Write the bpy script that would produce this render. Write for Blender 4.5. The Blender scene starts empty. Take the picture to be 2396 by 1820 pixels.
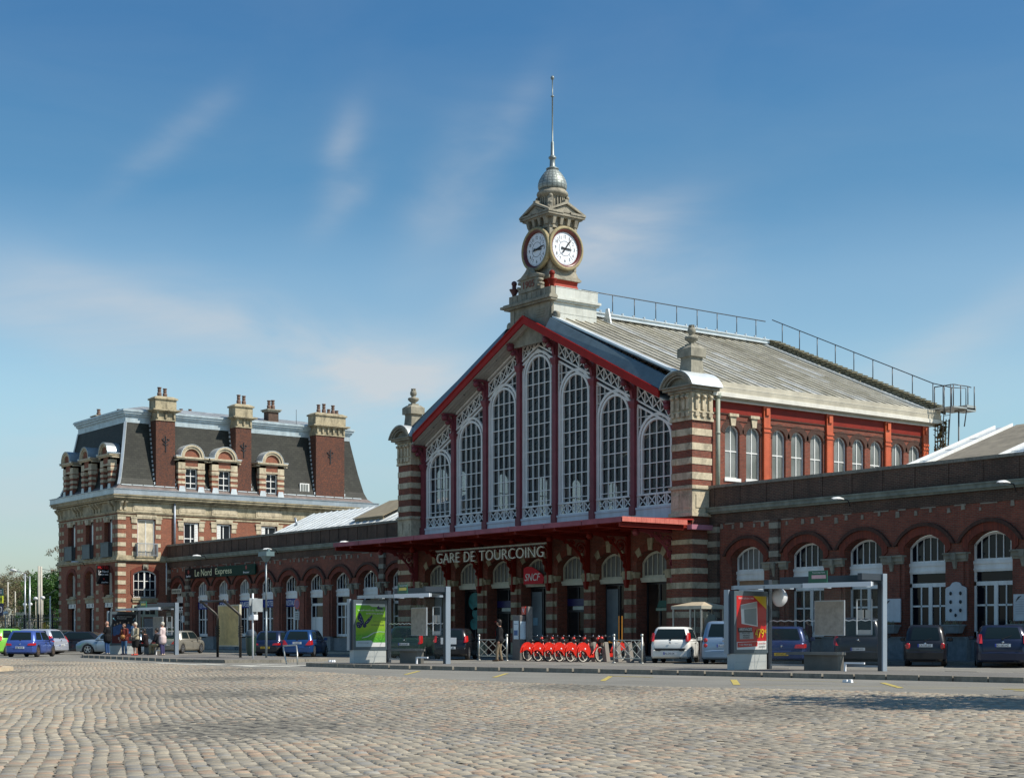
import bpy, bmesh, math, random
import numpy as np
from mathutils import Vector, Matrix, Euler
random.seed(7)
SC = bpy.context.scene
COL = SC.collection
R = math.radians
PI = math.pi
# ---------------------------------------------------------------- camera
cam = bpy.data.cameras.new('camera')
cam_o = bpy.data.objects.new('camera', cam)
COL.objects.link(cam_o)
CX = 64.26
cam_o.location = (CX, 0, 1.1)
cam_o.rotation_euler = (R(90), 0, math.atan2(3662, 2758))
cam.sensor_width = 36
cam.lens = 3662 / 2396 * 36
cam.shift_y = 577 / 2396
cam.clip_start = .1
cam.clip_end = 5000
SC.camera = cam_o
# ---------------------------------------------------------------- light
SUNV = Vector((.733, .52, 1.0)).normalized()
sun_el = math.asin(SUNV.z)
sun_az = math.atan2(SUNV.x, SUNV.y)
sl = bpy.data.lights.new('sun', 'SUN')
sl.energy = 5.0
sl.angle = R(.5)
sl.color = (1.0, .93, .82)
so = bpy.data.objects.new('sun', sl)
COL.objects.link(so)
so.rotation_euler = (-SUNV).to_track_quat('-Z', 'Y').to_euler()
so.location = (30, 60, 80)
SC.view_settings.view_transform = 'Standard'
SC.view_settings.look = 'None'
SC.view_settings.exposure = 0.22
SC.view_settings.gamma = 1
W = bpy.data.worlds.new('World')
SC.world = W
W.use_nodes = True
nt = W.node_tree
nt.nodes.clear()


def nd(nt, t, **k):
    n = nt.nodes.new(t)
    for a, b in k.items():
        setattr(n, a, b)
    return n


def mth(nt, op, a, b=None, c=None):
    n = nt.nodes.new('ShaderNodeMath')
    n.operation = op
    for i, v in enumerate((a, b, c)):
        if v is None:
            continue
        if isinstance(v, (int, float)):
            n.inputs[i].default_value = v
        else:
            nt.links.new(v, n.inputs[i])
    return n.outputs[0]


def ramp_sky(nt, z):
    r = nd(nt, 'ShaderNodeValToRGB')
    r.color_ramp.interpolation = 'EASE'
    el = r.color_ramp.elements
    while len(el) < 7:
        el.new(.5)
    for e, (p, c) in zip(el, [(0, (.88, .90, .90)), (.06, (.95, 1.0, .96)), (.15, (1.12, 1.24, 1.12)), (.21, (.95, 1.12, 1.06)), (.28, (.52, .86, .93)), (.37, (.38, .75, .91)), (.6, (.42, .78, .92))]):
        e.position = p
        e.color = (*c, 1)
    nt.links.new(z, r.inputs[0])
    return r.outputs[0]


def sky_nodes():
    sky = nd(nt, 'ShaderNodeTexSky', sky_type='NISHITA')
    sky.sun_disc = False
    sky.sun_elevation = sun_el
    sky.sun_rotation = sun_az
    sky.air_density = 1.0
    sky.dust_density = .9
    sky.ozone_density = 3.2
    tc = nd(nt, 'ShaderNodeTexCoord')
    sep = nd(nt, 'ShaderNodeSeparateXYZ')
    nt.links.new(tc.outputs['Generated'], sep.inputs[0])
    x, y, z = sep.outputs
    az = mth(nt, 'ARCTAN2', y, x)
    el = mth(nt, 'ARCSINE', z)
    f = 3662
    tot = None
    # wispy clouds: (px, py, length, width, tilt deg, strength) read off the photo, turned into sky directions
    for px, py, ln, wd, tilt, st in [
        (60, 700, 280, 80, -8, .30), (430, 750, 280, 48, -14, .42), (740, 810, 250, 60, -22, .5), (920, 900, 240, 90, -8, .5), (180, 780, 260, 50, -6, .22),
        (1420, 560, 150, 50, 22, .5), (1230, 620, 160, 60, 35, .4), (1500, 600, 200, 90, -10, .35), (800, 350, 80, 36, 70, .28),
        (800, 480, 80, 30, 45, .32), (1040, 450, 150, 60, 62, .24), (2260, 780, 230, 45, 28, .3), (400, 330, 160, 30, 40, .22),
        (1180, 330, 150, 40, 60, .2), (1000, 980, 500, 110, -5, .28), (60, 1150, 400, 150, 0, .3), (600, 1080, 600, 90, 0, .15),
        (2100, 950, 300, 90, 10, .22)]:
        u = (px - 1198) / f
        a0 = R(143.01) - math.atan(u)
        e0 = math.atan((1487 - py) / f * math.cos(math.atan(u)))
        t = R(tilt)
        da = mth(nt, 'SUBTRACT', a0, az)
        de = mth(nt, 'SUBTRACT', el, e0)
        p = mth(nt, 'ADD', mth(nt, 'MULTIPLY', da, math.cos(t) * f / ln), mth(nt, 'MULTIPLY', de, math.sin(t) * f / ln))
        q = mth(nt, 'ADD', mth(nt, 'MULTIPLY', da, -math.sin(t) * f / wd), mth(nt, 'MULTIPLY', de, math.cos(t) * f / wd))
        r2 = mth(nt, 'ADD', mth(nt, 'MULTIPLY', p, p), mth(nt, 'MULTIPLY', q, q))
        g = mth(nt, 'MULTIPLY', mth(nt, 'POWER', 2.718, mth(nt, 'MULTIPLY', r2, -.8)), st)
        tot = g if tot is None else mth(nt, 'ADD', tot, g)
    mp = nd(nt, 'ShaderNodeMapping')
    mp.inputs['Scale'].default_value = (5, 5, 16)
    mp.inputs['Rotation'].default_value = (R(12), R(-9), 0)
    nt.links.new(tc.outputs['Generated'], mp.inputs[0])
    no = nd(nt, 'ShaderNodeTexNoise')
    no.inputs['Scale'].default_value = 1.3
    no.inputs['Detail'].default_value = 7
    no.inputs['Roughness'].default_value = .55
    no.inputs['Distortion'].default_value = .5
    nt.links.new(mp.outputs[0], no.inputs['Vector'])
    nz = nd(nt, 'ShaderNodeMapRange')
    nz.inputs[1].default_value = .3
    nz.inputs[2].default_value = .72
    nt.links.new(no.outputs['Fac'], nz.inputs[0])
    fac = mth(nt, 'MULTIPLY', tot, mth(nt, 'ADD', mth(nt, 'MULTIPLY', nz.outputs[0], 1.15), .15))
    fac = mth(nt, 'ADD', fac, mth(nt, 'MULTIPLY', nz.outputs[0], .05))
    fac = mth(nt, 'MINIMUM', fac, .8)
    mix = nd(nt, 'ShaderNodeMix', data_type='RGBA')
    hsv = nd(nt, 'ShaderNodeHueSaturation')
    hsv.inputs['Saturation'].default_value = 1.0
    tint = ramp_sky(nt, z)
    tm = nd(nt, 'ShaderNodeMix', data_type='RGBA', blend_type='MULTIPLY')
    tm.inputs[0].default_value = 1
    nt.links.new(sky.outputs[0], tm.inputs[6])
    nt.links.new(tint, tm.inputs[7])
    nt.links.new(tm.outputs[2], hsv.inputs['Color'])
    nt.links.new(fac, mix.inputs[0])
    nt.links.new(hsv.outputs[0], mix.inputs[6])
    mix.inputs[7].default_value = (4.9, 5.1, 5.3, 1)
    bg = nd(nt, 'ShaderNodeBackground')
    bg.inputs[1].default_value = .11
    nt.links.new(mix.outputs[2], bg.inputs[0])
    out = nd(nt, 'ShaderNodeOutputWorld')
    nt.links.new(bg.outputs[0], out.inputs[0])


sky_nodes()


# ---------------------------------------------------------------- object helpers
def ptag(o, label=None, cat=None, group=None, kind=None):
    if label:
        o['label'] = label
    if cat:
        o['category'] = cat
    if group:
        o['group'] = group
    if kind:
        o['kind'] = kind
    return o


def thing(name, label, cat, loc=(0, 0, 0), rz=0, group=None):
    o = bpy.data.objects.new(name, None)
    o.empty_display_size = .3
    COL.objects.link(o)
    o.location = loc
    o.rotation_euler = (0, 0, rz)
    return ptag(o, label, cat, group)


def world_off(o):
    v = Vector((0, 0, 0))
    while o is not None:
        v += o.location
        o = o.parent
    return v


class MB:
    """mesh builder: collects faces in a local frame M, builds ONE mesh object"""

    def __init__(s, M=None):
        s.v = []
        s.f = []
        s.mi = []
        s.sm = []
        s.M = M
        s.m = 0
        s.smooth = False

    def add(s, vs, fs):
        b = len(s.v)
        if s.M is not None:
            vs = [tuple(s.M @ Vector(p)) for p in vs]
        s.v.extend(tuple(p) for p in vs)
        for f in fs:
            s.f.append(tuple(i + b for i in f))
            s.mi.append(s.m)
            s.sm.append(s.smooth)
        return s

    def box(s, x0, x1, y0, y1, z0, z1):
        x0, x1 = min(x0, x1), max(x0, x1)
        y0, y1 = min(y0, y1), max(y0, y1)
        z0, z1 = min(z0, z1), max(z0, z1)
        return s.add([(x0, y0, z0), (x1, y0, z0), (x1, y1, z0), (x0, y1, z0), (x0, y0, z1), (x1, y0, z1), (x1, y1, z1), (x0, y1, z1)],
                     [(0, 3, 2, 1), (4, 5, 6, 7), (0, 1, 5, 4), (1, 2, 6, 5), (2, 3, 7, 6), (3, 0, 4, 7)])

    def frust(s, cx, cy, hx0, hy0, z0, hx1, hy1, z1):
        return s.add([(cx - hx0, cy - hy0, z0), (cx + hx0, cy - hy0, z0), (cx + hx0, cy + hy0, z0), (cx - hx0, cy + hy0, z0),
                      (cx - hx1, cy - hy1, z1), (cx + hx1, cy - hy1, z1), (cx + hx1, cy + hy1, z1), (cx - hx1, cy + hy1, z1)],
                     [(0, 3, 2, 1), (4, 5, 6, 7), (0, 1, 5, 4), (1, 2, 6, 5), (2, 3, 7, 6), (3, 0, 4, 7)])

    def prism(s, pts, d):
        """closed polygon of 3D pts extruded along vector d"""
        n = len(pts)
        d = Vector(d)
        p2 = [tuple(Vector(p) + d) for p in pts]
        fs = [tuple(range(n))[::-1], tuple(range(n, 2 * n))]
        for i in range(n):
            j = (i + 1) % n
            fs.append((i, j, n + j, n + i))
        return s.add(list(pts) + p2, fs)

    def band(s, A, B, d):
        """strip between two polylines A,B of equal length, extruded along d (no ngons)"""
        for i in range(len(A) - 1):
            s.prism([A[i], A[i + 1], B[i + 1], B[i]], d)
        return s

    def bar(s, p, q, w, h=None, up=(0, 0, 1)):
        h = h or w
        p = Vector(p)
        q = Vector(q)
        t = (q - p)
        if t.length < 1e-6:
            return s
        t.normalize()
        up = Vector(up)
        if abs(t.dot(up)) > .98:
            up = Vector((0, 1, 0))
        a = t.cross(up).normalized() * (w / 2)
        b = a.cross(t).normalized() * (h / 2)
        vs = [p - a - b, p + a - b, p + a + b, p - a + b, q - a - b, q + a - b, q + a + b, q - a + b]
        return s.add([tuple(v) for v in vs], [(0, 1, 2, 3), (7, 6, 5, 4), (0, 4, 5, 1), (1, 5, 6, 2), (2, 6, 7, 3), (3, 7, 4, 0)])

    def tube(s, pts, r, n=8, cap=True):
        pts = [Vector(p) for p in pts]
        rr = r if isinstance(r, (list, tuple)) else [r] * len(pts)
        vs = []
        prev = None
        for i, p in enumerate(pts):
            t = (pts[min(i + 1, len(pts) - 1)] - pts[max(i - 1, 0)]).normalized()
            if prev is None:
                up = Vector((0, 0, 1)) if abs(t.z) < .9 else Vector((1, 0, 0))
                a = t.cross(up).normalized()
            else:
                a = (prev - t * prev.dot(t)).normalized()
            prev = a
            b = t.cross(a)
            for k in range(n):
                an = 2 * PI * k / n
                vs.append(tuple(p + (a * math.cos(an) + b * math.sin(an)) * rr[i]))
        fs = []
        for i in range(len(pts) - 1):
            for k in range(n):
                k2 = (k + 1) % n
                fs.append((i * n + k, i * n + k2, (i + 1) * n + k2, (i + 1) * n + k))
        sm = s.smooth
        s.smooth = True
        s.add(vs, fs)
        s.smooth = sm
        if cap:
            b = len(vs)
            s.f.append(tuple(len(s.v) - b + k for k in range(n))[::-1])
            s.f.append(tuple(len(s.v) - n + k for k in range(n)))
            s.mi += [s.m] * 2
            s.sm += [False] * 2
        return s

    def lathe(s, prof, c=(0, 0, 0), n=16, smooth=True, axis='z', cap=True):
        vs = []
        for r, z in prof:
            for k in range(n):
                an = 2 * PI * k / n
                a, b = r * math.cos(an), r * math.sin(an)
                if axis == 'z':
                    vs.append((c[0] + a, c[1] + b, c[2] + z))
                elif axis == 'y':
                    vs.append((c[0] + a, c[1] + z, c[2] + b))
                else:
                    vs.append((c[0] + z, c[1] + a, c[2] + b))
        fs = []
        for i in range(len(prof) - 1):
            for k in range(n):
                k2 = (k + 1) % n
                fs.append((i * n + k, i * n + k2, (i + 1) * n + k2, (i + 1) * n + k))
        m = (len(prof) - 1) * n
        sm = s.smooth
        s.smooth = smooth
        s.add(vs, fs + ([tuple(range(n))[::-1], tuple(range(m, m + n))] if cap else []))
        s.smooth = sm
        return s

    def ball(s, c, r, n=10, sz=1.0):
        k = max(4, n // 2)
        prof = [(max(1e-4, r * math.sin(PI * i / k)), -r * sz * math.cos(PI * i / k)) for i in range(k + 1)]
        return s.lathe(prof, c, n)

    def quad(s, a, b, c, d):
        return s.add([a, b, c, d], [(0, 1, 2, 3)])

    def build(s, name, mats, parent=None, world=True, bevel=0, label=None):
        me = bpy.data.meshes.new(name)
        off = world_off(parent) if (parent is not None and world) else Vector((0, 0, 0))
        vs = [(p[0] - off.x, p[1] - off.y, p[2] - off.z) for p in s.v]
        me.from_pydata(vs, [], s.f)
        if not isinstance(mats, (list, tuple)):
            mats = [mats]
        for m in mats:
            me.materials.append(m)
        me.polygons.foreach_set('material_index', s.mi)
        me.polygons.foreach_set('use_smooth', s.sm)
        bm = bmesh.new()
        bm.from_mesh(me)
        bmesh.ops.recalc_face_normals(bm, faces=bm.faces)
        bm.to_mesh(me)
        bm.free()
        me.update()
        o = bpy.data.objects.new(name, me)
        COL.objects.link(o)
        if parent is not None:
            o.parent = parent
        if bevel:
            bv = o.modifiers.new('bevel', 'BEVEL')
            bv.width = bevel
            bv.segments = 2
            bv.limit_method = 'ANGLE'
        if label:
            o['label'] = label
        return o


def dup_tree(o, parent=None):
    c = o.copy()
    COL.objects.link(c)
    if parent is not None:
        c.parent = parent
    for ch in [k for k in bpy.data.objects if k.parent == o]:
        dup_tree(ch, c)
    return c


def dup(o, loc, rz=None, label=None, group=None):
    c = dup_tree(o)
    c.location = loc
    if rz is not None:
        c.rotation_euler = (0, 0, rz)
    if label:
        c['label'] = label
    if group:
        c['group'] = group
    return c


def lettering(text, w, h, M, mat, parent, depth=.02, name='lettering', shear=0, bold=0):
    """text fitted to w x h (metres), lower left corner at the origin of frame M (x right, z up, y into wall)"""
    cu = bpy.data.curves.new('t', 'FONT')
    cu.body = text
    cu.extrude = .02
    cu.resolution_u = 3
    cu.shear = shear
    cu.offset = bold
    ob = bpy.data.objects.new('t', cu)
    COL.objects.link(ob)
    me = bpy.data.meshes.new_from_object(ob)
    bpy.data.objects.remove(ob)
    bpy.data.curves.remove(cu)
    n = len(me.vertices)
    a = np.empty(n * 3)
    me.vertices.foreach_get('co', a)
    a = a.reshape(-1, 3)
    mn = a.min(0)
    mx = a.max(0)
    off = world_off(parent) if parent is not None else Vector((0, 0, 0))
    for i, v in enumerate(me.vertices):
        p = M @ Vector(((a[i, 0] - mn[0]) / (mx[0] - mn[0]) * w, -(depth if a[i, 2] > 0 else 0), (a[i, 1] - mn[1]) / (mx[1] - mn[1]) * h))
        v.co = p - off
    me.materials.clear()
    me.materials.append(mat)
    me.name = name
    o = bpy.data.objects.new(name, me)
    COL.objects.link(o)
    if parent is not None:
        o.parent = parent
    return o


def FR(x, y, z=0, rz=0):
    return Matrix.Translation((x, y, z)) @ Matrix.Rotation(rz, 4, 'Z')


# ---------------------------------------------------------------- materials
def newmat(name):
    m = bpy.data.materials.new(name)
    m.use_nodes = True
    nt = m.node_tree
    b = nt.nodes['Principled BSDF']
    return m, nt, b


def ramp2(nt, fac, stops):
    r = nd(nt, 'ShaderNodeValToRGB')
    el = r.color_ramp.elements
    while len(el) < len(stops):
        el.new(.5)
    for e, (p, c) in zip(el, stops):
        e.position = p
        e.color = (*c, 1)
    nt.links.new(fac, r.inputs[0])
    return r.outputs[0]


def mixc(nt, fac, a, b, mode='MIX'):
    n = nd(nt, 'ShaderNodeMix', data_type='RGBA', blend_type=mode)
    for i, v in ((0, fac), (6, a), (7, b)):
        if isinstance(v, (int, float)):
            n.inputs[i].default_value = v
        elif isinstance(v, tuple):
            n.inputs[i].default_value = (*v, 1)
        else:
            nt.links.new(v, n.inputs[i])
    return n.outputs[2]


def noise(nt, scale, detail=4, rough=.55, vec=None, dist=0):
    n = nd(nt, 'ShaderNodeTexNoise')
    n.inputs['Scale'].default_value = scale
    n.inputs['Detail'].default_value = detail
    n.inputs['Roughness'].default_value = rough
    n.inputs['Distortion'].default_value = dist
    if vec is not None:
        nt.links.new(vec, n.inputs['Vector'])
    return n.outputs['Fac']


def geo_pos(nt):
    return nd(nt, 'ShaderNodeNewGeometry').outputs['Position']


def sc_vec(nt, v, s):
    m = nd(nt, 'ShaderNodeMapping')
    m.inputs['Scale'].default_value = s
    nt.links.new(v, m.inputs[0])
    return m.outputs[0]


def wall_vec(nt):
    """(along-wall, height) coordinates of any upright surface"""
    g = nd(nt, 'ShaderNodeNewGeometry')
    sp = nd(nt, 'ShaderNodeSeparateXYZ')
    nt.links.new(g.outputs['Position'], sp.inputs[0])
    sn = nd(nt, 'ShaderNodeSeparateXYZ')
    nt.links.new(g.outputs['True Normal'], sn.inputs[0])
    side = mth(nt, 'GREATER_THAN', mth(nt, 'ABSOLUTE', sn.outputs[0]), mth(nt, 'ABSOLUTE', sn.outputs[1]))
    u = mth(nt, 'ADD', mth(nt, 'MULTIPLY', sp.outputs[1], side), mth(nt, 'MULTIPLY', sp.outputs[0], mth(nt, 'SUBTRACT', 1.0, side)))
    c = nd(nt, 'ShaderNodeCombineXYZ')
    nt.links.new(u, c.inputs[0])
    nt.links.new(sp.outputs[2], c.inputs[1])
    return c.outputs[0], g.outputs['Position'], sp.outputs[2]


def bump(nt, b, h, strength=.3, dist=.02):
    n = nd(nt, 'ShaderNodeBump')
    n.inputs['Strength'].default_value = strength
    n.inputs['Distance'].default_value = dist
    nt.links.new(h, n.inputs['Height'])
    nt.links.new(n.outputs[0], b.inputs['Normal'])


MATS = {}


def pm(name, col, rough=.6, metal=0, var=.18, scale=2.0, bmp=0, spec=.5, alpha=None, emit=0, streak=0, coat=0):
    if name in MATS:
        return MATS[name]
    m, nt, b = newmat(name)
    pos = geo_pos(nt)
    b.inputs['Roughness'].default_value = rough
    b.inputs['Metallic'].default_value = metal
    b.inputs['Specular IOR Level'].default_value = spec
    if coat:
        b.inputs['Coat Weight'].default_value = coat
        b.inputs['Coat Roughness'].default_value = .04
    c = tuple(col)
    if var:
        f = noise(nt, scale, 5, .6, pos)
        d = tuple(max(0, x * (1 - var)) for x in c)
        l = tuple(min(1, x * (1 + var)) for x in c)
        o = ramp2(nt, f, [(.3, d), (.7, l)])
        if streak:
            f2 = noise(nt, 1.0, 3, .6, sc_vec(nt, pos, (3.5, 3.5, .35)))
            s = ramp2(nt, f2, [(.42, (1, 1, 1)), (.72, tuple(1 - streak * k for k in (.8, .9, 1)))])
            o = mixc(nt, 1.0, o, s, 'MULTIPLY')
        nt.links.new(o, b.inputs['Base Color'])
        if bmp:
            bump(nt, b, noise(nt, scale * 8, 4, .6, pos), bmp, .01)
    else:
        b.inputs['Base Color'].default_value = (*c, 1)
    if emit:
        b.inputs['Emission Color'].default_value = (*c, 1)
        b.inputs['Emission Strength'].default_value = emit
    MATS[name] = m
    return m


def brick(name, c1, c2, mortar, soot=(.05, .035, .03), sootamt=.35, pale=.1, bw=.22, bh=.068, mm=.011):
    m, nt, b = newmat(name)
    v, pos, z = wall_vec(nt)
    t = nd(nt, 'ShaderNodeTexBrick')
    t.inputs['Scale'].default_value = 1
    t.inputs['Brick Width'].default_value = bw
    t.inputs['Row Height'].default_value = bh
    t.inputs['Mortar Size'].default_value = mm
    t.inputs['Mortar Smooth'].default_value = .2
    t.inputs['Bias'].default_value = 0
    t.inputs['Color1'].default_value = (*c1, 1)
    t.inputs['Color2'].default_value = (*c2, 1)
    t.inputs['Mortar'].default_value = (*mortar, 1)
    nt.links.new(v, t.inputs['Vector'])
    c = t.outputs['Color']
    f = noise(nt, .55, 6, .65, pos, .6)
    f3 = noise(nt, 3.2, 5, .7, pos)
    k = mth(nt, 'MULTIPLY', ramp2(nt, f, [(.42, (0, 0, 0)), (.68, (1, 1, 1))]), sootamt)
    c = mixc(nt, k, c, soot)
    st = ramp2(nt, noise(nt, 1.0, 4, .6, sc_vec(nt, pos, (1.6, 1.6, .22))), [(.5, (0, 0, 0)), (.75, (1, 1, 1))])
    c = mixc(nt, mth(nt, 'MULTIPLY', st, sootamt * .9), c, soot)
    k2 = mth(nt, 'MULTIPLY', ramp2(nt, f3, [(.62, (0, 0, 0)), (.75, (1, 1, 1))]), pale)
    c = mixc(nt, k2, c, (.34, .27, .22))
    c = mixc(nt, 1.0, c, ramp2(nt, noise(nt, 9, 3, .7, pos), [(.3, (.78, .78, .78)), (.7, (1.15, 1.12, 1.1))]), 'MULTIPLY')
    nt.links.new(c, b.inputs['Base Color'])
    b.inputs['Roughness'].default_value = .85
    b.inputs['Specular IOR Level'].default_value = .25
    bump(nt, b, t.outputs['Fac'], -.35, .01)
    return m


def stone(name, col, soot=(.07, .065, .05), amt=.5, rough=.8, sc=1.2, spec=.3):
    m, nt, b = newmat(name)
    pos = geo_pos(nt)
    o = ramp2(nt, noise(nt, sc * 4, 5, .6, pos), [(.3, tuple(x * .8 for x in col)), (.7, tuple(min(1, x * 1.15) for x in col))])
    k = mth(nt, 'MULTIPLY', ramp2(nt, noise(nt, sc, 6, .7, sc_vec(nt, pos, (1, 1, .45)), .5), [(.45, (0, 0, 0)), (.68, (1, 1, 1))]), amt)
    o = mixc(nt, k, o, soot)
    nt.links.new(o, b.inputs['Base Color'])
    b.inputs['Roughness'].default_value = rough
    b.inputs['Specular IOR Level'].default_value = spec
    bump(nt, b, noise(nt, 14, 5, .65, pos), .3, .012)
    return m


M = {}
M['brick'] = brick('red_brick', (.30, .075, .042), (.20, .05, .032), (.19, .125, .095), sootamt=.4, pale=.1)
M['brick_dark'] = brick('sooty_brick', (.125, .062, .045), (.075, .042, .034), (.16, .13, .1), soot=(.03, .026, .022), sootamt=.55, pale=.22)
M['brick_side'] = brick('side_brick', (.27, .062, .033), (.19, .043, .026), (.17, .11, .085), sootamt=.3, pale=.05)
M['brick_hotel'] = brick('hotel_brick', (.32, .085, .04), (.22, .055, .03), (.26, .18, .13), sootamt=.22, pale=.1)
M['arch_brick'] = brick('arch_brick', (.25, .058, .034), (.15, .038, .026), (.13, .05, .035), sootamt=.15, pale=.02, bw=.07, bh=.5)
M['hood_brick'] = brick('hood_brick', (.11, .05, .036), (.075, .038, .03), (.06, .04, .03), sootamt=.4, pale=.1, bw=.07, bh=.5)
M['stone'] = stone('limestone', (.42, .36, .24), (.05, .045, .032), amt=.7, sc=1.8)
M['stone_l'] = stone('pale_limestone', (.56, .48, .34), (.09, .08, .055), amt=.6, sc=2.0)
M['stone_g'] = stone('grey_carved_stone', (.30, .28, .22), (.05, .05, .042), amt=.6)
M['stone_tower'] = stone('tower_stone', (.33, .30, .235), (.06, .058, .045), amt=.6, sc=2.2)
M['plinth'] = stone('plinth_granite', (.24, .25, .25), (.11, .12, .12), amt=.4)
M['white'] = pm('white_paint', (.80, .80, .77), .5, var=.06, streak=.15, spec=.3)
M['cream'] = pm('cream_paint', (.55, .53, .42), .5, var=.12, streak=.2)
M['red'] = pm('red_barge_paint', (.33, .010, .006), .55, var=.15, spec=.2)
M['purple'] = pm('maroon_paint', (.19, .042, .055), .5, var=.18, spec=.25)
M['canopyred'] = pm('canopy_red_paint', (.36, .035, .03), .45, var=.25, scale=1.2, spec=.25)
M['orange'] = pm('orange_oxide_paint', (.52, .10, .035), .5, var=.18, streak=.1)
M['dkred'] = pm('dark_red_steel', (.20, .018, .010), .6, var=.15, spec=.2)
M['bluegrey'] = pm('blue_grey_flashing', (.12, .17, .20), .5, .1, var=.15, spec=.3)
M['zinc'] = pm('zinc_sheet', (.36, .40, .43), .38, .55, var=.2, scale=.9, streak=.1)
M['zinc_w'] = pm('bright_zinc', (.62, .66, .67), .4, .35, var=.15, scale=.9)
M['zinc_c'] = pm('weathered_cream_zinc', (.46, .42, .33), .55, .1, var=.22, scale=1.0)
M['soffit'] = pm('soffit_paint', (.42, .42, .38), .6, var=.1)
M['steel'] = pm('dark_steel', (.09, .095, .10), .45, .6, var=.1)
M['iron'] = pm('black_iron', (.03, .035, .04), .5, .3, var=.1)
M['greymetal'] = pm('grey_coated_metal', (.16, .17, .18), .4, .3, var=.08)
M['ltmetal'] = pm('light_grey_metal', (.40, .43, .46), .35, .4, var=.08)
M['galv'] = pm('galvanised_steel', (.45, .45, .42), .4, .7, var=.12)
M['wood'] = pm('weathered_board', (.34, .31, .26), .75, var=.2, scale=5, streak=.3)
M['black'] = pm('black_rubber', (.015, .015, .016), .7, var=.1)
M['dark'] = pm('dark_interior', (.012, .012, .013), .9, var=.2)
M['blueblk'] = pm('window_dark', (.012, .016, .024), .08, var=0, spec=.6)


def slate(name, col):
    m, nt, b = newmat(name)
    v, pos, z = wall_vec(nt)
    t = nd(nt, 'ShaderNodeTexBrick')
    t.inputs['Scale'].default_value = 1
    t.inputs['Brick Width'].default_value = .36
    t.inputs['Row Height'].default_value = .17
    t.inputs['Mortar Size'].default_value = .014
    t.inputs['Color1'].default_value = (*[x * 1.25 for x in col], 1)
    t.inputs['Color2'].default_value = (*[x * .75 for x in col], 1)
    t.inputs['Mortar'].default_value = (.012, .013, .012, 1)
    nt.links.new(v, t.inputs['Vector'])
    c = mixc(nt, 1.0, t.outputs['Color'], ramp2(nt, noise(nt, 1.2, 5, .6, sc_vec(nt, pos, (1, 1, .4))), [(.3, (.8, .8, .8)), (.7, (1.3, 1.28, 1.2))]), 'MULTIPLY')
    nt.links.new(c, b.inputs['Base Color'])
    b.inputs['Specular IOR Level'].default_value = .25
    b.inputs['Roughness'].default_value = .6
    bump(nt, b, t.outputs['Fac'], -.5, .012)
    return m


M['slate'] = slate('slate_tiles', (.026, .027, .022))


def stripes(name, cols, pitch, axis, lap=1.4, metal=.35, rough=.42, seam=(.03, .03, .035), sw=.06):
    """roof sheeting with standing seams every 'pitch' metres along world axis"""
    m, nt, b = newmat(name)
    pos = geo_pos(nt)
    sp = nd(nt, 'ShaderNodeSeparateXYZ')
    nt.links.new(pos, sp.inputs[0])
    u = mth(nt, 'DIVIDE', sp.outputs[axis], pitch)
    cell = mth(nt, 'FLOOR', u)
    lapc = mth(nt, 'FLOOR', mth(nt, 'DIVIDE', mth(nt, 'ADD', sp.outputs[2], mth(nt, 'MULTIPLY', cell, .37)), lap))
    wn = nd(nt, 'ShaderNodeTexWhiteNoise', noise_dimensions='2D')
    cb = nd(nt, 'ShaderNodeCombineXYZ')
    nt.links.new(cell, cb.inputs[0])
    nt.links.new(lapc, cb.inputs[1])
    nt.links.new(cb.outputs[0], wn.inputs['Vector'])
    c = ramp2(nt, wn.outputs['Value'], [(i / max(1, len(cols) - 1), k) for i, k in enumerate(cols)])
    c = mixc(nt, 1.0, c, ramp2(nt, noise(nt, 1.5, 5, .65, pos), [(.3, (.75, .74, .7)), (.7, (1.2, 1.2, 1.2))]), 'MULTIPLY')
    fr = mth(nt, 'FRACT', u)
    c = mixc(nt, mth(nt, 'LESS_THAN', fr, sw / pitch), c, seam)
    nt.links.new(c, b.inputs['Base Color'])
    b.inputs['Metallic'].default_value = metal
    b.inputs['Roughness'].default_value = rough
    return m


M['roofzinc'] = stripes('standing_seam_zinc', [(.34, .31, .24), (.50, .47, .39), (.41, .38, .29), (.62, .62, .60)], .62, 1, metal=.12, rough=.4, seam=(.03, .03, .035), sw=.12)  # wide dark strips put the shadows of the seams into the colour
M['hotelzinc'] = stripes('hotel_zinc', [(.42, .44, .44), (.36, .36, .34), (.5, .52, .52)], .75, 1)
M['wingzinc'] = stripes('wing_zinc', [(.62, .64, .64), (.55, .58, .6), (.68, .7, .7)], .8, 0, lap=.45, metal=.2, rough=.5, seam=(.5, .5, .5))


def glass(name, tint, trans=.5, rough=.03, ior=1.5):
    m, nt, b = newmat(name)
    out = nt.nodes['Material Output']
    b.inputs['Base Color'].default_value = (*tint, 1)
    b.inputs['Roughness'].default_value = rough
    b.inputs['Specular IOR Level'].default_value = .3
    tr = nd(nt, 'ShaderNodeBsdfTransparent')
    mx = nd(nt, 'ShaderNodeMixShader')
    mx.inputs[0].default_value = trans
    nt.links.new(b.outputs[0], mx.inputs[1])
    nt.links.new(tr.outputs[0], mx.inputs[2])
    nt.links.new(mx.outputs[0], out.inputs['Surface'])
    return m


M['hallglass'] = glass('hall_glass', (.04, .055, .065), .62)
M['shelterglass'] = glass('shelter_glass', (.10, .12, .11), .86)
M['shopglass'] = glass('shop_glass', (.02, .022, .026), .5)
M['winglass'] = pm('window_glass_dark', (.006, .008, .014), .1, var=.3, scale=.8, spec=.22)
M['curtain'] = pm('curtained_glass', (.20, .23, .24), .25, var=.25, scale=3, spec=.6)
M['boardglass'] = pm('grey_backed_glass', (.13, .13, .125), .3, var=.2, scale=1, spec=.3)


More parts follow.
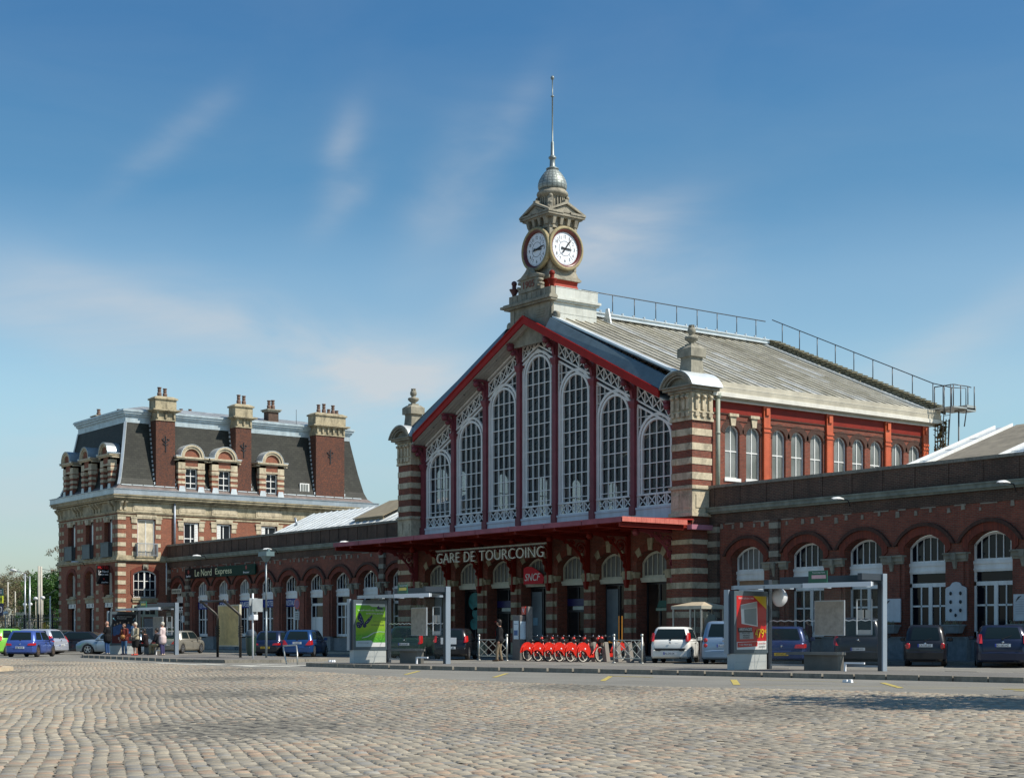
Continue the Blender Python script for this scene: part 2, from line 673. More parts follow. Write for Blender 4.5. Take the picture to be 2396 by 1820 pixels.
def frosted():
    m, nt, b = newmat('frosted_glass')
    out = nt.nodes['Material Output']
    pos = geo_pos(nt)
    c = ramp2(nt, noise(nt, .9, 3, .5, pos), [(.35, (.24, .26, .235)), (.7, (.42, .44, .42))])
    nt.links.new(c, b.inputs['Base Color'])
    b.inputs['Roughness'].default_value = .18
    b.inputs['Specular IOR Level'].default_value = .7
    tl = nd(nt, 'ShaderNodeBsdfTranslucent')
    tl.inputs[0].default_value = (.8, .82, .8, 1)
    mx = nd(nt, 'ShaderNodeMixShader')
    mx.inputs[0].default_value = .45
    nt.links.new(b.outputs[0], mx.inputs[1])
    nt.links.new(tl.outputs[0], mx.inputs[2])
    nt.links.new(mx.outputs[0], out.inputs['Surface'])
    return m


M['frosted'] = frosted()
M['clearish'] = glass('clear_side_glass', (.3, .32, .28), .7)


# ---------------------------------------------------------------- wall helpers (local frame: x along wall, y inward, z up)
def arc(a0, a1, zs, rise, n=12):
    w = (a1 - a0) / 2
    c = (a0 + a1) / 2
    if rise < 1e-3:
        return [(a0, zs), (a1, zs)]
    r = (w * w + rise * rise) / (2 * rise)
    zc = zs + rise - r
    th = math.asin(min(1, w / r)) if rise <= w else PI - math.asin(min(1, w / r))
    return [(c - r * math.sin(th * (1 - 2 * i / n)), zc + r * math.cos(th * (1 - 2 * i / n))) for i in range(n + 1)]


def wall(mb, a0, a1, z0, z1, ops, depth=.4, y=0):
    """front face at local y with openings (oa0,oa1,zb,zs,rise) and their reveals"""
    x = a0
    for (o0, o1, zb, zs, rise) in sorted(ops):
        if o0 > x + 1e-4:
            mb.quad((x, y, z0), (o0, y, z0), (o0, y, z1), (x, y, z1))
        if zb > z0 + 1e-4:
            mb.quad((o0, y, z0), (o1, y, z0), (o1, y, zb), (o0, y, zb))
        A = arc(o0, o1, zs, rise)
        for i in range(len(A) - 1):
            (p, q), (r_, s_) = A[i], A[i + 1]
            if z1 > max(q, s_) + 1e-4:
                mb.quad((p, y, q), (r_, y, s_), (r_, y, z1), (p, y, z1))
            mb.quad((p, y, q), (r_, y, s_), (r_, y + depth, s_), (p, y + depth, q))
        mb.quad((o0, y, zb), (o0, y, zs), (o0, y + depth, zs), (o0, y + depth, zb))
        mb.quad((o1, y, zb), (o1, y, zs), (o1, y + depth, zs), (o1, y + depth, zb))
        mb.quad((o0, y, zb), (o1, y, zb), (o1, y + depth, zb), (o0, y + depth, zb))
        x = o1
    if a1 > x + 1e-4:
        mb.quad((x, y, z0), (a1, y, z0), (a1, y, z1), (x, y, z1))


def arch_ring(mb, a0, a1, zs, rise, t, y0, y1, n=14, legs=0):
    """radial band of thickness t outside the arc a0..a1"""
    A = arc(a0, a1, zs, rise, n)
    w = (a1 - a0) / 2
    r = (w * w + rise * rise) / (2 * rise)
    c = (a0 + a1) / 2
    zc = zs + rise - r
    B = [(c + (x - c) * (r + t) / r, zc + (z - zc) * (r + t) / r) for x, z in A]
    mb.band([(x, y0, z) for x, z in A], [(x, y0, z) for x, z in B], (0, y1 - y0, 0))
    if legs:
        for (x, z), (x2, z2) in ((A[0], B[0]), (A[-1], B[-1])):
            mb.prism([(x, y0, z), (x2, y0, z2), (x2, y0, z2 - legs), (x, y0, z - legs)], (0, y1 - y0, 0))


def arc_fill(mb, a0, a1, zb, zs, rise, y, n=12):
    A = arc(a0, a1, zs, rise, n)
    for i in range(len(A) - 1):
        (p, q), (r_, s_) = A[i], A[i + 1]
        mb.quad((p, y, zb), (r_, y, zb), (r_, y, s_), (p, y, q))


def arch_z(a0, a1, zs, rise, x):
    w = (a1 - a0) / 2
    c = (a0 + a1) / 2
    if rise < 1e-3:
        return zs
    r = (w * w + rise * rise) / (2 * rise)
    zc = zs + rise - r
    return zc + math.sqrt(max(0, r * r - (x - c) ** 2))


def frame_arch(mb, a0, a1, zb, zs, rise, y, w=.07, d=.08, vbars=(), hbars=(), bw=.035, bottom=True):
    """timber/metal frame with glazing bars inside an arched opening"""
    A = arc(a0, a1, zs, rise)
    if rise > 1e-3:
        hw = (a1 - a0) / 2
        r = (hw * hw + rise * rise) / (2 * rise)
        c = (a0 + a1) / 2
        zc = zs + rise - r
        B = [(c + (x - c) * (r - w) / r, zc + (z - zc) * (r - w) / r) for x, z in A]
        mb.band([(x, y, z) for x, z in B], [(x, y, z) for x, z in A], (0, d, 0))
    else:
        mb.box(a0, a1, y, y + d, zs - w, zs)
    mb.box(a0, a0 + w, y, y + d, zb, zs + .01)
    mb.box(a1 - w, a1, y, y + d, zb, zs + .01)
    if bottom:
        mb.box(a0 + w, a1 - w, y, y + d, zb, zb + w)
    for v in vbars:
        x = a0 + (a1 - a0) * v
        mb.box(x - bw / 2, x + bw / 2, y + .01, y + d - .01, zb + .01, arch_z(a0, a1, zs, rise, x) - w * .6)
    for h in hbars:
        mb.box(a0 + w * .5, a1 - w * .5, y + .012, y + d - .012, h - bw / 2, h + bw / 2)
# ================================================================ GROUND
def asphalt(name, col, var=.16, patch=.12):
    m, nt, b = newmat(name)
    pos = geo_pos(nt)
    o = ramp2(nt, noise(nt, .35, 5, .6, pos), [(.3, tuple(x * (1 - var) for x in col)), (.7, tuple(x * (1 + var) for x in col))])
    o = mixc(nt, 1.0, o, ramp2(nt, noise(nt, 28, 3, .8, pos), [(.3, (.78, .78, .78)), (.7, (1.22, 1.22, 1.22))]), 'MULTIPLY')
    f = ramp2(nt, noise(nt, 1.0, 4, .6, sc_vec(nt, pos, (.25, 1.1, 1))), [(.55, (0, 0, 0)), (.62, (1, 1, 1))])
    o = mixc(nt, mth(nt, 'MULTIPLY', f, patch * 3), o, tuple(x * .78 for x in col))
    nt.links.new(o, b.inputs['Base Color'])
    b.inputs['Roughness'].default_value = .82
    b.inputs['Specular IOR Level'].default_value = .3
    bump(nt, b, noise(nt, 60, 3, .8, pos), .4, .01)
    return m


M['asphalt'] = asphalt('asphalt', (.20, .19, .165))
M['asphalt_d'] = asphalt('asphalt_island', (.165, .155, .14))
M['kerb'] = stone('kerb_granite', (.25, .23, .19), (.045, .043, .04), amt=.45, sc=3)  # upright kerb faces: their lack of sun put into a darker tone
M['kerbtop'] = stone('kerb_top', (.36, .32, .26), (.12, .11, .10), amt=.3, sc=3)  # tops of the same stone, sunlight put into the lighter colour
M['paintline'] = pm('road_paint_white', (.62, .60, .52), .6, var=.3, scale=9)
M['paintyellow'] = pm('road_paint_yellow', (.46, .36, .09), .6, var=.35, scale=9)


def sheet(name, pts, z, mat, kind='structure'):
    mb = MB()
    mb.add([(x, y, z) for x, y in pts], [tuple(range(len(pts)))])
    o = mb.build(name, mat)
    for p in o.data.polygons:
        if p.normal.z < 0:
            p.flip()
    o['kind'] = kind
    return o


sheet('ground', [(-1500, -1500), (1500, -1500), (1500, 1500), (-1500, 1500)], -.012, M['asphalt'])
EDGE = [(-26, 25.9), (-10, 25.4), (-3, 25.15), (7, 25.9), (12, 25.5), (19.5, 24.3), (24.5, 23.3), (29, 22.6), (32.8, 22.05), (37.7, 22.4), (42, 23.5), (47, 24.6), (60, 26.6), (80, 29)]
sheet('road', [(-60, 22)] + [(-26, 22)] + [(x, y - 1.2) for x, y in EDGE[1:]] + [(80, 49.0), (-60, 49.0)], -.004, M['asphalt'])


def cobbles():
    """one sheet of worn setts, laid in wavering diagonal rows, every stone domed"""
    m, nt, b = newmat('worn_setts')
    at = nd(nt, 'ShaderNodeAttribute', attribute_name='sett')
    pos = geo_pos(nt)
    o = mixc(nt, 1.0, at.outputs['Color'], ramp2(nt, noise(nt, .22, 5, .6, pos), [(.32, (.80, .78, .76)), (.7, (1.16, 1.12, 1.05))]), 'MULTIPLY')
    o = mixc(nt, 1.0, o, ramp2(nt, noise(nt, 45, 3, .7, pos), [(.3, (.85, .85, .85)), (.7, (1.12, 1.12, 1.12))]), 'MULTIPLY')
    nt.links.new(o, b.inputs['Base Color'])
    b.inputs['Roughness'].default_value = .62
    b.inputs['Specular IOR Level'].default_value = .4
    bump(nt, b, noise(nt, 40, 3, .7, pos), .35, .008)
    rng = np.random.default_rng(3)
    # rows run along the viewing direction's left, wavering; frame rotated so rows drift diagonally
    c, s = .7986, .6018
    th = R(96)
    cx, cy = CX, 0.0
    # region in camera-forward coordinates (t forward, r right) used only to bound the paved patch
    P = .148
    n_t, n_r = 300, 340
    K = 5
    prof = np.array([0, .62, 1, .62, 0])
    frac = np.array([-.5, -.34, 0, .34, .5])
    pts_all = []
    cols = []
    ii, jj = np.meshgrid(np.arange(n_t), np.arange(n_r), indexing='ij')
    ii = ii.ravel()
    jj = jj.ravel()
    # local cobble-lattice coordinates
    a = ii * P + (rng.random(ii.size) - .5) * .02 + .5 * P * (jj % 2)
    bb = jj * P * .96 + (rng.random(ii.size) - .5) * .012
    return m, rng, ii, jj, a, bb, prof, frac, K, P


def inside(poly, x, y):
    r = np.zeros(x.shape, bool)
    n = len(poly)
    for i in range(n):
        x0, y0 = poly[i]
        x1, y1 = poly[(i + 1) % n]
        if y0 == y1:
            continue
        r ^= ((y0 > y) != (y1 > y)) & (x < (x1 - x0) * (y - y0) / (y1 - y0) + x0)
    return r


def make_cobbles():
    m, rng, ii, jj, a, bb, prof, frac, K, P = cobbles()
    poly = [(-26, 16)] + EDGE + [(80, 2), (66, -6), (58, -6)]
    xs = np.arange(-12, 78, P)
    ys = np.arange(-2, 29, P)
    X, Y = np.meshgrid(xs, ys, indexing='ij')
    I, J = np.meshgrid(np.arange(xs.size), np.arange(ys.size), indexing='ij')
    # frame turned 25 degrees so that joints run diagonally across the view
    # visible wedge only (with a generous margin either side)
    def place(I, J):
        u = (I + .5 * (J % 2)) * P
        v = J * P * .93
        u = u + .02 * np.sin(v * .9) + .07 * np.sin(v * .31 + 1)
        v = v + .07 * np.sin(u * .33) + .03 * np.sin(u * 1.1 + v * .2)
        an = R(-22)
        x = u * math.cos(an) - v * math.sin(an) - 16
        y = u * math.sin(an) + v * math.cos(an) + 2
        return x, y
    I, J = np.meshgrid(np.arange(-100, 760), np.arange(-60, 330), indexing='ij')
    I = I.ravel()
    J = J.ravel()
    x, y = place(I, J)
    ok = inside(poly, x, y)
    dx = x - CX
    t = -.7986 * dx + .6018 * y
    r = .6018 * dx + .7986 * y
    ok &= (t > 8.5) & (np.abs(r) < .345 * t + 3)
    I, J, x, y = I[ok], J[ok], x[ok], y[ok]
    n = x.size
    # local axes from neighbours
    x1, y1 = place(I + 2, J)
    x2, y2 = place(I, J + 2)
    ax = np.stack([(x1 - x) / 2, (y1 - y) / 2], 1)
    by = np.stack([(x2 - x) / 2, (y2 - y) / 2], 1)
    x += rng.normal(0, .006, n)
    y += rng.normal(0, .006, n)
    sz = rng.uniform(.93, 1.03, (n, 2))
    hh = rng.normal(.006, .0025, n).clip(.002, .014)
    tilt = rng.normal(0, .003, (n, 2))
    dish = .05 * (np.sin(x * .5 + y * .35) * np.sin(y * .42 - x * .11))
    fx = np.array([-.5, -.40, 0, .40, .5])
    hp = np.array([-1.6, .85, 1, .85, -1.6])
    V = np.empty((n, 25, 3))
    k = 0
    for p in range(5):
        for q in range(5):
            o = ax * (fx[p] * sz[:, :1]) + by * (fx[q] * sz[:, 1:])
            V[:, k, 0] = x + o[:, 0]
            V[:, k, 1] = y + o[:, 1]
            h = min(hp[p], hp[q]) if min(hp[p], hp[q]) < 0 else hp[p] * hp[q]
            V[:, k, 2] = hh * h + tilt[:, 0] * fx[p] * 2 + tilt[:, 1] * fx[q] * 2 + dish * .25 + .012
            k += 1
    base = []
    for p in range(4):
        for q in range(4):
            base.append((p * 5 + q, (p + 1) * 5 + q, (p + 1) * 5 + q + 1, p * 5 + q + 1))
    base = np.array(base)
    F = (base[None] + (np.arange(n) * 25)[:, None, None]).reshape(-1)
    me = bpy.data.meshes.new('cobblestones')
    nv = n * 25
    nf = n * 16
    me.vertices.add(nv)
    me.vertices.foreach_set('co', V.reshape(-1))
    me.loops.add(nf * 4)
    me.loops.foreach_set('vertex_index', F.astype(np.int32))
    me.polygons.add(nf)
    me.polygons.foreach_set('loop_start', np.arange(0, nf * 4, 4, dtype=np.int32))
    me.polygons.foreach_set('loop_total', np.full(nf, 4, dtype=np.int32))
    me.polygons.foreach_set('use_smooth', np.ones(nf, bool))
    me.update()
    me.validate()
    base_c = np.array([.30, .27, .215])
    c = base_c[None] * rng.normal(1, .10, (n, 1)).clip(.6, 1.35)
    w = rng.random(n)
    c[w < .16] *= np.array([1.1, .93, .86])
    c[w > .88] *= np.array([.86, .92, 1.05])
    c[(w > .5) & (w < .53)] *= .7
    C = np.ones((n, 25, 4))
    C[:, :, :3] = c[:, None, :]
    at = me.color_attributes.new('sett', 'FLOAT_COLOR', 'POINT')
    at.data.foreach_set('color', C.reshape(-1))
    me.materials.append(m)
    o = bpy.data.objects.new('cobblestones', me)
    COL.objects.link(o)
    o['kind'] = 'structure'
    # sand bed under and around the stones
    bed, nt, b_ = newmat('sett_joints')
    pos = geo_pos(nt)
    f = ramp2(nt, noise(nt, 5.5, 4, .7, pos), [(.47, (0, 0, 0)), (.58, (1, 1, 1))])
    nt.links.new(mixc(nt, f, (.20, .18, .14), (.022, .019, .016)), b_.inputs['Base Color'])
    b_.inputs['Roughness'].default_value = .9
    b = sheet('cobble_bed', poly, .009, bed)


make_cobbles()
# tar seam between setts and road
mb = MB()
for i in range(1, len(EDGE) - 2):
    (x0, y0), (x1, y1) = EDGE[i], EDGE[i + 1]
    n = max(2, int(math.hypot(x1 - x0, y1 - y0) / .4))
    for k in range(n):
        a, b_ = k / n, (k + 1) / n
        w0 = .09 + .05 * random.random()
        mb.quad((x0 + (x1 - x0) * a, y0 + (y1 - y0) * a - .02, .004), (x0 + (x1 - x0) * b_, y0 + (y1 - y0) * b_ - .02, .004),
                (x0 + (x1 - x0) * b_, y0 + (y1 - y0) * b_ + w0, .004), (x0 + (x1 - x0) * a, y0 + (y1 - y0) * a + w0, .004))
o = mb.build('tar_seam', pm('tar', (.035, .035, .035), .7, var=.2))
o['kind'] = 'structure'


def island(name, outline, h=.13, top=None, kw=.17):
    """raised island: kerb stones round it and asphalt inside"""
    P = [Vector((x, y, 0)) for x, y in outline]
    n = len(P)
    ar = sum(P[i].x * P[(i + 1) % n].y - P[(i + 1) % n].x * P[i].y for i in range(n))
    if ar < 0:
        P.reverse()
    inn = []
    for i in range(n):
        d0 = (P[i] - P[i - 1]).normalized()
        d1 = (P[(i + 1) % n] - P[i]).normalized()
        nn = (Vector((-d0.y, d0.x, 0)) + Vector((-d1.y, d1.x, 0)))
        nn.normalize()
        k = 1 / max(.4, nn.dot(Vector((-d0.y, d0.x, 0))))
        inn.append(P[i] + nn * kw * k)
    kb = MB()
    for i in range(n):
        j = (i + 1) % n
        L = (P[j] - P[i]).length
        m = max(1, round(L / 1.0))
        for k in range(m):
            a = k / m + .004
            b_ = (k + 1) / m - .004
            q = [P[i].lerp(P[j], a), P[i].lerp(P[j], b_), inn[i].lerp(inn[j], b_), inn[i].lerp(inn[j], a)]
            dz = random.uniform(-.006, .006)
            kb.m = 0
            lo = [(v.x, v.y, -.02) for v in q]
            hi = [(v.x, v.y, h + dz) for v in q]
            kb.add(lo + hi, [(0, 3, 2, 1), (0, 1, 5, 4), (1, 2, 6, 5), (2, 3, 7, 6), (3, 0, 4, 7)])
            kb.m = 1
            kb.add(hi, [(0, 1, 2, 3)])
    o = kb.build(name + '_kerb', [M['kerb'], M['kerbtop']])
    o['kind'] = 'structure'
    t = MB()
    t.add([(v.x, v.y, h - .005) for v in inn], [tuple(range(n))])
    o = t.build(name + '_pavement', top or M['asphalt_d'])
    o['kind'] = 'structure'


island('bus_stop_island', [(14.9, 27.9), (20.2, 28.05), (30.1, 29.85), (37.7, 30.9), (42.3, 31.5), (60, 33.5), (60, 37.5), (42, 36.3), (36, 35.4), (28, 34.2), (19, 32.4), (15.4, 30.0)])
island('west_island', [(-15.5, 31.6), (-12, 30.3), (3.3, 28.3), (6.5, 28.9), (7.0, 31.2), (4.5, 34.9), (-4, 36.0), (-13, 35.6), (-17, 34.0)])
M['redgravel'] = pm('red_ground', (.26, .12, .08), .85, var=.3, scale=6)
M['creamkerb'] = stone('cream_kerb', (.55, .44, .30), (.2, .17, .13), amt=.3, sc=3)
_k, _t = M['kerb'], M['kerbtop']
M['kerb'] = M['kerbtop'] = M['creamkerb']
pts = []
for i in range(13):
    a = R(-70 + 150 * i / 12)
    pts.append((13.6 + 4.1 * math.cos(a), 13.6 + 3.9 * math.sin(a)))
island('roundabout', pts + [(-4, 17.8), (-4, 9)], .13, M['redgravel'], .3)
M['kerb'], M['kerbtop'] = _k, _t
# pavement along the station, sloping gently up to the walls
mb = MB()
for x0 in range(-46, 80, 2):
    mb.m = 0
    mb.box(x0 + .01, x0 + 1.99, 49.0, 49.18, -.02, .125)
o = mb.build('station_kerb', M['kerbtop'])
o['kind'] = 'structure'
mb = MB()
mb.quad((-46, 49.18, .12), (80, 49.18, .12), (80, 52, .2), (-46, 52, .2))
o = mb.build('station_pavement', M['asphalt_d'])
o['kind'] = 'structure'
# markings
mb = MB()
for (x0, y0, x1, y1, w) in [(26.95, 24.3, 23.3, 27.2, .06), (30.8, 24.6, 27.5, 27.5, .06), (35.06, 24.76, 31.6, 28.0, .065), (39.2, 25.2, 36.2, 28.1, .08), (42.8, 26.44, 40.1, 29.1, .07),
                            (31.6, 27.9, 33.2, 28.1, .1), (36.2, 28.3, 39.5, 28.9, .035), (39.6, 25.4, 46, 29.6, .03), (42.9, 26.5, 49.5, 30.5, .03), (44.5, 27.6, 46.2, 28.3, .16), (45.2, 27.0, 46.9, 27.7, .16),
                            (45.9, 26.6, 47.4, 27.3, .16)]:
    d = Vector((x1 - x0, y1 - y0, 0)).normalized()
    nn = Vector((-d.y, d.x, 0)) * w
    mb.quad((x0 - nn.x, y0 - nn.y, .003), (x1 - nn.x, y1 - nn.y, .003), (x1 + nn.x, y1 + nn.y, .003), (x0 + nn.x, y0 + nn.y, .003))
o = mb.build('yellow_bay_markings', M['paintyellow'])
o['kind'] = 'structure'
mb = MB()
for (x0, y0, x1, y1, w) in [(10.4, 27.0, 15.2, 27.35, .3), (7.9, 27.2, 13.8, 26.5, .22), (4.5, 26.8, 9.8, 26.3, .2), (9.9, 28.6, 14.5, 28.9, .25), (-2, 27.0, 3, 26.6, .12),
                            (28.0, 41.2, 28.0, 46.9, .06), (24.6, 41.2, 24.6, 46.9, .06), (31.2, 41.2, 31.2, 46.9, .06), (21.4, 41.2, 21.4, 46.9, .06), (-8.2, 38, -8.2, 46.9, .06), (18.2, 41.2, 18.2, 46.9, .06), (-15, 38, -15, 46.9, .06)]:
    d = Vector((x1 - x0, y1 - y0, 0)).normalized()
    nn = Vector((-d.y, d.x, 0)) * w
    mb.quad((x0 - nn.x, y0 - nn.y, .003), (x1 - nn.x, y1 - nn.y, .003), (x1 + nn.x, y1 + nn.y, .003), (x0 + nn.x, y0 + nn.y, .003))
o = mb.build('white_road_markings', M['paintline'])
o['kind'] = 'structure'
# ================================================================ STATION HALL
hall = thing('station_hall', 'tall gabled station hall with glazed front and clock tower on its ridge', 'station building', (0, 50.2, 0))
P = 3.03
XC = [-10.605 + P * i for i in range(8)]
GY = 50.2


def zb(x):
    return 17.2 - .49 * abs(x)


# columns of the glazed gable
for i, x in enumerate(XC):
    mb = MB()
    zr = 12.4 + 1.0 - .4858 * 3.03 * 0
    zr = 10.93 + .4858 * (10.605 - abs(x))
    mb.box(x - .15, x + .15, 49.93, 50.19, 6.9, zr - .35)
    mb.box(x - .2, x + .2, 49.88, 50.19, 6.9, 7.3)
    mb.box(x - .17, x + .17, 49.9, 50.19, 7.8, 7.9)
    mb.frust(x, 50.05, .16, .14, zr - .35, .23, .2, zr - .12)
    mb.box(x - .24, x + .24, 49.85, 50.19, zr - .12, zr)
    zt = zb(x) - .02
    mb.box(x - .13, x + .13, 49.96, 50.19, zr, zt - .05)
    # scrolled bracket reaching out under the soffit
    pts = []
    for k in range(9):
        a = PI / 2 * k / 8
        pts.append((x, 49.96 - .62 * (1 - math.cos(a)), zt - .95 + .8 * math.sin(a)))
    for k in range(8):
        mb.bar(pts[k], pts[k + 1], .18, .16, up=(1, 0, 0))
    mb.smooth = True
    mb.lathe([(.02, -.12), (.17, -.1), (.17, .1), (.02, .12)], (x, 49.42, zt - .24), 12, axis='x')
    mb.lathe([(.02, -.11), (.12, -.1), (.12, .1), (.02, .11)], (x, 49.62, zt - .5), 12, axis='x')
    mb.smooth = False
    mb.box(x - .12, x + .12, 49.25, 49.96, zt - .1, zt)
    mb.build('column', M['purple'], hall)

# arched windows of the gable: white tracery + panes
for i in range(7):
    x0, x1 = XC[i], XC[i + 1]
    c = (x0 + x1) / 2
    zt = [11.68, 13.15, 14.6, 15.95, 14.6, 13.15, 11.68][i]
    mb = MB()
    y0 = 50.1
    zs = zt - 1.30
    for ro, ri, d in ((1.30, 1.17, .1), (1.09, .97, .12)):
        A = arc(c - ro, c + ro, zs, ro - .001, 20)
        B = arc(c - ri, c + ri, zs, ri - .001, 20)
        mb.band([(a, y0, b) for a, b in A], [(a, y0, b) for a, b in B], (0, d, 0))
        for s in (-1, 1):
            mb.box(c + s * ri, c + s * ro, y0, y0 + d, 7.87, zs)
    mb.box(x0 + .15, x0 + .22, y0, y0 + .1, 7.2, zb(x0 + .2) - 1.2)
    mb.box(x1 - .22, x1 - .15, y0, y0 + .1, 7.2, zb(x1 - .2) - 1.2)
    # glazing bars
    for k in (-.5, 0, .5):
        mb.box(c + k * .97 - .022, c + k * .97 + .022, y0 + .02, y0 + .09, 7.87, zs + math.sqrt(.97 ** 2 - (k * .97) ** 2))
    z = 7.87 + .23
    mb.box(c - .97, c + .97, y0 + .02, y0 + .08, z - .02, z + .02)
    z = 7.87 + .75
    while z < zt - .5:
        hw = .97 if z < zs else math.sqrt(max(.01, .97 ** 2 - (z - zs) ** 2))
        mb.box(c - hw, c + hw, y0 + .025, y0 + .085, z - .022, z + .022)
        for s in (-1, 1):
            if z < zs:
                mb.box(c + s * 1.09, c + s * 1.17, y0 + .025, y0 + .085, z - .02, z + .02)
        z += .70
    # radial ties between the two arcs
    for k in range(1, 8):
        a = PI * k / 8
        mb.bar((c + 1.08 * math.cos(a), y0 + .05, zs + 1.08 * math.sin(a)), (c + 1.18 * math.cos(a), y0 + .05, zs + 1.18 * math.sin(a)), .03, .05, up=(0, 1, 0))
    # bars in the spandrels
    for s in (-1, 1):
        for xx in (.75, 1.12):
            px = c + s * xx
            za = zs + math.sqrt(1.3 ** 2 - xx ** 2)
            ztop = zb(px) - 1.27
            if ztop > za + .05:
                mb.box(px - .018, px + .018, y0 + .02, y0 + .08, za, ztop)
        z = zs + .75
        while z < zt + .8:
            xi = math.sqrt(max(0, 1.3 ** 2 - (z - zs) ** 2)) if z < zt else 0
            xa, xb = c + s * xi, c + s * (P / 2 - .2)
            # trim where the raking rail passes
            lim = (17.2 - 1.27 - z) / .49
            lo, hi = sorted((xa, xb))
            lo = max(lo, -lim)
            hi = min(hi, lim)
            if hi - lo > .08:
                mb.box(lo, hi, y0 + .02, y0 + .08, z - .018, z + .018)
            z += .45
    # sill band and cross lattice
    mb.box(x0 + .15, x1 - .15, y0 - .03, y0 + .1, 7.24, 7.32)
    mb.box(x0 + .15, x1 - .15, y0 - .03, y0 + .1, 7.80, 7.89)
    xa, xb = x0 + .22, x1 - .22
    n = 4
    wc = (xb - xa) / n
    for k in range(n):
        a, b_ = xa + wc * k, xa + wc * (k + 1)
        g = .06
        mb.bar((a + g, y0 + .05, 7.32), (b_ - g, y0 + .05, 7.8), .05, .045, up=(0, 1, 0))
        mb.bar((a + g, y0 + .05, 7.8), (b_ - g, y0 + .05, 7.32), .05, .045, up=(0, 1, 0))
        for xx in ((a + g, b_ - g)):
            mb.box(xx - .025, xx + .025, y0 + .02, y0 + .08, 7.32, 7.8)
    # raking rails and lattice under the soffit
    segs = [(x0 + .15, x1 - .15)] if i != 3 else [(x0 + .15, 0), (0, x1 - .15)]
    for a, b_ in segs:
        for o0, o1, dy in ((.02, .14, -.05), (.26, .33, 0), (.93, 1.02, -.02), (1.16, 1.27, -.02)):
            mb.prism([(a, y0 + dy, zb(a) - o1), (b_, y0 + dy, zb(b_) - o1), (b_, y0 + dy, zb(b_) - o0), (a, y0 + dy, zb(a) - o0)], (0, .1 - dy, 0))
        L = b_ - a
        n = max(2, round(L / .5))
        for k in range(n):
            p, q = a + L * k / n, a + L * (k + 1) / n
            mb.bar((p, y0 + .05, zb(p) - .33), (q, y0 + .05, zb(q) - .93), .05, .04, up=(0, 1, 0))
            mb.bar((p, y0 + .05, zb(p) - .93), (q, y0 + .05, zb(q) - .33), .05, .04, up=(0, 1, 0))
            mb.box(p - .022, p + .022, y0 + .02, y0 + .08, zb(p) - .95, zb(p) - .3)
    win = mb.build('arched_window', M['white'], hall)
    g = MB()
    if i == 3:
        g.prism([(x0, 50.22, 7.2), (x1, 50.22, 7.2), (x1, 50.22, zb(x1) - .05), (0, 50.22, zb(0) - .05), (x0, 50.22, zb(x0) - .05)], (0, .012, 0))
    else:
        g.prism([(x0, 50.22, 7.2), (x1, 50.22, 7.2), (x1, 50.22, zb(x1) - .05), (x0, 50.22, zb(x0) - .05)], (0, .012, 0))
    g.build('glazing', M['hallglass'], win)
# white apron under the windows
mb = MB()
mb.box(-10.7, 10.7, 49.98, 50.3, 6.6, 7.22)
mb.box(-10.7, 10.7, 49.94, 50.0, 7.14, 7.24)
mb.build('sill_apron', pm('apron_white', (.62, .65, .70), .5, var=.08, streak=.15, spec=.3), hall)

# barge boards, flashing, soffit
for s in (-1, 1):
    mb = MB()
    X = 10.35
    mb.prism([(0, 49.1, zb(0)), (s * X, 49.1, zb(X)), (s * X, 49.1, zb(X) + .42), (0, 49.1, zb(0) + .44)], (0, .08, 0))
    mb.prism([(0, 49.06, zb(0) + .34), (s * X, 49.06, zb(X) + .34), (s * X, 49.06, zb(X) + .42), (0, 49.06, zb(0) + .44)], (0, .1, 0))
    mb.build('bargeboard', M['red'], hall)
    mb = MB()
    q0 = 1.85
    mb.add([(s * q0, 49.12, zb(q0) + .45), (s * X, 49.12, zb(X) + .43), (s * (X + .35), 49.42, zb(X) + .95), (s * q0, 49.42, zb(q0) + .98),
            (s * q0, 49.6, zb(q0) + .98), (s * (X + .35), 49.6, zb(X) + .95), (s * q0, 49.6, zb(q0) + .45), (s * X, 49.6, zb(X) + .43)],
           [(0, 1, 2, 3), (3, 2, 5, 4), (6, 7, 1, 0), (1, 7, 5, 2)])
    mb.build('verge_flashing', M['bluegrey'], hall)
    mb = MB()
    mb.prism([(0, 49.18, zb(0)), (s * 10.6, 49.18, zb(10.6)), (s * 10.6, 49.18, zb(10.6) + .06), (0, 49.18, zb(0) + .06)], (0, 1.05, 0))
    for off in (.25, .5, .75):
        mb.prism([(0, 49.18 + off, zb(0) - .025), (s * 10.6, 49.18 + off, zb(10.6) - .025), (s * 10.6, 49.18 + off, zb(10.6) + .01), (0, 49.18 + off, zb(0) + .01)], (0, .06, 0))
    mb.build('soffit', M['soffit'], hall)
    mb = MB()
    for k in range(3):
        xx = s * (2.9 + 3.0 * k)
        mb.ball((xx, 49.55, zb(xx) - .02), .055, 8, .4)
    mb.build('soffit_lamp', M['steel'], hall)

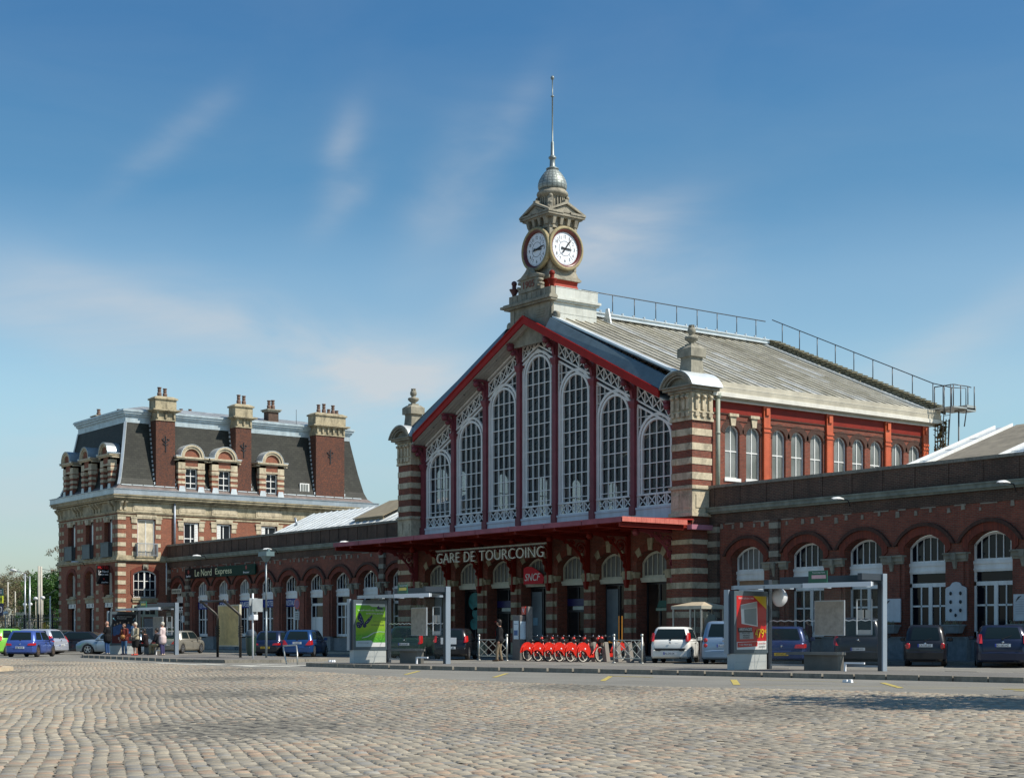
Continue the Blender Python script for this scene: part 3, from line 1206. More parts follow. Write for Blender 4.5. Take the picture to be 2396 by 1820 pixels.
# roof
EZ, RZ, EX = 12.72, 18.12, 12.25
RY0, RY1 = 49.62, 66.9
for s in (-1, 1):
    mb = MB()
    mb.prism([(0, RY0, RZ), (s * EX, RY0, EZ), (s * EX, RY0, EZ - .12), (0, RY0, RZ - .12)], (0, RY1 - RY0, 0))
    y = RY0 + .35
    while y < RY1 - .1:
        mb.prism([(0, y, RZ + .06), (s * EX, y, EZ + .06), (s * EX, y, EZ), (0, y, RZ)], (0, .05, 0))
        y += .62
    rf = mb.build('roof', M['roofzinc'], hall)
    if s > 0:
        mb = MB()
        vx = 1.9
        vz = RZ + (EZ - RZ) * vx / EX
        mb.prism([(vx, RY0 - .1, vz + .08), (EX, RY0 - .1, EZ + .08), (EX, RY0 - .1, EZ - .02), (vx, RY0 - .1, vz - .02)], (0, .42, 0))
        mb.build('verge_sheet', M['zinc_w'], rf)
        mb = MB()
        mb.prism([(0, RY1 - .35, RZ + .08), (EX, RY1 - .35, EZ + .08), (EX, RY1 - .35, EZ - .1), (0, RY1 - .35, RZ - .1)], (0, .35, 0))
        mb.build('verge_sheet', M['zinc_w'], rf)
# ridge walkway with its guard rail
mb = MB()
mb.box(-.35, .35, 52.7, 67, 18.12, 18.3)
mb.box(-.42, .42, 52.7, 67, 18.3, 18.36)
y = 53.2
while y < 67:
    mb.box(.3, .44, y, y + .06, 18.36, 18.46)
    y += .78
mb.frust(.75, 54.2, .3, .04, 17.7, .1, .04, 18.5)
mb.build('ridge_walkway', M['zinc_w'], hall)
mb = MB()
mb.smooth = True
mb.tube([(.35, 52.75, 19.38), (.35, 55.0, 19.38), (.35, 66.6, 19.38)], .028, 6)
y = 54.9
while y < 67:
    mb.tube([(.35, y, 18.3), (.35, y, 19.38)], .026, 6)
    y += 1.56
mb.build('ridge_rail', M['steel'], hall)
# service stair down the rear verge with rail, landing and cat ladder
SY = 66.95
mb = MB()


def rz_(x):
    return RZ + (EZ - RZ) * x / EX


mb.prism([(0.1, SY, rz_(0) - .02), (EX, SY, rz_(EX) - .02), (EX, SY, rz_(EX) + .22), (0.1, SY, rz_(0) + .22)], (0, .08, 0))
mb.prism([(0.1, SY + .7, rz_(0) - .02), (EX, SY + .7, rz_(EX) - .02), (EX, SY + .7, rz_(EX) + .22), (0.1, SY + .7, rz_(0) + .22)], (0, .08, 0))
x = .3
while x < EX:
    mb.box(x - .19, x + .19, SY - .08, SY + .85, rz_(x) + .3, rz_(x) + .345)
    mb.box(x - .05, x + .05, SY, SY + .75, rz_(x) + .2, rz_(x) + .3)
    x += .36
x = 1.2
while x < EX:
    mb.frust(x, SY - .1, .14, .12, rz_(x) - .1, .1, .1, rz_(x) + .12)
    x += 1.5
mb.build('roof_stair', pm('mossy_tread', (.16, .15, .10), .8, var=.3, scale=4), hall)
mb = MB()
mb.smooth = True
P0, P1 = (0.15, SY + .8, rz_(0) + 1.42), (11.4, SY + .8, rz_(11.4) + 1.38)
mb.tube([(-.2, SY + .8, 19.7), P0, P1, (12.6, SY + .8, 14.1), (12.9, SY + 1.6, 14.1), (12.9, SY + 1.6, 13.0)], .028, 6)
for k in range(9):
    f = .04 + .96 * k / 8
    q = (P0[0] + (P1[0] - P0[0]) * f, SY + .8, P0[2] + (P1[2] - P0[2]) * f)
    mb.tube([q, (q[0], q[1], rz_(q[0]) + .2)], .026, 6)
for x, y in ((12.6, SY + .8), (12.2, SY - .1), (12.75, SY - .1), (13.4, SY - .1), (13.4, SY + 1.1), (13.5, SY + 1.5), (13.4, SY + .5)):
    mb.tube([(x, y, 12.95), (x, y, 14.1)], .028, 6)
mb.tube([(12.2, SY - .1, 14.08), (13.4, SY - .1, 14.08), (13.4, SY + 1.1, 14.08), (13.3, SY + 1.5, 14.08)], .028, 6)
mb.tube([(12.9, SY + 1, 6.5), (12.9, SY + 1, 12.9)], .04, 6)
mb.tube([(13.4, SY + 1, 12.9), (13.25, SY + 1, 12.0)], .03, 6)
for x in (12.75, 13.15):
    mb.tube([(x, SY - .35, 9.0), (x + .15, SY - .2, 13.0), (x + .15, SY - .2, 14.1)], .025, 6)
z = 9.2
while z < 13:
    mb.tube([(12.75 + .15 * (z - 9) / 4, SY - .33 + .13 * (z - 9) / 4, z), (13.15 + .15 * (z - 9) / 4, SY - .33 + .13 * (z - 9) / 4, z)], .015, 5)
    z += .3
mb.build('stair_rail', M['steel'], hall)
mb = MB()
mb.box(12.0, 13.5, SY - .2, SY + 1.6, 12.88, 12.96)
mb.box(12.7, 13.5, SY + .9, SY + 1.65, 12.8, 13.1)
mb.build('landing', M['galv'], hall)

# long side walls with arched frosted windows
WY = [(51.73, 52.68), (53.12, 54.08), (54.87, 55.8), (56.18, 57.13), (57.52, 58.46), (59.25, 60.18), (60.6, 61.53), (61.95, 62.88), (63.62, 64.54), (64.96, 65.9)]
for s in (-1, 1):
    X = 12.05 * s
    Mw = FR(X, 0, 0, R(90)) if s > 0 else FR(X, 0, 0, R(90)) @ Matrix.Scale(-1, 4, (0, 1, 0))
    mb = MB(Mw)
    wall(mb, 50.5, 66.6, 0, 12.1, [(a, b, 8.45, 10.62, .33) for a, b in WY], .3)
    wall(mb, 50.5, 66.6, 0, 12.1, [(a, b, 8.45, 10.62, .33) for a, b in WY], -.02, .35)
    mb.build('side_wall', M['brick_side'], hall)
    if s > 0:
        for a, b in WY:
            mb = MB(Mw)
            arch_ring(mb, a, b, 10.62, .33, .28, -.02, .0, 10, .12)
            mb.build('window_arch', M['hood_brick'], hall)
        mb = MB(Mw)
        for z, d in ((11.40, .05), (11.12, .03)):
            for a, b in ((50.5, 54.2), (54.63, 58.6), (59.05, 63.0), (63.42, 66.0)):
                mb.box(a, b, -d, .0, z, z + .05)
        mb.build('string_course', M['hood_brick'], hall)
        mb = MB(Mw)
        for a, b in ((50.9, 54.2), (54.63, 58.6), (59.05, 63.0), (63.42, 66.0)):
            mb.box(a, b, -.03, .0, 11.46, 12.05)
        mb.build('lintel_beam', M['dkred'], hall)
        for a, b in ((54.2, 54.63), (58.6, 59.05), (63.0, 63.42), (66.0, 66.4)):
            mb = MB(Mw)
            mb.box(a, b, -.12, 0, 6, 12.08)
            mb.box(a - .03, b + .03, -.16, 0, 10.95, 11.05)
            mb.box(a - .03, b + .03, -.16, 0, 10.75, 10.8)
            mb.box(a + .1, b - .1, -.2, -.1, 11.55, 11.9)
            for k in range(26):
                for aa in (a + .06, b - .06):
                    mb.box(aa - .018, aa + .018, -.135, -.12, 7.9 + k * .11, 7.93 + k * .11)
            mb.build('iron_pilaster', M['orange'], hall)
        for a, b in WY[:2]:
            c = (a + b) / 2
            mb = MB(Mw)
            mb.prism([(c - .13, -.08, 10.9), (c + .13, -.08, 10.9), (c + .2, -.08, 11.32), (c - .2, -.08, 11.32)], (0, .1, 0))
            mb.box(c - .3, c + .3, -.14, .02, 11.32, 11.46)
            mb.build('keystone', M['stone_l'], hall)
    for a, b in WY:
        mb = MB(Mw)
        frame_arch(mb, a, b, 8.45, 10.62, .33, .12, .06, .07, (.5,), (9.72,), .05)
        mb.box(a - .06, b + .06, -.05, .1, 8.3, 8.45)
        w_ = mb.build('side_window', M['white'], hall)
        g = MB(Mw)
        arc_fill(g, a + .02, b - .02, 8.46, 10.6, .31, .16)
        g.build('pane', M['frosted'] if s > 0 else M['clearish'], w_)
# eaves cornice of stepped zinc
for s in (-1, 1):
    mb = MB()
    cs = [(12.05, 12.02), (12.2, 12.03), (12.3, 12.14), (12.42, 12.16), (12.42, 12.34), (12.39, 12.36), (12.40, 12.58), (12.36, 12.59), (12.36, 12.84), (12.0, 12.84), (12.0, 12.1)]
    mb.prism([(s * x, 50.55, z) for x, z in cs], (0, 16.6, 0))
    mb.build('eaves_cornice', M['zinc_c'], hall)
    if s > 0:
        mb = MB()
        mb.box(12.42, 12.45, 50.6, 67.2, 12.15, 12.34)
        mb.box(12.05, 12.28, 50.6, 66.6, 11.98, 12.02)
        mb.box(12.36, 12.405, 50.6, 67.2, 12.345, 12.36)
        mb.box(12.36, 12.41, 50.6, 67.2, 12.585, 12.6)
        mb.build('cornice_band', pm('white_cornice', (.66, .63, .55), .5, var=.12), hall)
# rear gable wall
mb = MB()
mb.prism([(-12.05, 66.3, 0), (12.05, 66.3, 0), (12.05, 66.3, 12.5), (0, 66.3, 17.9), (-12.05, 66.3, 12.5)], (0, .3, 0))
mb.build('rear_wall', M['brick_side'], hall)
mb = MB()
random.seed(4)
for k in range(260):
    z = 8 + 4.2 * random.random() ** .8
    y = 66.7 + random.random() * .7
    r = .1 + .1 * random.random()
    q = Vector((12.25 + random.random() * .4, y, z))
    a = Vector((random.gauss(0, 1), random.gauss(0, 1), random.gauss(0, 1))).normalized() * r
    b_ = a.cross(Vector((.3, .5, .8))).normalized() * r * .6
    mb.quad(tuple(q - a), tuple(q - b_), tuple(q + a), tuple(q + b_))
for k in range(6):
    mb.bar((12.3 + .05 * k, 66.8 + .1 * k, 7), (12.2 + .1 * k, 66.9 + .1 * k, 12.4), .04, .04)
mb.build('dry_creeper', pm('dry_creeper', (.16, .12, .055), .9, var=.3), hall)
# inside: floor and platform side
mb = MB()
mb.box(-12, 12, 50.9, 66.3, .02, .1)
mb.build('hall_floor', pm('terrazzo', (.25, .23, .2), .4), hall)
# rainwater pipe on the right side wall
mb = MB()
mb.smooth = True
mb.tube([(12.32, 51.0, 7.0), (12.32, 51.0, 12.25)], .11, 10)
mb.lathe([(.11, 0), (.16, .1), (.16, .3), (.1, .32)], (12.32, 51.0, 12.0), 10)
mb.lathe([(.13, 0), (.13, .08)], (12.32, 51.0, 10.4), 10)
mb.build('downpipe', pm('grey_green_pipe', (.27, .29, .23), .5, var=.2), hall)


# corner pillars
def pillar(s):
    xc = s * 11.625
    hw = .675
    y0, y1 = 49.4, 50.6
    b = MB()
    b.box(xc - hw, xc + hw, y0, y1, .1, 10.92)
    pl = b.build('corner_pillar', M['brick'], hall)
    st = MB()
    e = .025

    def ring(z0, z1, p=e, chip=0):
        st.box(xc - hw - p, xc + hw + p, y0 - p, y1 + p, z0, z1)
    for z0, z1 in ((8.24, 8.56), (8.93, 9.23), (9.58, 9.9), (10.25, 10.56), (5.28, 5.5), (4.62, 4.86), (3.94, 4.2), (3.27, 3.55), (2.6, 2.86), (1.93, 2.2), (1.25, 1.5)):
        ring(z0, z1)
        for q in (-1, 1):
            st.box(xc + q * (hw - .16) - .13, xc + q * (hw - .16) + .13, y0 - .06, y0, z0 + .02, z1 - .02)
    ring(6.55, 6.72, .12)
    ring(6.72, 7.80, .03)
    ring(7.80, 7.90, .12)
    ring(7.90, 7.97, .06)
    for q in (-1, 1):
        st.box(xc + q * .36 - .2, xc + q * .36 + .2, y0 - .06, y0, 6.95, 7.55)
    st.box(xc + s * hw + (.03 if s > 0 else -.06), xc + s * hw + (.06 if s > 0 else -.03), y0 + .2, y1 - .2, 6.95, 7.55)
    # capital block with consoles
    ring(10.92, 12.2, .05)
    ring(10.92, 11.05, .08)
    ring(11.3, 11.36, .09)
    for face in range(2):
        for k in (-.5, -.14, .22, .5) if face == 0 else (-.42, 0, .42):
            if face == 0:
                bx = (xc + k - .075, xc + k + .075, y0 - .14, y0 - .05)
                cc = (xc + k, y0 - .16, 12.0)
                ax = 'x'
            else:
                bx = (xc + s * (hw + .05), xc + s * (hw + .14), 50.0 + k - .075, 50.0 + k + .075)
                cc = (xc + s * (hw + .16), 50.0 + k, 12.0)
                ax = 'y'
            st.box(bx[0], bx[1], bx[2], bx[3], 11.42, 12.15)
            st.box(bx[0] - .02, bx[1] + .02, bx[2] - .02, bx[3] + .02, 11.1, 11.3)
            st.smooth = True
            st.lathe([(.01, -.08), (.085, -.08), (.085, .08), (.01, .08)], cc, 10, axis=ax)
            st.smooth = False
    st.build('stonework', M['stone_l'], pl)
    # segmental hood
    h = MB()
    h.box(xc - hw - .12, xc + hw + .12, y0 - .15, y1 + .15, 12.2, 12.32)
    h.box(xc - hw - .3, xc + hw + .3, y0 - .32, y1 + .25, 12.32, 12.45)
    w = hw + .42
    A = arc(xc - w, xc + w, 12.45, .72, 16)
    for ri, ro, dy in ((0, .1, -.45), (.1, .22, -.38), (.26, .36, -.3)):
        r1 = [(x_ + (xc - x_) * ro / 1.1, 12.45 + (z_ - 12.45) * (1 - ro / .9)) for x_, z_ in A]
        r0 = [(x_ + (xc - x_) * ri / 1.1, 12.45 + (z_ - 12.45) * (1 - ri / .9)) for x_, z_ in A]
        h.band([(x_, y0 + dy, z_) for x_, z_ in r0], [(x_, y0 + dy, z_) for x_, z_ in r1], (0, 1.7, 0))
    A2 = arc(xc - w + .3, xc + w - .3, 12.45, .42, 12)
    h.prism([(x_, y0 - .12, z_) for x_, z_ in A2], (0, 1.3, 0))
    h.box(xc - w, xc + w, y0 - .42, y1 + .3, 12.44, 12.5)
    h.build('segmental_hood', M['stone_g'], pl)
    c = MB()
    A = arc(xc - w - .02, xc + w + .02, 12.46, .74, 16)
    c.band([(x_, y0 - .42, z_) for x_, z_ in A], [(x_, y0 - .42, z_ + .03) for x_, z_ in A], (0, 1.95, 0))
    c.build('lead_cap', M['zinc_w'], pl)
    f = MB()
    yc = 50.0
    f.frust(xc, yc, .42, .42, 12.95, .34, .34, 13.9)
    f.box(xc - .4, xc + .4, yc - .4, yc + .4, 13.18, 13.26)
    f.box(xc - .47, xc + .47, yc - .47, yc + .47, 13.9, 14.28)
    f.box(xc - .36, xc + .36, yc - .36, yc + .36, 13.83, 13.9)
    f.frust(xc, yc, .47, .47, 14.28, .3, .3, 14.42)
    f.box(xc - .22, xc + .22, yc - .22, yc + .22, 14.42, 14.52)
    f.lathe([(.12, 14.5), (.13, 14.58), (.3, 14.72), (.33, 14.8), (.3, 14.86), (.14, 14.9), (.11, 14.96), (.17, 15.02), (.2, 15.12), (.17, 15.24), (.1, 15.3)], (xc, yc, 0), 14)
    for k in range(7):
        a = 2 * PI * k / 7
        f.bar((xc + .12 * math.cos(a), yc + .12 * math.sin(a), 15.15), (xc + .1 * math.cos(a + .5), yc + .1 * math.sin(a + .5), 15.4), .07, .07)
    f.build('finial', M['stone_g'], pl)


pillar(1)
pillar(-1)
# ================================================================ CLOCK TOWER on the ridge
tw = MB()
tw.box(-1.75, 1.75, 49.6, 49.75, 16.2, 18.2)
for s in (-1, 1):
    tw.box(s * 1.5 - .16, s * 1.5 + .16, 49.54, 49.6, 16.4, 18.15)
    tw.box(s * 1.75, s * 2.0, 49.62, 49.9, 16.2, 17.3)
    tw.smooth = True
    tw.lathe([(.02, -.1), (.22, -.1), (.22, .1), (.02, .1)], (s * 1.93, 49.76, 17.42), 12, axis='y')
    tw.lathe([(.02, -.12), (.15, -.12), (.15, .12), (.02, .12)], (s * 2.12, 49.76, 17.08), 12, axis='y')
    tw.smooth = False
for z in (17.5, 17.62, 17.74, 17.86):
    tw.box(.5, 1.15, 49.57, 49.6, z, z + .05)
    tw.box(-1.15, -.5, 49.57, 49.6, z, z + .05)
tw.box(-2.0, 1.98, 49.38, 49.8, 18.2, 18.3)
tw.box(-2.2, 2.02, 49.26, 49.8, 18.3, 18.42)
tw.box(-2.05, 1.95, 49.36, 49.8, 18.42, 18.5)
tw.box(-1.8, 1.76, 49.56, 49.85, 18.5, 18.93)
for k in range(9):
    x = -1.6 + k * .4
    tw.box(x - .13, x + .13, 49.53, 49.56, 18.56, 18.86)
# date stone with scrolled pediment
tw.box(-.72, .72, 49.5, 49.78, 18.93, 19.62)
tw.box(-.95, .95, 49.52, 49.76, 18.93, 19.12)
tw.band([(-.98, 49.42, 19.62), (-.6, 49.42, 19.72), (-.25, 49.42, 19.95), (0, 49.42, 20.2), (.12, 49.42, 19.98), (.35, 49.42, 19.82), (.7, 49.42, 19.78), (.98, 49.42, 19.66)],
        [(-.9, 49.42, 19.58), (-.6, 49.42, 19.58), (-.25, 49.42, 19.58), (0, 49.42, 19.6), (.12, 49.42, 19.6), (.35, 49.42, 19.6), (.7, 49.42, 19.58), (.9, 49.42, 19.56)], (0, .38, 0))
tw.smooth = True
for s in (-1, 1):
    tw.lathe([(.02, -.16), (.09, -.16), (.09, .16), (.02, .16)], (s * .80, 49.6, 19.45), 12, axis='y')
    tw.lathe([(.02, -.16), (.08, -.16), (.08, .16), (.02, .16)], (s * .88, 49.6, 19.22), 12, axis='y')
tw.lathe([(.03, -.1), (.12, -.12), (.12, .1)], (0, 49.42, 19.74), 12, axis='y')
tw.smooth = False
tower = tw.build('clock_tower', M['stone_g'], hall)
lettering('1905', .92, .36, FR(-.46, 49.49, 19.12), pm('rust_figures', (.20, .07, .05), .7), tower, .03, 'date_figures')
mb = MB()
mb.box(-1.7, 1.72, 49.76, 52.62, 16.4, 18.17)
mb.box(-1.76, 1.84, 49.8, 52.72, 18.18, 18.28)
mb.box(-1.8, 1.92, 49.8, 52.78, 18.28, 18.4)
mb.box(-1.72, 1.78, 49.86, 52.66, 18.4, 18.93)
mb.box(1.72, 1.735, 49.76, 52.62, 17.62, 17.66)
mb.box(-1.74, 1.80, 49.84, 52.68, 18.93, 18.96)
mb.build('tower_base', pm('painted_zinc_base', (.56, .57, .52), .5, .1, var=.16, scale=1.1, streak=.22), tower)
for s in (-1, 1):
    mb = MB()
    mb.lathe([(.1, 18.93), (.12, 19.05), (.25, 19.28), (.27, 19.33), (.12, 19.36), (.1, 19.42), (.14, 19.46), (.08, 19.52)], (s * 1.6, 49.75, 0), 12)
    mb.ball((s * 1.6, 49.75, 19.63), .155, 12)
    mb.build('urn_finial', M['dkred'] if s > 0 else pm('dark_maroon', (.09, .03, .03), .5), tower)
TY = 51.05
mb = MB()
prof = [(1.02, 18.95), (1.0, 19.1), (.92, 19.35), (.95, 19.55)]
for (h0, z0), (h1, z1) in zip(prof, prof[1:]):
    mb.frust(0, TY, h0, h0, z0, h1, h1, z1)
mb.build('flared_base', pm('red_tower_base', (.30, .035, .018), .6, var=.2, spec=.2), tower)
mb = MB()
mb.box(-1.08, 1.08, TY - 1.08, TY + 1.08, 19.55, 19.66)
mb.box(-1.02, 1.02, TY - 1.02, TY + 1.02, 19.66, 19.74)
mb.frust(0, TY, .98, .98, 19.74, .86, .86, 20.12)
mb.box(-.84, .84, TY - .84, TY + .84, 20.12, 22.3)
for sx in (-1, 1):
    for sy in (-1, 1):
        mb.box(sx * .8 - .09, sx * .8 + .09, TY + sy * .8 - .09, TY + sy * .8 + .09, 20.1, 22.25)
mb.box(-.92, .92, TY - .92, TY + .92, 22.22, 22.3)
mb.box(-.88, .88, TY - .88, TY + .88, 22.3, 22.75)
for k in range(4):
    a = -.72 + k * .48
    for (bx, by) in ((a, -1), (a, 1)):
        mb.frust(bx, TY + by * .98, .08, .06, 22.38, .1, .16, 22.74)
        mb.frust(by * .98, TY + bx, .06, .08, 22.38, .16, .1, 22.74)
mb.box(-1.12, 1.12, TY - 1.12, TY + 1.12, 22.74, 22.82)
mb.box(-1.22, 1.22, TY - 1.22, TY + 1.22, 22.82, 22.93)
# roof mass between the four pediments
mb.frust(0, TY, 1.05, 1.05, 22.93, .6, .6, 23.4)
mb.build('shaft', M['stone_tower'], tower)
for k in range(4):
    Mk = Matrix.Translation((0, TY, 0)) @ Matrix.Rotation(k * PI / 2, 4, 'Z')
    mb = MB(Mk)
    mb.prism([(-1.1, -1.12, 22.93), (1.1, -1.12, 22.93), (0, -1.12, 23.42)], (0, .9, 0))
    for s in (-1, 1):
        mb.prism([(s * 1.26, -1.24, 22.93), (s * 1.26, -1.24, 23.03), (0, -1.24, 23.6), (0, -1.24, 23.46)], (0, 1.0, 0))
    mb.prism([(-.55, -1.17, 23.0), (.55, -1.17, 23.0), (0, -1.17, 23.28)], (0, .05, 0))
    mb.box(-.1, .1, -1.2, -.9, 23.5, 23.68)
    mb.build('pediment', M['stone_tower'], tower)
mb = MB()
mb.lathe([(.8, 23.1), (.72, 23.35), (.62, 23.5), (.60, 23.95), (.66, 24.02), (.80, 24.08), (.84, 24.18), (.80, 24.28), (.70, 24.33), (.72, 24.38)], (0, TY, 0), 28)
for k in range(24):
    a = 2 * PI * k / 24
    mb.bar((.66 * math.cos(a), TY + .66 * math.sin(a), 23.45), (.63 * math.cos(a), TY + .63 * math.sin(a), 23.98), .07, .06)
for k in range(4):
    a = PI / 4 + k * PI / 2
    cx_, cy_ = math.cos(a), math.sin(a)
    mb.bar((.95 * cx_, TY + .95 * cy_, 23.1), (.70 * cx_, TY + .70 * cy_, 23.9), .26, .26)
    mb.ball((.86 * cx_, TY + .86 * cy_, 23.55), .14, 10)
    mb.ball((.78 * cx_, TY + .78 * cy_, 23.95), .12, 10)
    mb.box(1.08 * cx_ - .12, 1.08 * cx_ + .12, TY + 1.08 * cy_ - .12, TY + 1.08 * cy_ + .12, 22.9, 23.3)
mb.build('drum', M['stone_tower'], tower)


def scales():
    m, nt, b = newmat('zinc_scales')
    g = nd(nt, 'ShaderNodeNewGeometry')
    sp = nd(nt, 'ShaderNodeSeparateXYZ')
    nt.links.new(g.outputs['Position'], sp.inputs[0])
    an = mth(nt, 'MULTIPLY', mth(nt, 'ARCTAN2', sp.outputs[0], mth(nt, 'SUBTRACT', sp.outputs[1], TY)), 2.9)
    c = nd(nt, 'ShaderNodeCombineXYZ')
    nt.links.new(an, c.inputs[0])
    nt.links.new(mth(nt, 'MULTIPLY', sp.outputs[2], 6.0), c.inputs[1])
    v = nd(nt, 'ShaderNodeTexVoronoi', feature='DISTANCE_TO_EDGE', voronoi_dimensions='2D')
    v.inputs['Scale'].default_value = 1.0
    v.inputs['Randomness'].default_value = .15
    nt.links.new(c.outputs[0], v.inputs['Vector'])
    o = ramp2(nt, v.outputs['Distance'], [(.02, (.11, .12, .11)), (.14, (.30, .33, .31))])
    nt.links.new(o, b.inputs['Base Color'])
    b.inputs['Roughness'].default_value = .5
    b.inputs['Metallic'].default_value = .35
    bump(nt, b, v.outputs['Distance'], .5, .03)
    return m


mb = MB()
mb.lathe([(.62, 24.36), (.73, 24.44), (.77, 24.58), (.765, 24.72), (.71, 24.92), (.60, 25.12), (.47, 25.3), (.34, 25.44), (.27, 25.5)], (0, TY, 0), 32)
dome = mb.build('dome', scales(), tower)
mb = MB()
mb.lathe([(.27, 25.48), (.34, 25.52), (.34, 25.56), (.2, 25.62), (.155, 25.66), (.14, 26.0), (.15, 26.04), (.21, 26.1), (.21, 26.16), (.15, 26.2), (.1, 26.28), (.085, 26.9), (.06, 26.98), (.042, 27.0), (.034, 29.3), (.09, 29.33), (.09, 29.37), (.03, 29.4), (.028, 30.2), (.085, 30.26), (.1, 30.34), (.05, 30.42)], (0, TY, 0), 12)
mb.build('flagpole', pm('pole_zinc', (.22, .25, .24), .45, .4), tower)

# two clocks, each a deep round case with a white dial
M['dial'] = pm('dial_enamel', (.78, .80, .84), .3, var=0)
M['dialblk'] = pm('dial_black', (.01, .01, .012), .5, var=0)
M['casered'] = pm('clock_case_red', (.12, .022, .018), .35, var=.25, scale=4)
M['casegold'] = stone('clock_case_stone', (.36, .30, .17), (.08, .07, .05), amt=.45, sc=2.5)
for k, (mn, hr) in enumerate(((13.3, 3.22), (6.2, 3.1))):
    Mk = FR(0, 0, 0, 0) if k == 0 else None
    if k == 0:
        Mk = Matrix.Translation((0, TY - .84, 21.17))
    else:
        Mk = Matrix.Translation((.84, TY, 21.17)) @ Matrix.Rotation(R(90), 4, 'Z')
    mb = MB(Mk)
    mb.lathe([(.7, .15), (1.05, -.02), (1.13, -.18), (1.15, -.3), (1.12, -.36), (1.0, -.37), (.99, -.3)], (0, 0, 0), 40, axis='y', cap=False)
    clock = mb.build('clock', M['casegold'], tower)
    mb = MB(Mk)
    mb.lathe([(1.0, -.33), (.97, -.34), (.86, -.25), (.845, -.22), (.84, -.15)], (0, 0, 0), 40, axis='y', cap=False)
    mb.build('bezel', M['casered'], clock)
    mb = MB(Mk)
    mb.lathe([(.85, -.14), (.85, -.2)], (0, 0, 0), 40, False, axis='y')
    mb.build('dial', M['dial'], clock)
    # numerals and marks
    mb = MB(Mk)
    for q in range(60):
        a = 2 * PI * q / 60
        r0 = .76 if q % 5 == 0 else .785
        mb.bar((r0 * math.sin(a), -.204, r0 * math.cos(a)), (.805 * math.sin(a), -.204, .805 * math.cos(a)), .018, .008, up=(0, 1, 0))
    n = 36
    A = [(.37 * math.cos(2 * PI * q / n), -.206, .37 * math.sin(2 * PI * q / n)) for q in range(n + 1)]
    B = [(.39 * math.cos(2 * PI * q / n), -.206, .39 * math.sin(2 * PI * q / n)) for q in range(n + 1)]
    mb.band(A, B, (0, .005, 0))
    for a in (45, 135, 225, 315):
        t = R(a)
        mb.bar((.39 * math.sin(t), -.204, .39 * math.cos(t)), (.74 * math.sin(t), -.204, .74 * math.cos(t)), .012, .008, up=(0, 1, 0))
    mb.build('minute_track', M['dialblk'], clock)
    for h in range(1, 13):
        a = 2 * PI * h / 12
        w = .14 if h >= 10 else .085
        cx_, cz_ = .62 * math.sin(a), .62 * math.cos(a)
        lettering(str(h), w if h not in (1,) else .04, .17, Mk @ Matrix.Translation((cx_ - w / 2, -.203, cz_ - .085)), M['dialblk'], clock, .006, 'numeral')
    mb = MB(Mk)

    def hand(ang, L, w, y, tail):
        d = Vector((math.sin(ang), 0, math.cos(ang)))
        e = Vector((math.cos(ang), 0, -math.sin(ang)))
        o = Vector((0, y, 0))
        pts = [o - d * tail - e * w, o - d * tail + e * w, o - d * .05 + e * w * .5, o + d * (L * .55) + e * w * .8, o + d * L, o + d * (L * .55) - e * w * .8, o - d * .05 - e * w * .5]
        mb.prism([tuple(p) for p in pts], (0, .015, 0))
    hand(2 * PI * mn / 60, .72, .05, -.26, .26)
    hand(2 * PI * hr / 12, .46, .07, -.235, .24)
    mb.lathe([(.05, -.2), (.05, -.27)], (0, 0, 0), 12, axis='y')
    mb.build('hands', M['dialblk'], clock)
# ================================================================ GROUND FLOOR of the hall, canopy, signs
WYF = 49.8
ops = []
for i in range(7):
    c = (XC[i] + XC[i + 1]) / 2
    ops.append((c - 1.05, c + 1.05))
mb = MB()
wall(mb, -10.95, 10.95, .1, 6.62, [(a, b, .1, 4.62, .55) for a, b in ops], .75, WYF)
mb.build('ground_floor_wall', M['brick'], hall)
for i in range(8):
    x = XC[i]
    w = .43
    mb = MB()
    mb.box(x - .22, x + .22, WYF - .12, WYF, .1, 3.86)
    ps = mb.build('pier_shaft', M['brick'], hall)
    pier = MB()
    for z0, z1 in ((.1, .75), (1.25, 1.5), (1.93, 2.2), (2.6, 2.86), (3.27, 3.55)):
        pier.box(x - w, x + w, WYF - .02, WYF + .3, z0, z1)
        pier.box(x - .24, x + .24, WYF - .14, WYF - .02, z0, z1)
    pier.box(x - .52, x + .52, WYF - .17, WYF + .2, 4.02, 4.14)
    pier.box(x - .47, x + .47, WYF - .1, WYF + .2, 3.86, 4.02)
    pier.box(x - .3, x + .3, WYF - .26, WYF - .1, 3.8, 4.2)
    pier.build('stone_bands', M['stone'], ps)
for a, b in ops:
    ar = MB()
    ks = MB()
    c = (a + b) / 2
    arch_ring(ar, a, b, 4.62, .55, .34, WYF - .03, WYF, 12, .0)
    ks.prism([(c - .12, WYF - .1, 5.16), (c + .12, WYF - .1, 5.16), (c + .19, WYF - .1, 5.72), (c - .19, WYF - .1, 5.72)], (0, .2, 0))
    for s in (-1, 1):
        ks.prism([(c + s * .66, WYF - .05, 4.98), (c + s * .9, WYF - .05, 4.82), (c + s * 1.12, WYF - .05, 5.1), (c + s * .82, WYF - .05, 5.32)], (0, .1, 0))
    r_ = ar.build('window_arch', M['arch_brick'], hall)
    ks.build('voussoirs', M['stone'], r_)
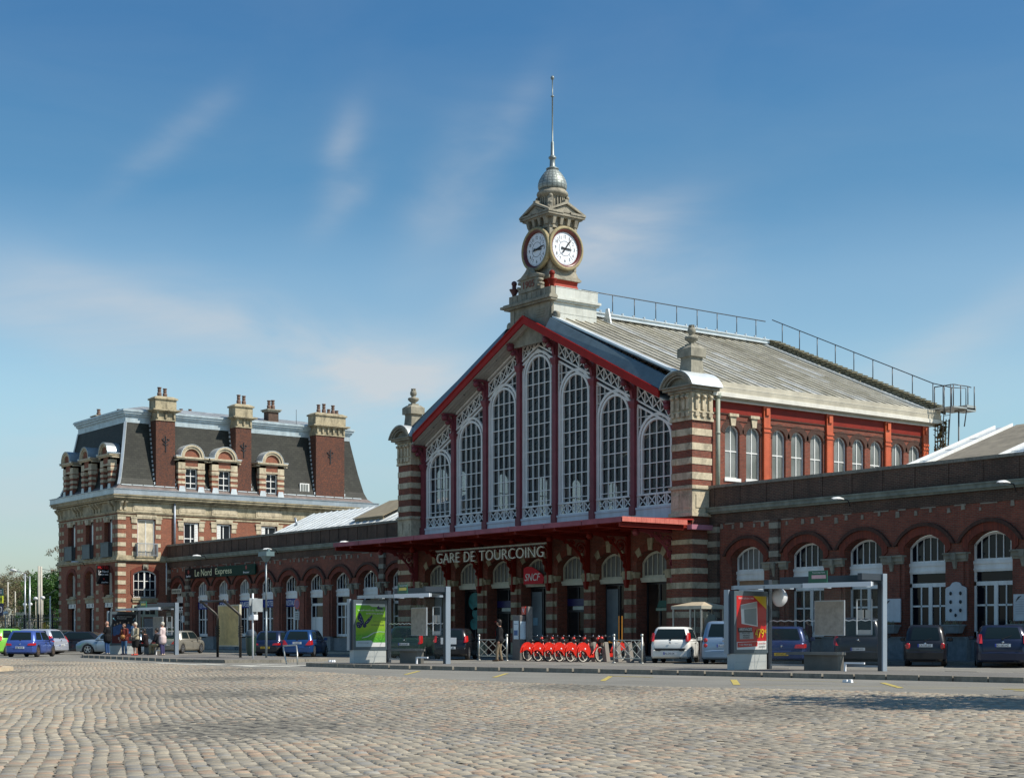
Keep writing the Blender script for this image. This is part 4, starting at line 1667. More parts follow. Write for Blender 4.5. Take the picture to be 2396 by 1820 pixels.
for i, (a, b) in enumerate(ops):
    c = (a + b) / 2
    mb = MB()
    frame_arch(mb, a, b, 3.88, 4.6, .53, 50.18, .11, .1, [k / 6 for k in range(1, 6)], (), .035)
    mb.box(a - .02, b + .02, 50.05, 50.3, 3.76, 3.88)
    mb.box(a, b, 50.1, 50.26, 3.66, 3.76)
    w_ = mb.build('fanlight', M['cream'], hall)
    g = MB()
    arc_fill(g, a + .03, b - .03, 3.9, 4.6, .5, 50.24)
    g.build('pane', M['boardglass'], w_)
    # shop front below
    mb = MB()
    y = 50.45
    split = (.42, .5, .5, .5, .42, .5, .45)[i]
    mb.box(a, a + .07, y, y + .09, .2, 3.66)
    mb.box(b - .07, b, y, y + .09, .2, 3.66)
    mb.box(a, b, y, y + .09, 3.56, 3.66)
    xs = a + (b - a) * split
    mb.box(xs - .03, xs + .03, y, y + .09, .2, 3.56)
    if i in (2, 4):
        mb.box(a, b, y - .02, y + .09, 2.3, 2.42)
    else:
        mb.box(a, b, y, y + .09, .2, .75)
    w_ = mb.build('shop_front', pm('dark_bronze_frame', (.035, .035, .04), .4, .3), hall)
    g = MB()
    g.quad((a, y + .05, .2), (b, y + .05, .2), (b, y + .05, 3.6), (a, y + .05, 3.6))
    g.build('pane', M['shopglass'], w_)
    if i in (2, 4):
        g = MB()
        g.box(a + .05, b - .05, y - .02, y + .03, 2.62, 2.98)
        g.build('sign_strip', pm('navy_strip', (.012, .012, .09), .4, var=.1), w_)
        g = MB()
        g.box(a + .5, b - .1, y - .04, y + .03, 2.42, 2.6)
        g.build('notice_strip', pm('pale_notice', (.5, .52, .45), .5), w_)
    if i == 1:
        g = MB()
        n = 18
        for cx_, cz_, rr in ((c - .05, 3.0, .62), (c + .1, 2.35, .42), (c - .12, 1.75, .4)):
            g.prism([(cx_ + rr * math.cos(2 * PI * k / n), y - .01, cz_ + rr * .8 * math.sin(2 * PI * k / n)) for k in range(n)], (0, .02, 0))
        g.build('window_sticker', pm('teal_film', (.02, .16, .15), .5, var=.5, scale=3), w_)
    if i == 6:
        g = MB()
        g.prism([(c - .3, y - .03, 2.45), (c + .6, y - .03, 2.45), (c + .45, y - .03, 2.78), (c - .15, y - .03, 2.78)], (0, .03, 0))
        g.build('window_sticker', pm('green_cross_film', (.01, .09, .06), .5), w_)
        g = MB()
        g.box(c - .35, c + .65, y - .04, y + .02, 2.3, 2.42)
        g.build('notice_strip', pm('pale_green_strip', (.25, .33, .24), .5), w_)
    if i in (0, 3, 5):
        g = MB()
        g.box(a + .12, xs - .08, y - .03, y, .85, 3.4)
        g.build('blind_panel', pm('blue_grey_panel', (.13, .155, .17), .4, var=.2, scale=1.5), w_)
    if i == 3:
        g = MB()
        g.box(a + .25, a + .62, y - .05, y - .03, 1.65, 2.05)
        g.build('notice', pm('blue_notice', (.2, .34, .42), .5), w_)
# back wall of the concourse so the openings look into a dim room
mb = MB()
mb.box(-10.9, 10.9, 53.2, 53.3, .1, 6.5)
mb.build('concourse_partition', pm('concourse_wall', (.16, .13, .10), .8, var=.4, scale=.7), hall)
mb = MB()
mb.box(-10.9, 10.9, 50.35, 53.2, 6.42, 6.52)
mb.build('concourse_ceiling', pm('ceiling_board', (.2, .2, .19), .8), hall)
mb = MB()
mb.box(4.35, 4.85, 51.2, 51.7, .1, 2.1)
mb.build('vending_machine', pm('vending_glow', (.75, .35, .06), .5, var=.6, scale=5, emit=.6), hall)

# canopy
cano = MB()
Xc, Yf, Yb = 12.38, 45.1, 49.4
zt, ze = 6.42, 6.2
cano.add([(-Xc, Yf, zt - .1), (Xc, Yf, zt - .1), (Xc, Yb, zt), (-Xc, Yb, zt), (-Xc, Yf, zt - .16), (Xc, Yf, zt - .16), (Xc, Yb, zt - .06), (-Xc, Yb, zt - .06)],
         [(0, 1, 2, 3), (7, 6, 5, 4), (1, 5, 6, 2), (0, 3, 7, 4), (0, 4, 5, 1)])
cano.box(-10.9, 10.9, Yb, 49.95, zt - .06, zt)
canopy = cano.build('canopy', M['canopyred'], hall)
mb = MB()
n = 9
for k in range(n):
    a, b = -Xc + 2 * Xc * k / n, -Xc + 2 * Xc * (k + 1) / n
    mb.box(a + .02, b - .02, Yf - .03, Yf, 6.1, 6.33)
mb.build('fascia', pm('fascia_rose', (.30, .075, .10), .5, var=.3, scale=1.0, spec=.25), canopy)
for s in (-1, 1):
    mb = MB()
    k = 14
    for j in range(k):
        a, b = Yf + (49.0 - Yf) * j / k, Yf + (49.0 - Yf) * (j + 1) / k
        mb.box(s * Xc, s * (Xc + .03), a + .005, b - .005, 6.12, 6.34)
    mb.build('end_fascia', pm('fascia_rose_sunlit', (.58, .17, .13), .4, var=.2, scale=3), canopy)  # ends share the fascia paint; sunlight put into a lighter rose
    mb = MB()
    mb.box(s * (Xc - .02), s * (Xc + .3), 49.02, 50.75, 5.92, 6.14)
    mb.build('gutter_box', pm('gutter_rose', (.40, .17, .22), .4, var=.2), canopy)
mb = MB()
mb.smooth = True
mb.tube([(12.52, 50.55, .1), (12.52, 50.55, 5.95)], .075, 10)
mb.build('canopy_downpipe', M['purple'], canopy)
# beams and purlins under the canopy
mb = MB()
for i in range(8):
    x = XC[i]
    mb.box(x - .05, x + .05, Yf + .05, 49.9, 5.98, 6.3)
    mb.box(x - .1, x + .1, Yf + .05, 49.9, 5.96, 6.0)
for y in (45.3, 46.6, 47.9, 49.1):
    mb.box(-Xc + .1, Xc - .1, y - .05, y + .05, 6.08, 6.26)
for x in (-12.2, 12.2):
    mb.box(x - .06, x + .06, Yf + .02, 49.35, 5.9, 6.26)
mb.build('canopy_beams', M['dkred'], canopy)
mb = MB()
for i in range(7):
    for y0, y1 in ((45.4, 46.5), (46.7, 47.8), (48.0, 49.0)):
        mb.quad((XC[i] + .2, y0, 6.235), (XC[i + 1] - .2, y0, 6.235), (XC[i + 1] - .2, y1, 6.24), (XC[i] + .2, y1, 6.24))
mb.build('canopy_glazing', pm('dirty_canopy_glass', (.22, .20, .16), .4, var=.4), canopy)
# curved openwork brackets
for i in range(8):
    x = XC[i] + (.25 if i == 7 else (-.25 if i == 0 else 0))
    mb = MB()
    y0, z0 = 49.62, 3.95
    L, H = 2.15, 1.95
    pts = []
    n = 14
    for k in range(n + 1):
        a = PI / 2 * k / n
        pts.append((x, y0 - .05 - L * (1 - math.cos(a)), z0 + H * math.sin(a)))
    for k in range(n):
        mb.bar(pts[k], pts[k + 1], .11, .09, up=(1, 0, 0))
    mb.box(x - .06, x + .06, y0 - .1, y0 + .15, 3.75, 5.95)
    mb.box(x - .06, x + .06, y0 - L - .25, y0, 5.86, 5.97)
    # scrolls between the arc and the corner
    for (cy_, cz_, rr) in ((-.42, 5.42, .32), (-.98, 5.62, .2), (-.25, 4.85, .2), (-1.38, 5.72, .12), (-.17, 4.45, .12)):
        m_ = 16
        q = [(x, y0 + cy_ + rr * (1 - .035 * k) * math.cos(.5 * k), cz_ + rr * (1 - .035 * k) * math.sin(.5 * k)) for k in range(m_ + 6)]
        for k in range(len(q) - 1):
            mb.bar(q[k], q[k + 1], .06, .045, up=(1, 0, 0))
        mb.lathe([(.01, -.04), (rr * .3, -.04), (rr * .3, .04), (.01, .04)], (x, y0 + cy_, cz_), 8, axis='x')
    mb.lathe([(.01, -.08), (.15, -.08), (.15, .08), (.01, .08)], (x, y0 - L - .2, 5.8), 12, axis='x')
    mb.frust(x, y0 - .02, .05, .1, 3.4, .12, .16, 3.78)
    mb.build('bracket', M['dkred'] if 0 < i < 7 else pm('bracket_rose', (.26, .05, .06), .45, var=.2), canopy)
# station name hung from the canopy
LET = pm('letter_ivory', (.66, .64, .54), .35, var=.05)
ns = thing('station_name_sign', 'row of ivory letters spelling the station name, hung under the red canopy', 'sign', (0, 47.0, 5))
mb = MB()
mb.smooth = True
mb.tube([(-4.85, 47.0, 5.60), (4.6, 47.0, 5.60)], .05, 8)
mb.smooth = False
mb.build('hanging_bar', pm('bar_ivory', (.42, .42, .35), .4), ns)
x = -4.72
ws = [('GARE', 1.92), ('DE', .84), ('TOURCOING', 4.9)]
tot = sum(w for _, w in ws)
gap = (9.2 - tot) / 2 * .55
sc_ = (9.2 - 2 * gap) / tot
mb = MB()
for w_, ww in ws:
    ww *= sc_
    lettering(w_, ww, .52, FR(x, 47.0, 4.94), LET, ns, .08, 'letters', bold=-.012)
    k = 0
    while k < ww:
        mb.box(x + k - .012, x + k + .012, 46.98, 47.0, 5.45, 5.58)
        k += .22
    x += ww + gap
mb.build('hangers', M['steel'], ns)
# red logo plate of the railway
lg = thing('railway_logo_sign', 'red curved plate with white letters in front of the middle fanlight', 'sign', (.3, 49.7, 3.8))
mb = MB()
top = [(-.62, 4.62), (-.3, 4.7), (.1, 4.66), (.5, 4.5), (.9, 4.28), (1.12, 4.08)]
mb.prism([(-.62, 49.62, 3.78), (1.0, 49.62, 3.78)] + [(a, 49.62, b) for a, b in top[::-1]], (0, .07, 0))
mb.build('plate', pm('logo_red', (.55, .004, .02), .5, var=.12, scale=.8, spec=.2), lg)
lettering('SNCF', 1.3, .38, FR(-.5, 49.62, 3.95), pm('logo_white', (.75, .74, .72), .4, var=0), lg, .02, shear=.25)
# ================================================================ LOW WINGS
def shop_window(par, a, b, zs, rise, fz, kind, y=50.86, text=None):
    """tall white frame: fanlight with upright bars, deep transom, glazed doors below"""
    mb = MB()
    n = 6
    frame_arch(mb, a, b, fz, zs, rise, y, .085, .09, [k / n for k in range(1, n)], (), .035)
    mb.box(a - .02, b + .02, y - .07, y + .1, fz - .12, fz)
    mb.box(a, b, y - .03, y + .1, fz - .42, fz - .12)
    mb.box(a - .01, b + .01, y - .06, y + .1, fz - .36, fz - .3)
    zd = fz - .42
    zt = zd - .38
    mb.box(a, a + .09, y, y + .09, .2, zd)
    mb.box(b - .09, b, y, y + .09, .2, zd)
    c = (a + b) / 2
    mb.box(a, b, y, y + .09, zt - .16, zt)
    bot = 1.12 if kind != 'door' else .22
    if kind == 'door':
        mb.box(a + .09, b - .09, y + .01, y + .08, .22, 1.15)
        mb.box(c - .05, c + .05, y - .01, y + .08, .22, zt - .1)
        mb.box(a + .09, b - .09, y, y + .08, 1.1, 1.22)
    elif kind == 'whitedoor':
        mb.box(a + .09, b - .55, y + .01, y + .08, .22, 2.25)
        mb.box(b - .6, b - .5, y, y + .09, .22, zt)
    else:
        mb.box(c - .085, c + .085, y - .01, y + .09, 1.12, zt)
        mb.box(a, b, y, y + .09, 1.12, 1.26)
        mb.box(a, b, y, y + .085, 1.05, 1.12)
    hb = 2.28
    mb.box(a, b, y + .01, y + .08, hb - .03, hb + .04)
    for q in (.27, .73):
        xx = a + (b - a) * q
        mb.box(xx - .025, xx + .025, y + .01, y + .08, bot, zt - .05)
    w_ = mb.build('tall_window', M['white'], par)
    g = MB()
    arc_fill(g, a + .03, b - .03, fz, zs, rise - .03, y + .05)
    g.quad((a + .05, y + .05, .22), (b - .05, y + .05, .22), (b - .05, y + .05, zd), (a + .05, y + .05, zd))
    g.build('pane', M['winglass'], w_)
    if kind == 'backed':
        g = MB()
        arc_fill(g, a + .06, b - .06, fz + .02, zs, rise - .05, y + .045)
        g.build('blind', M['boardglass'], w_)
        g = MB()
        g.quad((a + .1, y + .045, zt), (b - .1, y + .045, zt), (b - .1, y + .045, zd), (a + .1, y + .045, zd))
        g.build('transom_board', pm('plywood', (.33, .2, .11), .7, var=.25), w_)
    if kind == 'curtain':
        g = MB()
        arc_fill(g, a + .06, b - .06, fz + .02, zs, rise - .05, y + .045)
        g.build('curtain', M['curtain'], w_)
    if text:
        g = MB()
        g.box(a + .03, b - .03, y - .05, y - .01, zt - .16, zt + .36)
        sg = g.build('sign_panel', pm('blue_enamel', (.008, .035, .22), .5, var=.1, spec=.2), w_)
        wd = min(b - a - .12, .24 * len(text))
        lettering(text, wd, .34, FR((a + b) / 2 - wd / 2, y - .05, zt - .07), pm('sign_white', (.75, .76, .78), .4, var=0), sg, .012)
    return w_


def capital(par, x0, x1, zc=4.25):
    """stone impost block between two arches, with a small carved bracket"""
    mb = MB()
    mb.box(x0, x1, 50.36, 50.6, zc - .16, zc + .02)
    mb.box(x0 - .03, x1 + .03, 50.30, 50.6, zc + .02, zc + .09)
    mb.box(x0 + .02, x1 - .02, 50.42, 50.6, zc - .26, zc - .16)
    c = (x0 + x1) / 2
    mb.frust(c, 50.4, .05, .06, zc - .55, .1, .14, zc - .12)
    mb.box(c - .1, c + .1, 50.22, 50.4, zc - .2, zc + .06)
    mb.build('impost', M['stone_g'], par)


def wing(name, label, X0, X1, ops, kinds, texts, boxlist):
    par = thing(name, label, 'station wing', ((X0 + X1) / 2, 50.5, 0))
    mb = MB()
    wall(mb, X0, X1, 1.05, 6.2, [(a, b, 1.05, 4.66, .47) for a, b in ops], .4, 50.5)
    # recess behind each opening's inner order
    mb.build('brick_wall', M['brick'], par)
    mb = MB()
    x = X0
    for a, b in sorted(ops) + [(X1, X1)]:
        if a > x:
            mb.box(x, a, 50.38, 50.9, .05, 1.0)
            mb.box(x, a, 50.34, 50.9, 1.0, 1.06)
        if b > a:
            mb.box(a, b, 50.62, 50.95, .05, .98 if True else .2)
        x = b
    mb.build('plinth', M['plinth'], par)
    mb = MB()
    mb.box(X0, X1, 50.47, 50.8, 6.2, 6.72)
    mb.box(X0, X1, 50.44, 50.8, 7.0, 7.84)
    x = X0 + .15
    k = 0
    st = 1.13 if X0 < 0 else 1.62
    while x < X1 - .3:
        mb.box(x, x + .24, 50.41, 50.45, 7.0, 7.84)
        x += st
    mb.build('parapet', M['brick_dark'], par)
    mb = MB()
    x = X0
    while x < X1 - .01:
        e = min(x + 1.05, X1)
        mb.box(x + .004, e - .004, 50.36, 50.85, 7.84 + random.uniform(-.006, .006), 7.97 + random.uniform(-.006, .006))
        x = e
    mb.build('coping', M['kerb'], par)
    mb = MB()
    mb.box(X0, X1, 50.22, 50.5, 6.74, 6.9)
    mb.box(X0, X1, 50.18, 50.5, 6.9, 6.96)
    mb.box(X0, X1, 50.32, 50.5, 6.66, 6.74)
    mb.build('gutter_ledge', pm('mossy_zinc', (.19, .21, .175), .7, .1, var=.35, scale=2.5), par)
    # stubs of the old canopy left in the brickwork
    mb = MB()
    x = X0 + .8
    while x < X1 - .5:
        s_ = random.uniform(.05, .10)
        if random.random() < .85:
            z = 6.12 - random.uniform(0, .16)
            mb.prism([(x - s_, 50.46, z - s_ * 1.6), (x + s_, 50.46, z - s_ * 1.4), (x + s_ * .7, 50.46, z + s_), (x - s_ * .8, 50.46, z + s_ * 1.1)], (0, .06, 0))
        x += random.uniform(.5, .95)
    x = X0 + 1
    while x < X1 - 1:
        w = random.uniform(.3, 1.1)
        mb.box(x, x + w, 50.47, 50.5, 6.15, 6.2)
        x += w + random.uniform(.4, 1.5)
    mb.build('mortar_stubs', pm('mortar_stub', (.24, .21, .165), .9, var=.3), par)
    ed = sorted(ops)
    for a, b in ed:
        ar = MB()
        arch_ring(ar, a, b, 4.66, .47, .36, 50.44, 50.5, 12, .38)
        o = ar.build('window_arch', M['arch_brick'], par)
        hd = MB()
        A = arc(a - .36, b + .36, 4.66 + .06, .73, 14)
        B = arc(a - .5, b + .5, 4.66 + .04, .90, 14)
        hd.band([(p, 50.36, q) for p, q in A], [(p, 50.36, q) for p, q in B], (0, .14, 0))
        hd.build('hood_mould', M['hood_brick'], o)
    for (a0, b0), (a1, b1) in zip(ed, ed[1:]):
        capital(par, b0 + .01, a1 - .01)
        pm_ = MB()
        pm_.box(b0 + .18, a1 - .18, 50.42, 50.5, 1.06, 3.98)
        pm_.build('pier', M['brick'], par)
    for (a, b), k, t in zip(ops, kinds, texts):
        shop_window(par, a + .0, b - .0, 4.64, .45, 3.93 + .07, k, text=t)
    # stone-banded pilasters
    for x0, x1 in boxlist:
        mb = MB()
        mb.box(x0, x1, 50.34, 50.5, 1.0, 6.2)
        p = mb.build('banded_pilaster', M['brick_dark'], par)
        mb = MB()
        for z in (1.25, 1.93, 2.6, 3.27, 4.55, 5.15, 5.8):
            mb.box(x0 - .02, x1 + .02, 50.31, 50.5, z, z + .26)
        mb.build('stone_bands', M['stone_g'], p)
    return par


R_OPS = [(13.72, 15.72), (17.18, 19.2), (20.36, 22.34), (23.46, 25.46), (26.55, 28.53), (29.65, 31.65), (32.75, 34.75)]
wr = wing('right_wing', 'low red-brick wing right of the hall with tall white arched windows', 12.3, 36.5, R_OPS,
          ['backed', 'window', 'window', 'window', 'window', 'window', 'window'], [None] * 7, [(12.35, 12.95), (16.2, 16.7)])
L_OPS = [(-45.2, -43.5), (-41.55, -39.4), (-38.2, -36.1), (-34.95, -32.85), (-31.65, -29.5), (-28.3, -26.2), (-25.0, -22.9), (-21.75, -19.6), (-18.45, -16.3), (-15.1, -13.1)]
wl = wing('left_wing', 'low red-brick wing between the hall and the mansard-roofed corner building', -46.05, -12.3, L_OPS,
          ['door', 'curtain', 'curtain', 'curtain', 'window', 'window', 'whitedoor', 'door', 'window', 'window'],
          ['', 'LE NORD', 'EXPRESS', 'BRASSERIE', 'HOTEL', 'RESTAURANT', None, None, None, None], [(-42.8, -42.2), (-15.9, -15.4), (-12.9, -12.35), (-46.0, -45.6)])

# roofs behind the parapets
mb = MB()
mb.prism([(21.56, 51.0, 7.55), (38, 51.0, 7.55), (38, 58.8, 10.29), (21.56, 58.8, 10.29)], (0, 0, -.12))
mb.prism([(21.56, 66.6, 7.55), (38, 66.6, 7.55), (38, 58.8, 10.29), (21.56, 58.8, 10.29)], (0, 0, -.12))
mb.prism([(21.56, 51.0, 7.4), (21.56, 58.8, 10.15), (21.56, 66.6, 7.4), (21.56, 66.6, 3), (21.56, 51.0, 3)], (.1, 0, 0))
rr = mb.build('roof', M['zinc_w'], wr)
sl_ = (10.29 - 7.55) / 7.8


def rp(x, y, dz=.02):
    return (x, y, 7.55 + (y - 51) * sl_ + dz)


for (x0, x1, y0, y1) in ((23.0, 26.0, 51.0, 58.6), (28.2, 31.2, 51.0, 58.6), (33.4, 36.4, 51.0, 58.6)):
    mb = MB()
    mb.prism([rp(x0, y0), rp(x1, y0), rp(x1, y1), rp(x0, y1)], (0, 0, .05))
    mb.build('felt_strip', pm('brown_roofing', (.21, .185, .14), .85, var=.25, scale=2), rr)
for (x0, x1) in ((22.0, 22.8), (26.5, 27.8), (31.7, 33.0)):
    mb = MB()
    for k in range(4):
        y0, y1 = 51.6 + k * 1.7, 51.6 + k * 1.7 + 1.55
        mb.prism([rp(x0, y0, .05), rp(x1, y0, .05), rp(x1, y1, .05), rp(x0, y1, .05)], (0, 0, .03))
    mb.build('skylight', pm('skylight_glass', (.42, .47, .49), .15, var=.15, scale=1.2), rr)
    mb = MB()
    for x in (x0 - .08, x1 + .02):
        mb.prism([rp(x, 51.0, .02), rp(x + .07, 51.0, .02), rp(x + .07, 58.5, .02), rp(x, 58.5, .02)], (0, 0, .16))
    mb.build('skylight_kerb', M['white'], rr)
mb = MB()
mb.prism([(12.4, 50.8, 7.0), (21.5, 50.8, 7.0), (21.5, 66.6, 7.0), (12.4, 66.6, 7.0)], (0, 0, .1))
mb.build('flat_roof', pm('flat_roof_felt', (.12, .12, .11), .9), wr)

mb = MB()
mb.prism([(-32.0, 51.0, 7.72), (-12.4, 51.0, 7.72), (-12.4, 55.1, 9.66), (-32.0, 55.1, 9.66)], (0, 0, -.1))
mb.prism([(-32.0, 59.4, 7.72), (-12.4, 59.4, 7.72), (-12.4, 55.1, 9.66), (-32.0, 55.1, 9.66)], (0, 0, -.1))
mb.prism([(-31.9, 51.0, 7.6), (-31.9, 55.1, 9.55), (-31.9, 59.4, 7.6), (-31.9, 59.4, 5), (-31.9, 51, 5)], (.1, 0, 0))
rl = mb.build('roof', M['wingzinc'], wl)
mb = MB()
x = -32.0
while x < -12.5:
    mb.prism([(x, 51.0, 7.72), (x + .05, 51.0, 7.72), (x + .05, 55.1, 9.66), (x, 55.1, 9.66)], (0, 0, .06))
    x += .8
mb.build('standing_seams', M['zinc_w'], rl)
mb = MB()
mb.prism([(-22.2, 52.3, 8.55), (-18.6, 52.3, 8.55), (-18.6, 55.1, 9.86), (-22.2, 55.1, 9.86)], (0, 0, .06))
mb.prism([(-22.1, 52.4, 8.2), (-18.7, 52.4, 8.2), (-18.7, 52.4, 8.56), (-22.1, 52.4, 8.56)], (0, .08, 0))
mb.build('raised_hatch', pm('brown_hatch', (.25, .21, .14), .8, var=.15), rl)
mb = MB()
mb.smooth = True
mb.tube([(-31.0, 53.2, 8.6), (-31.15, 53.1, 9.25)], .08, 8)
mb.build('vent_pipe', M['zinc'], rl)
mb = MB()
mb.prism([(-45.5, 50.8, 7.0), (-32, 50.8, 7.0), (-32, 59.4, 7.0), (-45.5, 59.4, 7.0)], (0, 0, .1))
mb.build('flat_roof', pm('flat_roof_felt', (.12, .12, .11), .9), wl)

# name board of the cafe
cb = thing('cafe_name_board', 'long black and green name board above the arches of the left wing', 'sign', (-38.5, 50.3, 5.6))
mb = MB()
mb.m = 0
mb.box(-42.6, -37.4, 50.24, 50.34, 5.3, 6.02)
mb.m = 1
mb.box(-37.4, -31.6, 50.24, 50.34, 5.3, 6.02)
mb.m = 2
mb.prism([(-42.0 + .14 * math.cos(k), 50.235, 5.78 + .16 * math.sin(k)) for k in np.linspace(0, 6, 8)], (0, .005, 0))
mb.prism([(-32.9 + .13 * math.cos(k), 50.235, 5.82 + .15 * math.sin(k)) for k in np.linspace(0, 6, 8)], (0, .005, 0))
mb.build('board', [pm('board_black', (.004, .004, .005), .6, var=0, spec=.15), pm('board_green', (.003, .035, .022), .6, var=.1, spec=.15), pm('board_red', (.25, .02, .02), .5)], cb)
YL = pm('letter_cream', (.72, .70, .42), .4, var=0)
lettering('Le Nord', 2.7, .5, FR(-40.9, 50.235, 5.42), YL, cb, .012)
lettering('Express', 2.55, .55, FR(-37.6, 50.235, 5.35), YL, cb, .012)
lettering('Jupiler', .8, .2, FR(-42.4, 50.235, 5.36), pm('sign_white', (.75, .76, .78), .4, var=0), cb, .012)
lettering('Brasseur', .9, .14, FR(-33.3, 50.235, 5.42), pm('sign_white', (.75, .76, .78), .4, var=0), cb, .012)

# flood lamps on arms along the ledge
WHITE_L = pm('lamp_shell', (.66, .68, .68), .3, var=.05)


def wall_lamp(x, y, z, rz, label):
    t = thing('wall_lamp', label, 'wall lamp', (x, y, z), rz, 'flood lamps on the gutter ledge')
    mb = MB()
    mb.smooth = True
    mb.tube([(0, 0, -.25), (0, -.15, 0), (0, -.6, .02)], .03, 6)
    mb.build('arm', M['steel'], t, world=False)
    mb = MB()
    mb.smooth = True
    n = 8
    vs = []
    prof = [(-.45, .03, -.02), (-.52, .13, .05), (-.75, .19, .09), (-1.0, .17, .06), (-1.12, .06, -.01)]
    for yy, w, h in prof:
        for k in range(n + 1):
            a = PI * k / n
            vs.append((w * math.cos(a), yy, (h + .03) * math.sin(a)))
    fs = []
    for i in range(len(prof) - 1):
        for k in range(n):
            fs.append((i * (n + 1) + k, i * (n + 1) + k + 1, (i + 1) * (n + 1) + k + 1, (i + 1) * (n + 1) + k))
        fs.append((i * (n + 1), (i + 1) * (n + 1), (i + 1) * (n + 1) + n, i * (n + 1) + n))
    mb.add(vs, fs)
    mb.build('lamp_head', WHITE_L, t, world=False)
    return t


wall_lamp(20.9, 50.2, 6.7, 0, 'white flood lamp on the right wing ledge, above the white shelter roof')
wall_lamp(28.9, 50.2, 6.75, 0, 'white flood lamp on the right wing ledge, at the right border of the photo')
wall_lamp(-38.9, 50.2, 6.8, 0, 'white flood lamp right above the black and green name board')
wall_lamp(-28.3, 50.2, 6.8, 0, 'white flood lamp on the left wing ledge, just right of the camera pole')
wall_lamp(-18.4, 50.2, 6.8, 0, 'white flood lamp on the left wing ledge, beside the canopy left end')

# plaques and planters on the right wing
M['plaque'] = pm('plaque_white', (.50, .53, .56), .4, var=.12, streak=.15)


def plaque(x0, x1, z0, z1, label, curved=False, loc=None):
    t = thing('wall_plaque', label, 'plaque', ((x0 + x1) / 2, 50.36, z0))
    mb = MB()
    y = 50.34
    if curved:
        c = (x0 + x1) / 2
        w = (x1 - x0) / 2
        pts = [(x0, z0), (x1, z0), (x1, z1 - .28), (x1 - .04, z1 - .22), (c + w * .55, z1 - .16), (c + w * .35, z1 - .04), (c, z1), (c - w * .35, z1 - .04), (c - w * .55, z1 - .16), (x0 + .04, z1 - .22), (x0, z1 - .28)]
        mb.prism([(a, y, b) for a, b in pts], (0, .05, 0))
    else:
        mb.box(x0, x1, y, y + .05, z0, z1)
    p = mb.build('board', M['plaque'], t)
    mb = MB()
    if curved:
        c = (x0 + x1) / 2
        for k in range(3):
            for s in (-1, 1):
                mb.ball((c + s * .23, y - .02, z1 - .45 - .33 * k), .055, 8, 1.4)
        mb.ball((c, y - .02, z0 + .22), .05, 8, 1.4)
        mb.build('medallions', M['iron'], t)
    else:
        mb.prism([(x0 + .1, y - .01, z1 - .28), (x0 + .2, y - .01, z1 - .1), (x0 + .35, y - .01, z1 - .06), (x0 + .2, y - .01, z1 - .2)], (0, .01, 0))
        mb.build('emblem', M['iron'], t)
        if x0 > 28:
            mb = MB()
            for k in range(7):
                mb.box(x0 + .1, x1 - .1, y - .006, y, z1 - .2 - k * .09, z1 - .185 - k * .09)
            mb.build('inscription', pm('faint_lettering', (.25, .27, .3), .6), t)
    return t


plaque(22.52, 23.38, 1.65, 2.6, 'plain square white plaque with a dark leaf emblem, behind the shelter right post')
plaque(25.58, 26.56, 1.68, 3.2, 'tall white memorial plaque with curved top and seven dark medallions', True)
plaque(28.68, 29.5, 1.66, 2.66, 'white lettered plaque at the right border, above the dark blue hatchback')
for x0, x1, lb in ((22.5, 23.35, 'stone planter under the plain square plaque'), (25.62, 26.5, 'stone planter with dry grass under the curved memorial plaque'), (28.6, 29.5, 'stone planter behind the dark blue hatchback at the right border')):
    t = thing('planter', lb, 'planter', ((x0 + x1) / 2, 50.1, 1.2), 0, 'stone planters under the plaques')
    mb = MB()
    c = (x0 + x1) / 2
    mb.frust(c, 50.16, .36, .13, 1.2, .44, .2, 1.48)
    mb.box(c - .46, c + .46, 49.94, 50.4, 1.48, 1.54)
    mb.build('trough', M['plinth'], t)
    mb = MB()
    for k in range(50):
        a = random.uniform(-.38, .38)
        mb.bar((c + a, 50.16 + random.uniform(-.12, .12), 1.5), (c + a + random.uniform(-.08, .08), 50.16 + random.uniform(-.16, .1), 1.5 + random.uniform(.06, .22)), .012, .012)
    mb.build('dry_plants', pm('dry_grass', (.22, .2, .12), .9), t)
t = thing('wall_vent_box', 'small white box on the left wing beside the first door', 'box', (-43.0, 50.3, 1.6))
mb = MB()
mb.box(-43.15, -42.9, 50.22, 50.34, 2.1, 2.6)
mb.build('box', M['white'], t)
t = thing('door_sign', 'small lettered white board fixed across the fanlight of the leftmost door', 'sign', (-44.4, 50.3, 4.4))
mb = MB()
mb.box(-45.25, -43.6, 50.4, 50.46, 4.25, 4.62)
mb.build('board', M['cream'], t)
lettering('ENTREE HOTEL', 1.4, .17, FR(-45.12, 50.4, 4.35), M['iron'], t, .01)
t = thing('door_notice', 'white lit-up panel with small drawings above the leftmost door of the left wing', 'sign', (-44.4, 50.7, 3.0))
mb = MB()
mb.box(-45.15, -43.6, 50.7, 50.78, 2.82, 3.28)
mb.build('board', M['white'], t)
mb = MB()
for k in range(3):
    mb.ball((-44.8 + .45 * k, 50.69, 3.1), .09, 8, .8)
mb.box(-45.0, -43.8, 50.685, 50.7, 2.88, 2.93)
mb.build('drawing', M['iron'], t)
# ================================================================ CORNER BUILDING with mansard roof
HX0, HX1, HY0, HY1 = -57.9, -46.1, 46.5, 68.4
hot = thing('corner_building', 'three-storey brick and stone corner building with slate mansard roof and banded quoins', 'building', ((HX0 + HX1) / 2, HY0, 0))
FF = FR(0, HY0, 0)
SF = FR(HX1, 0, 0, R(90))
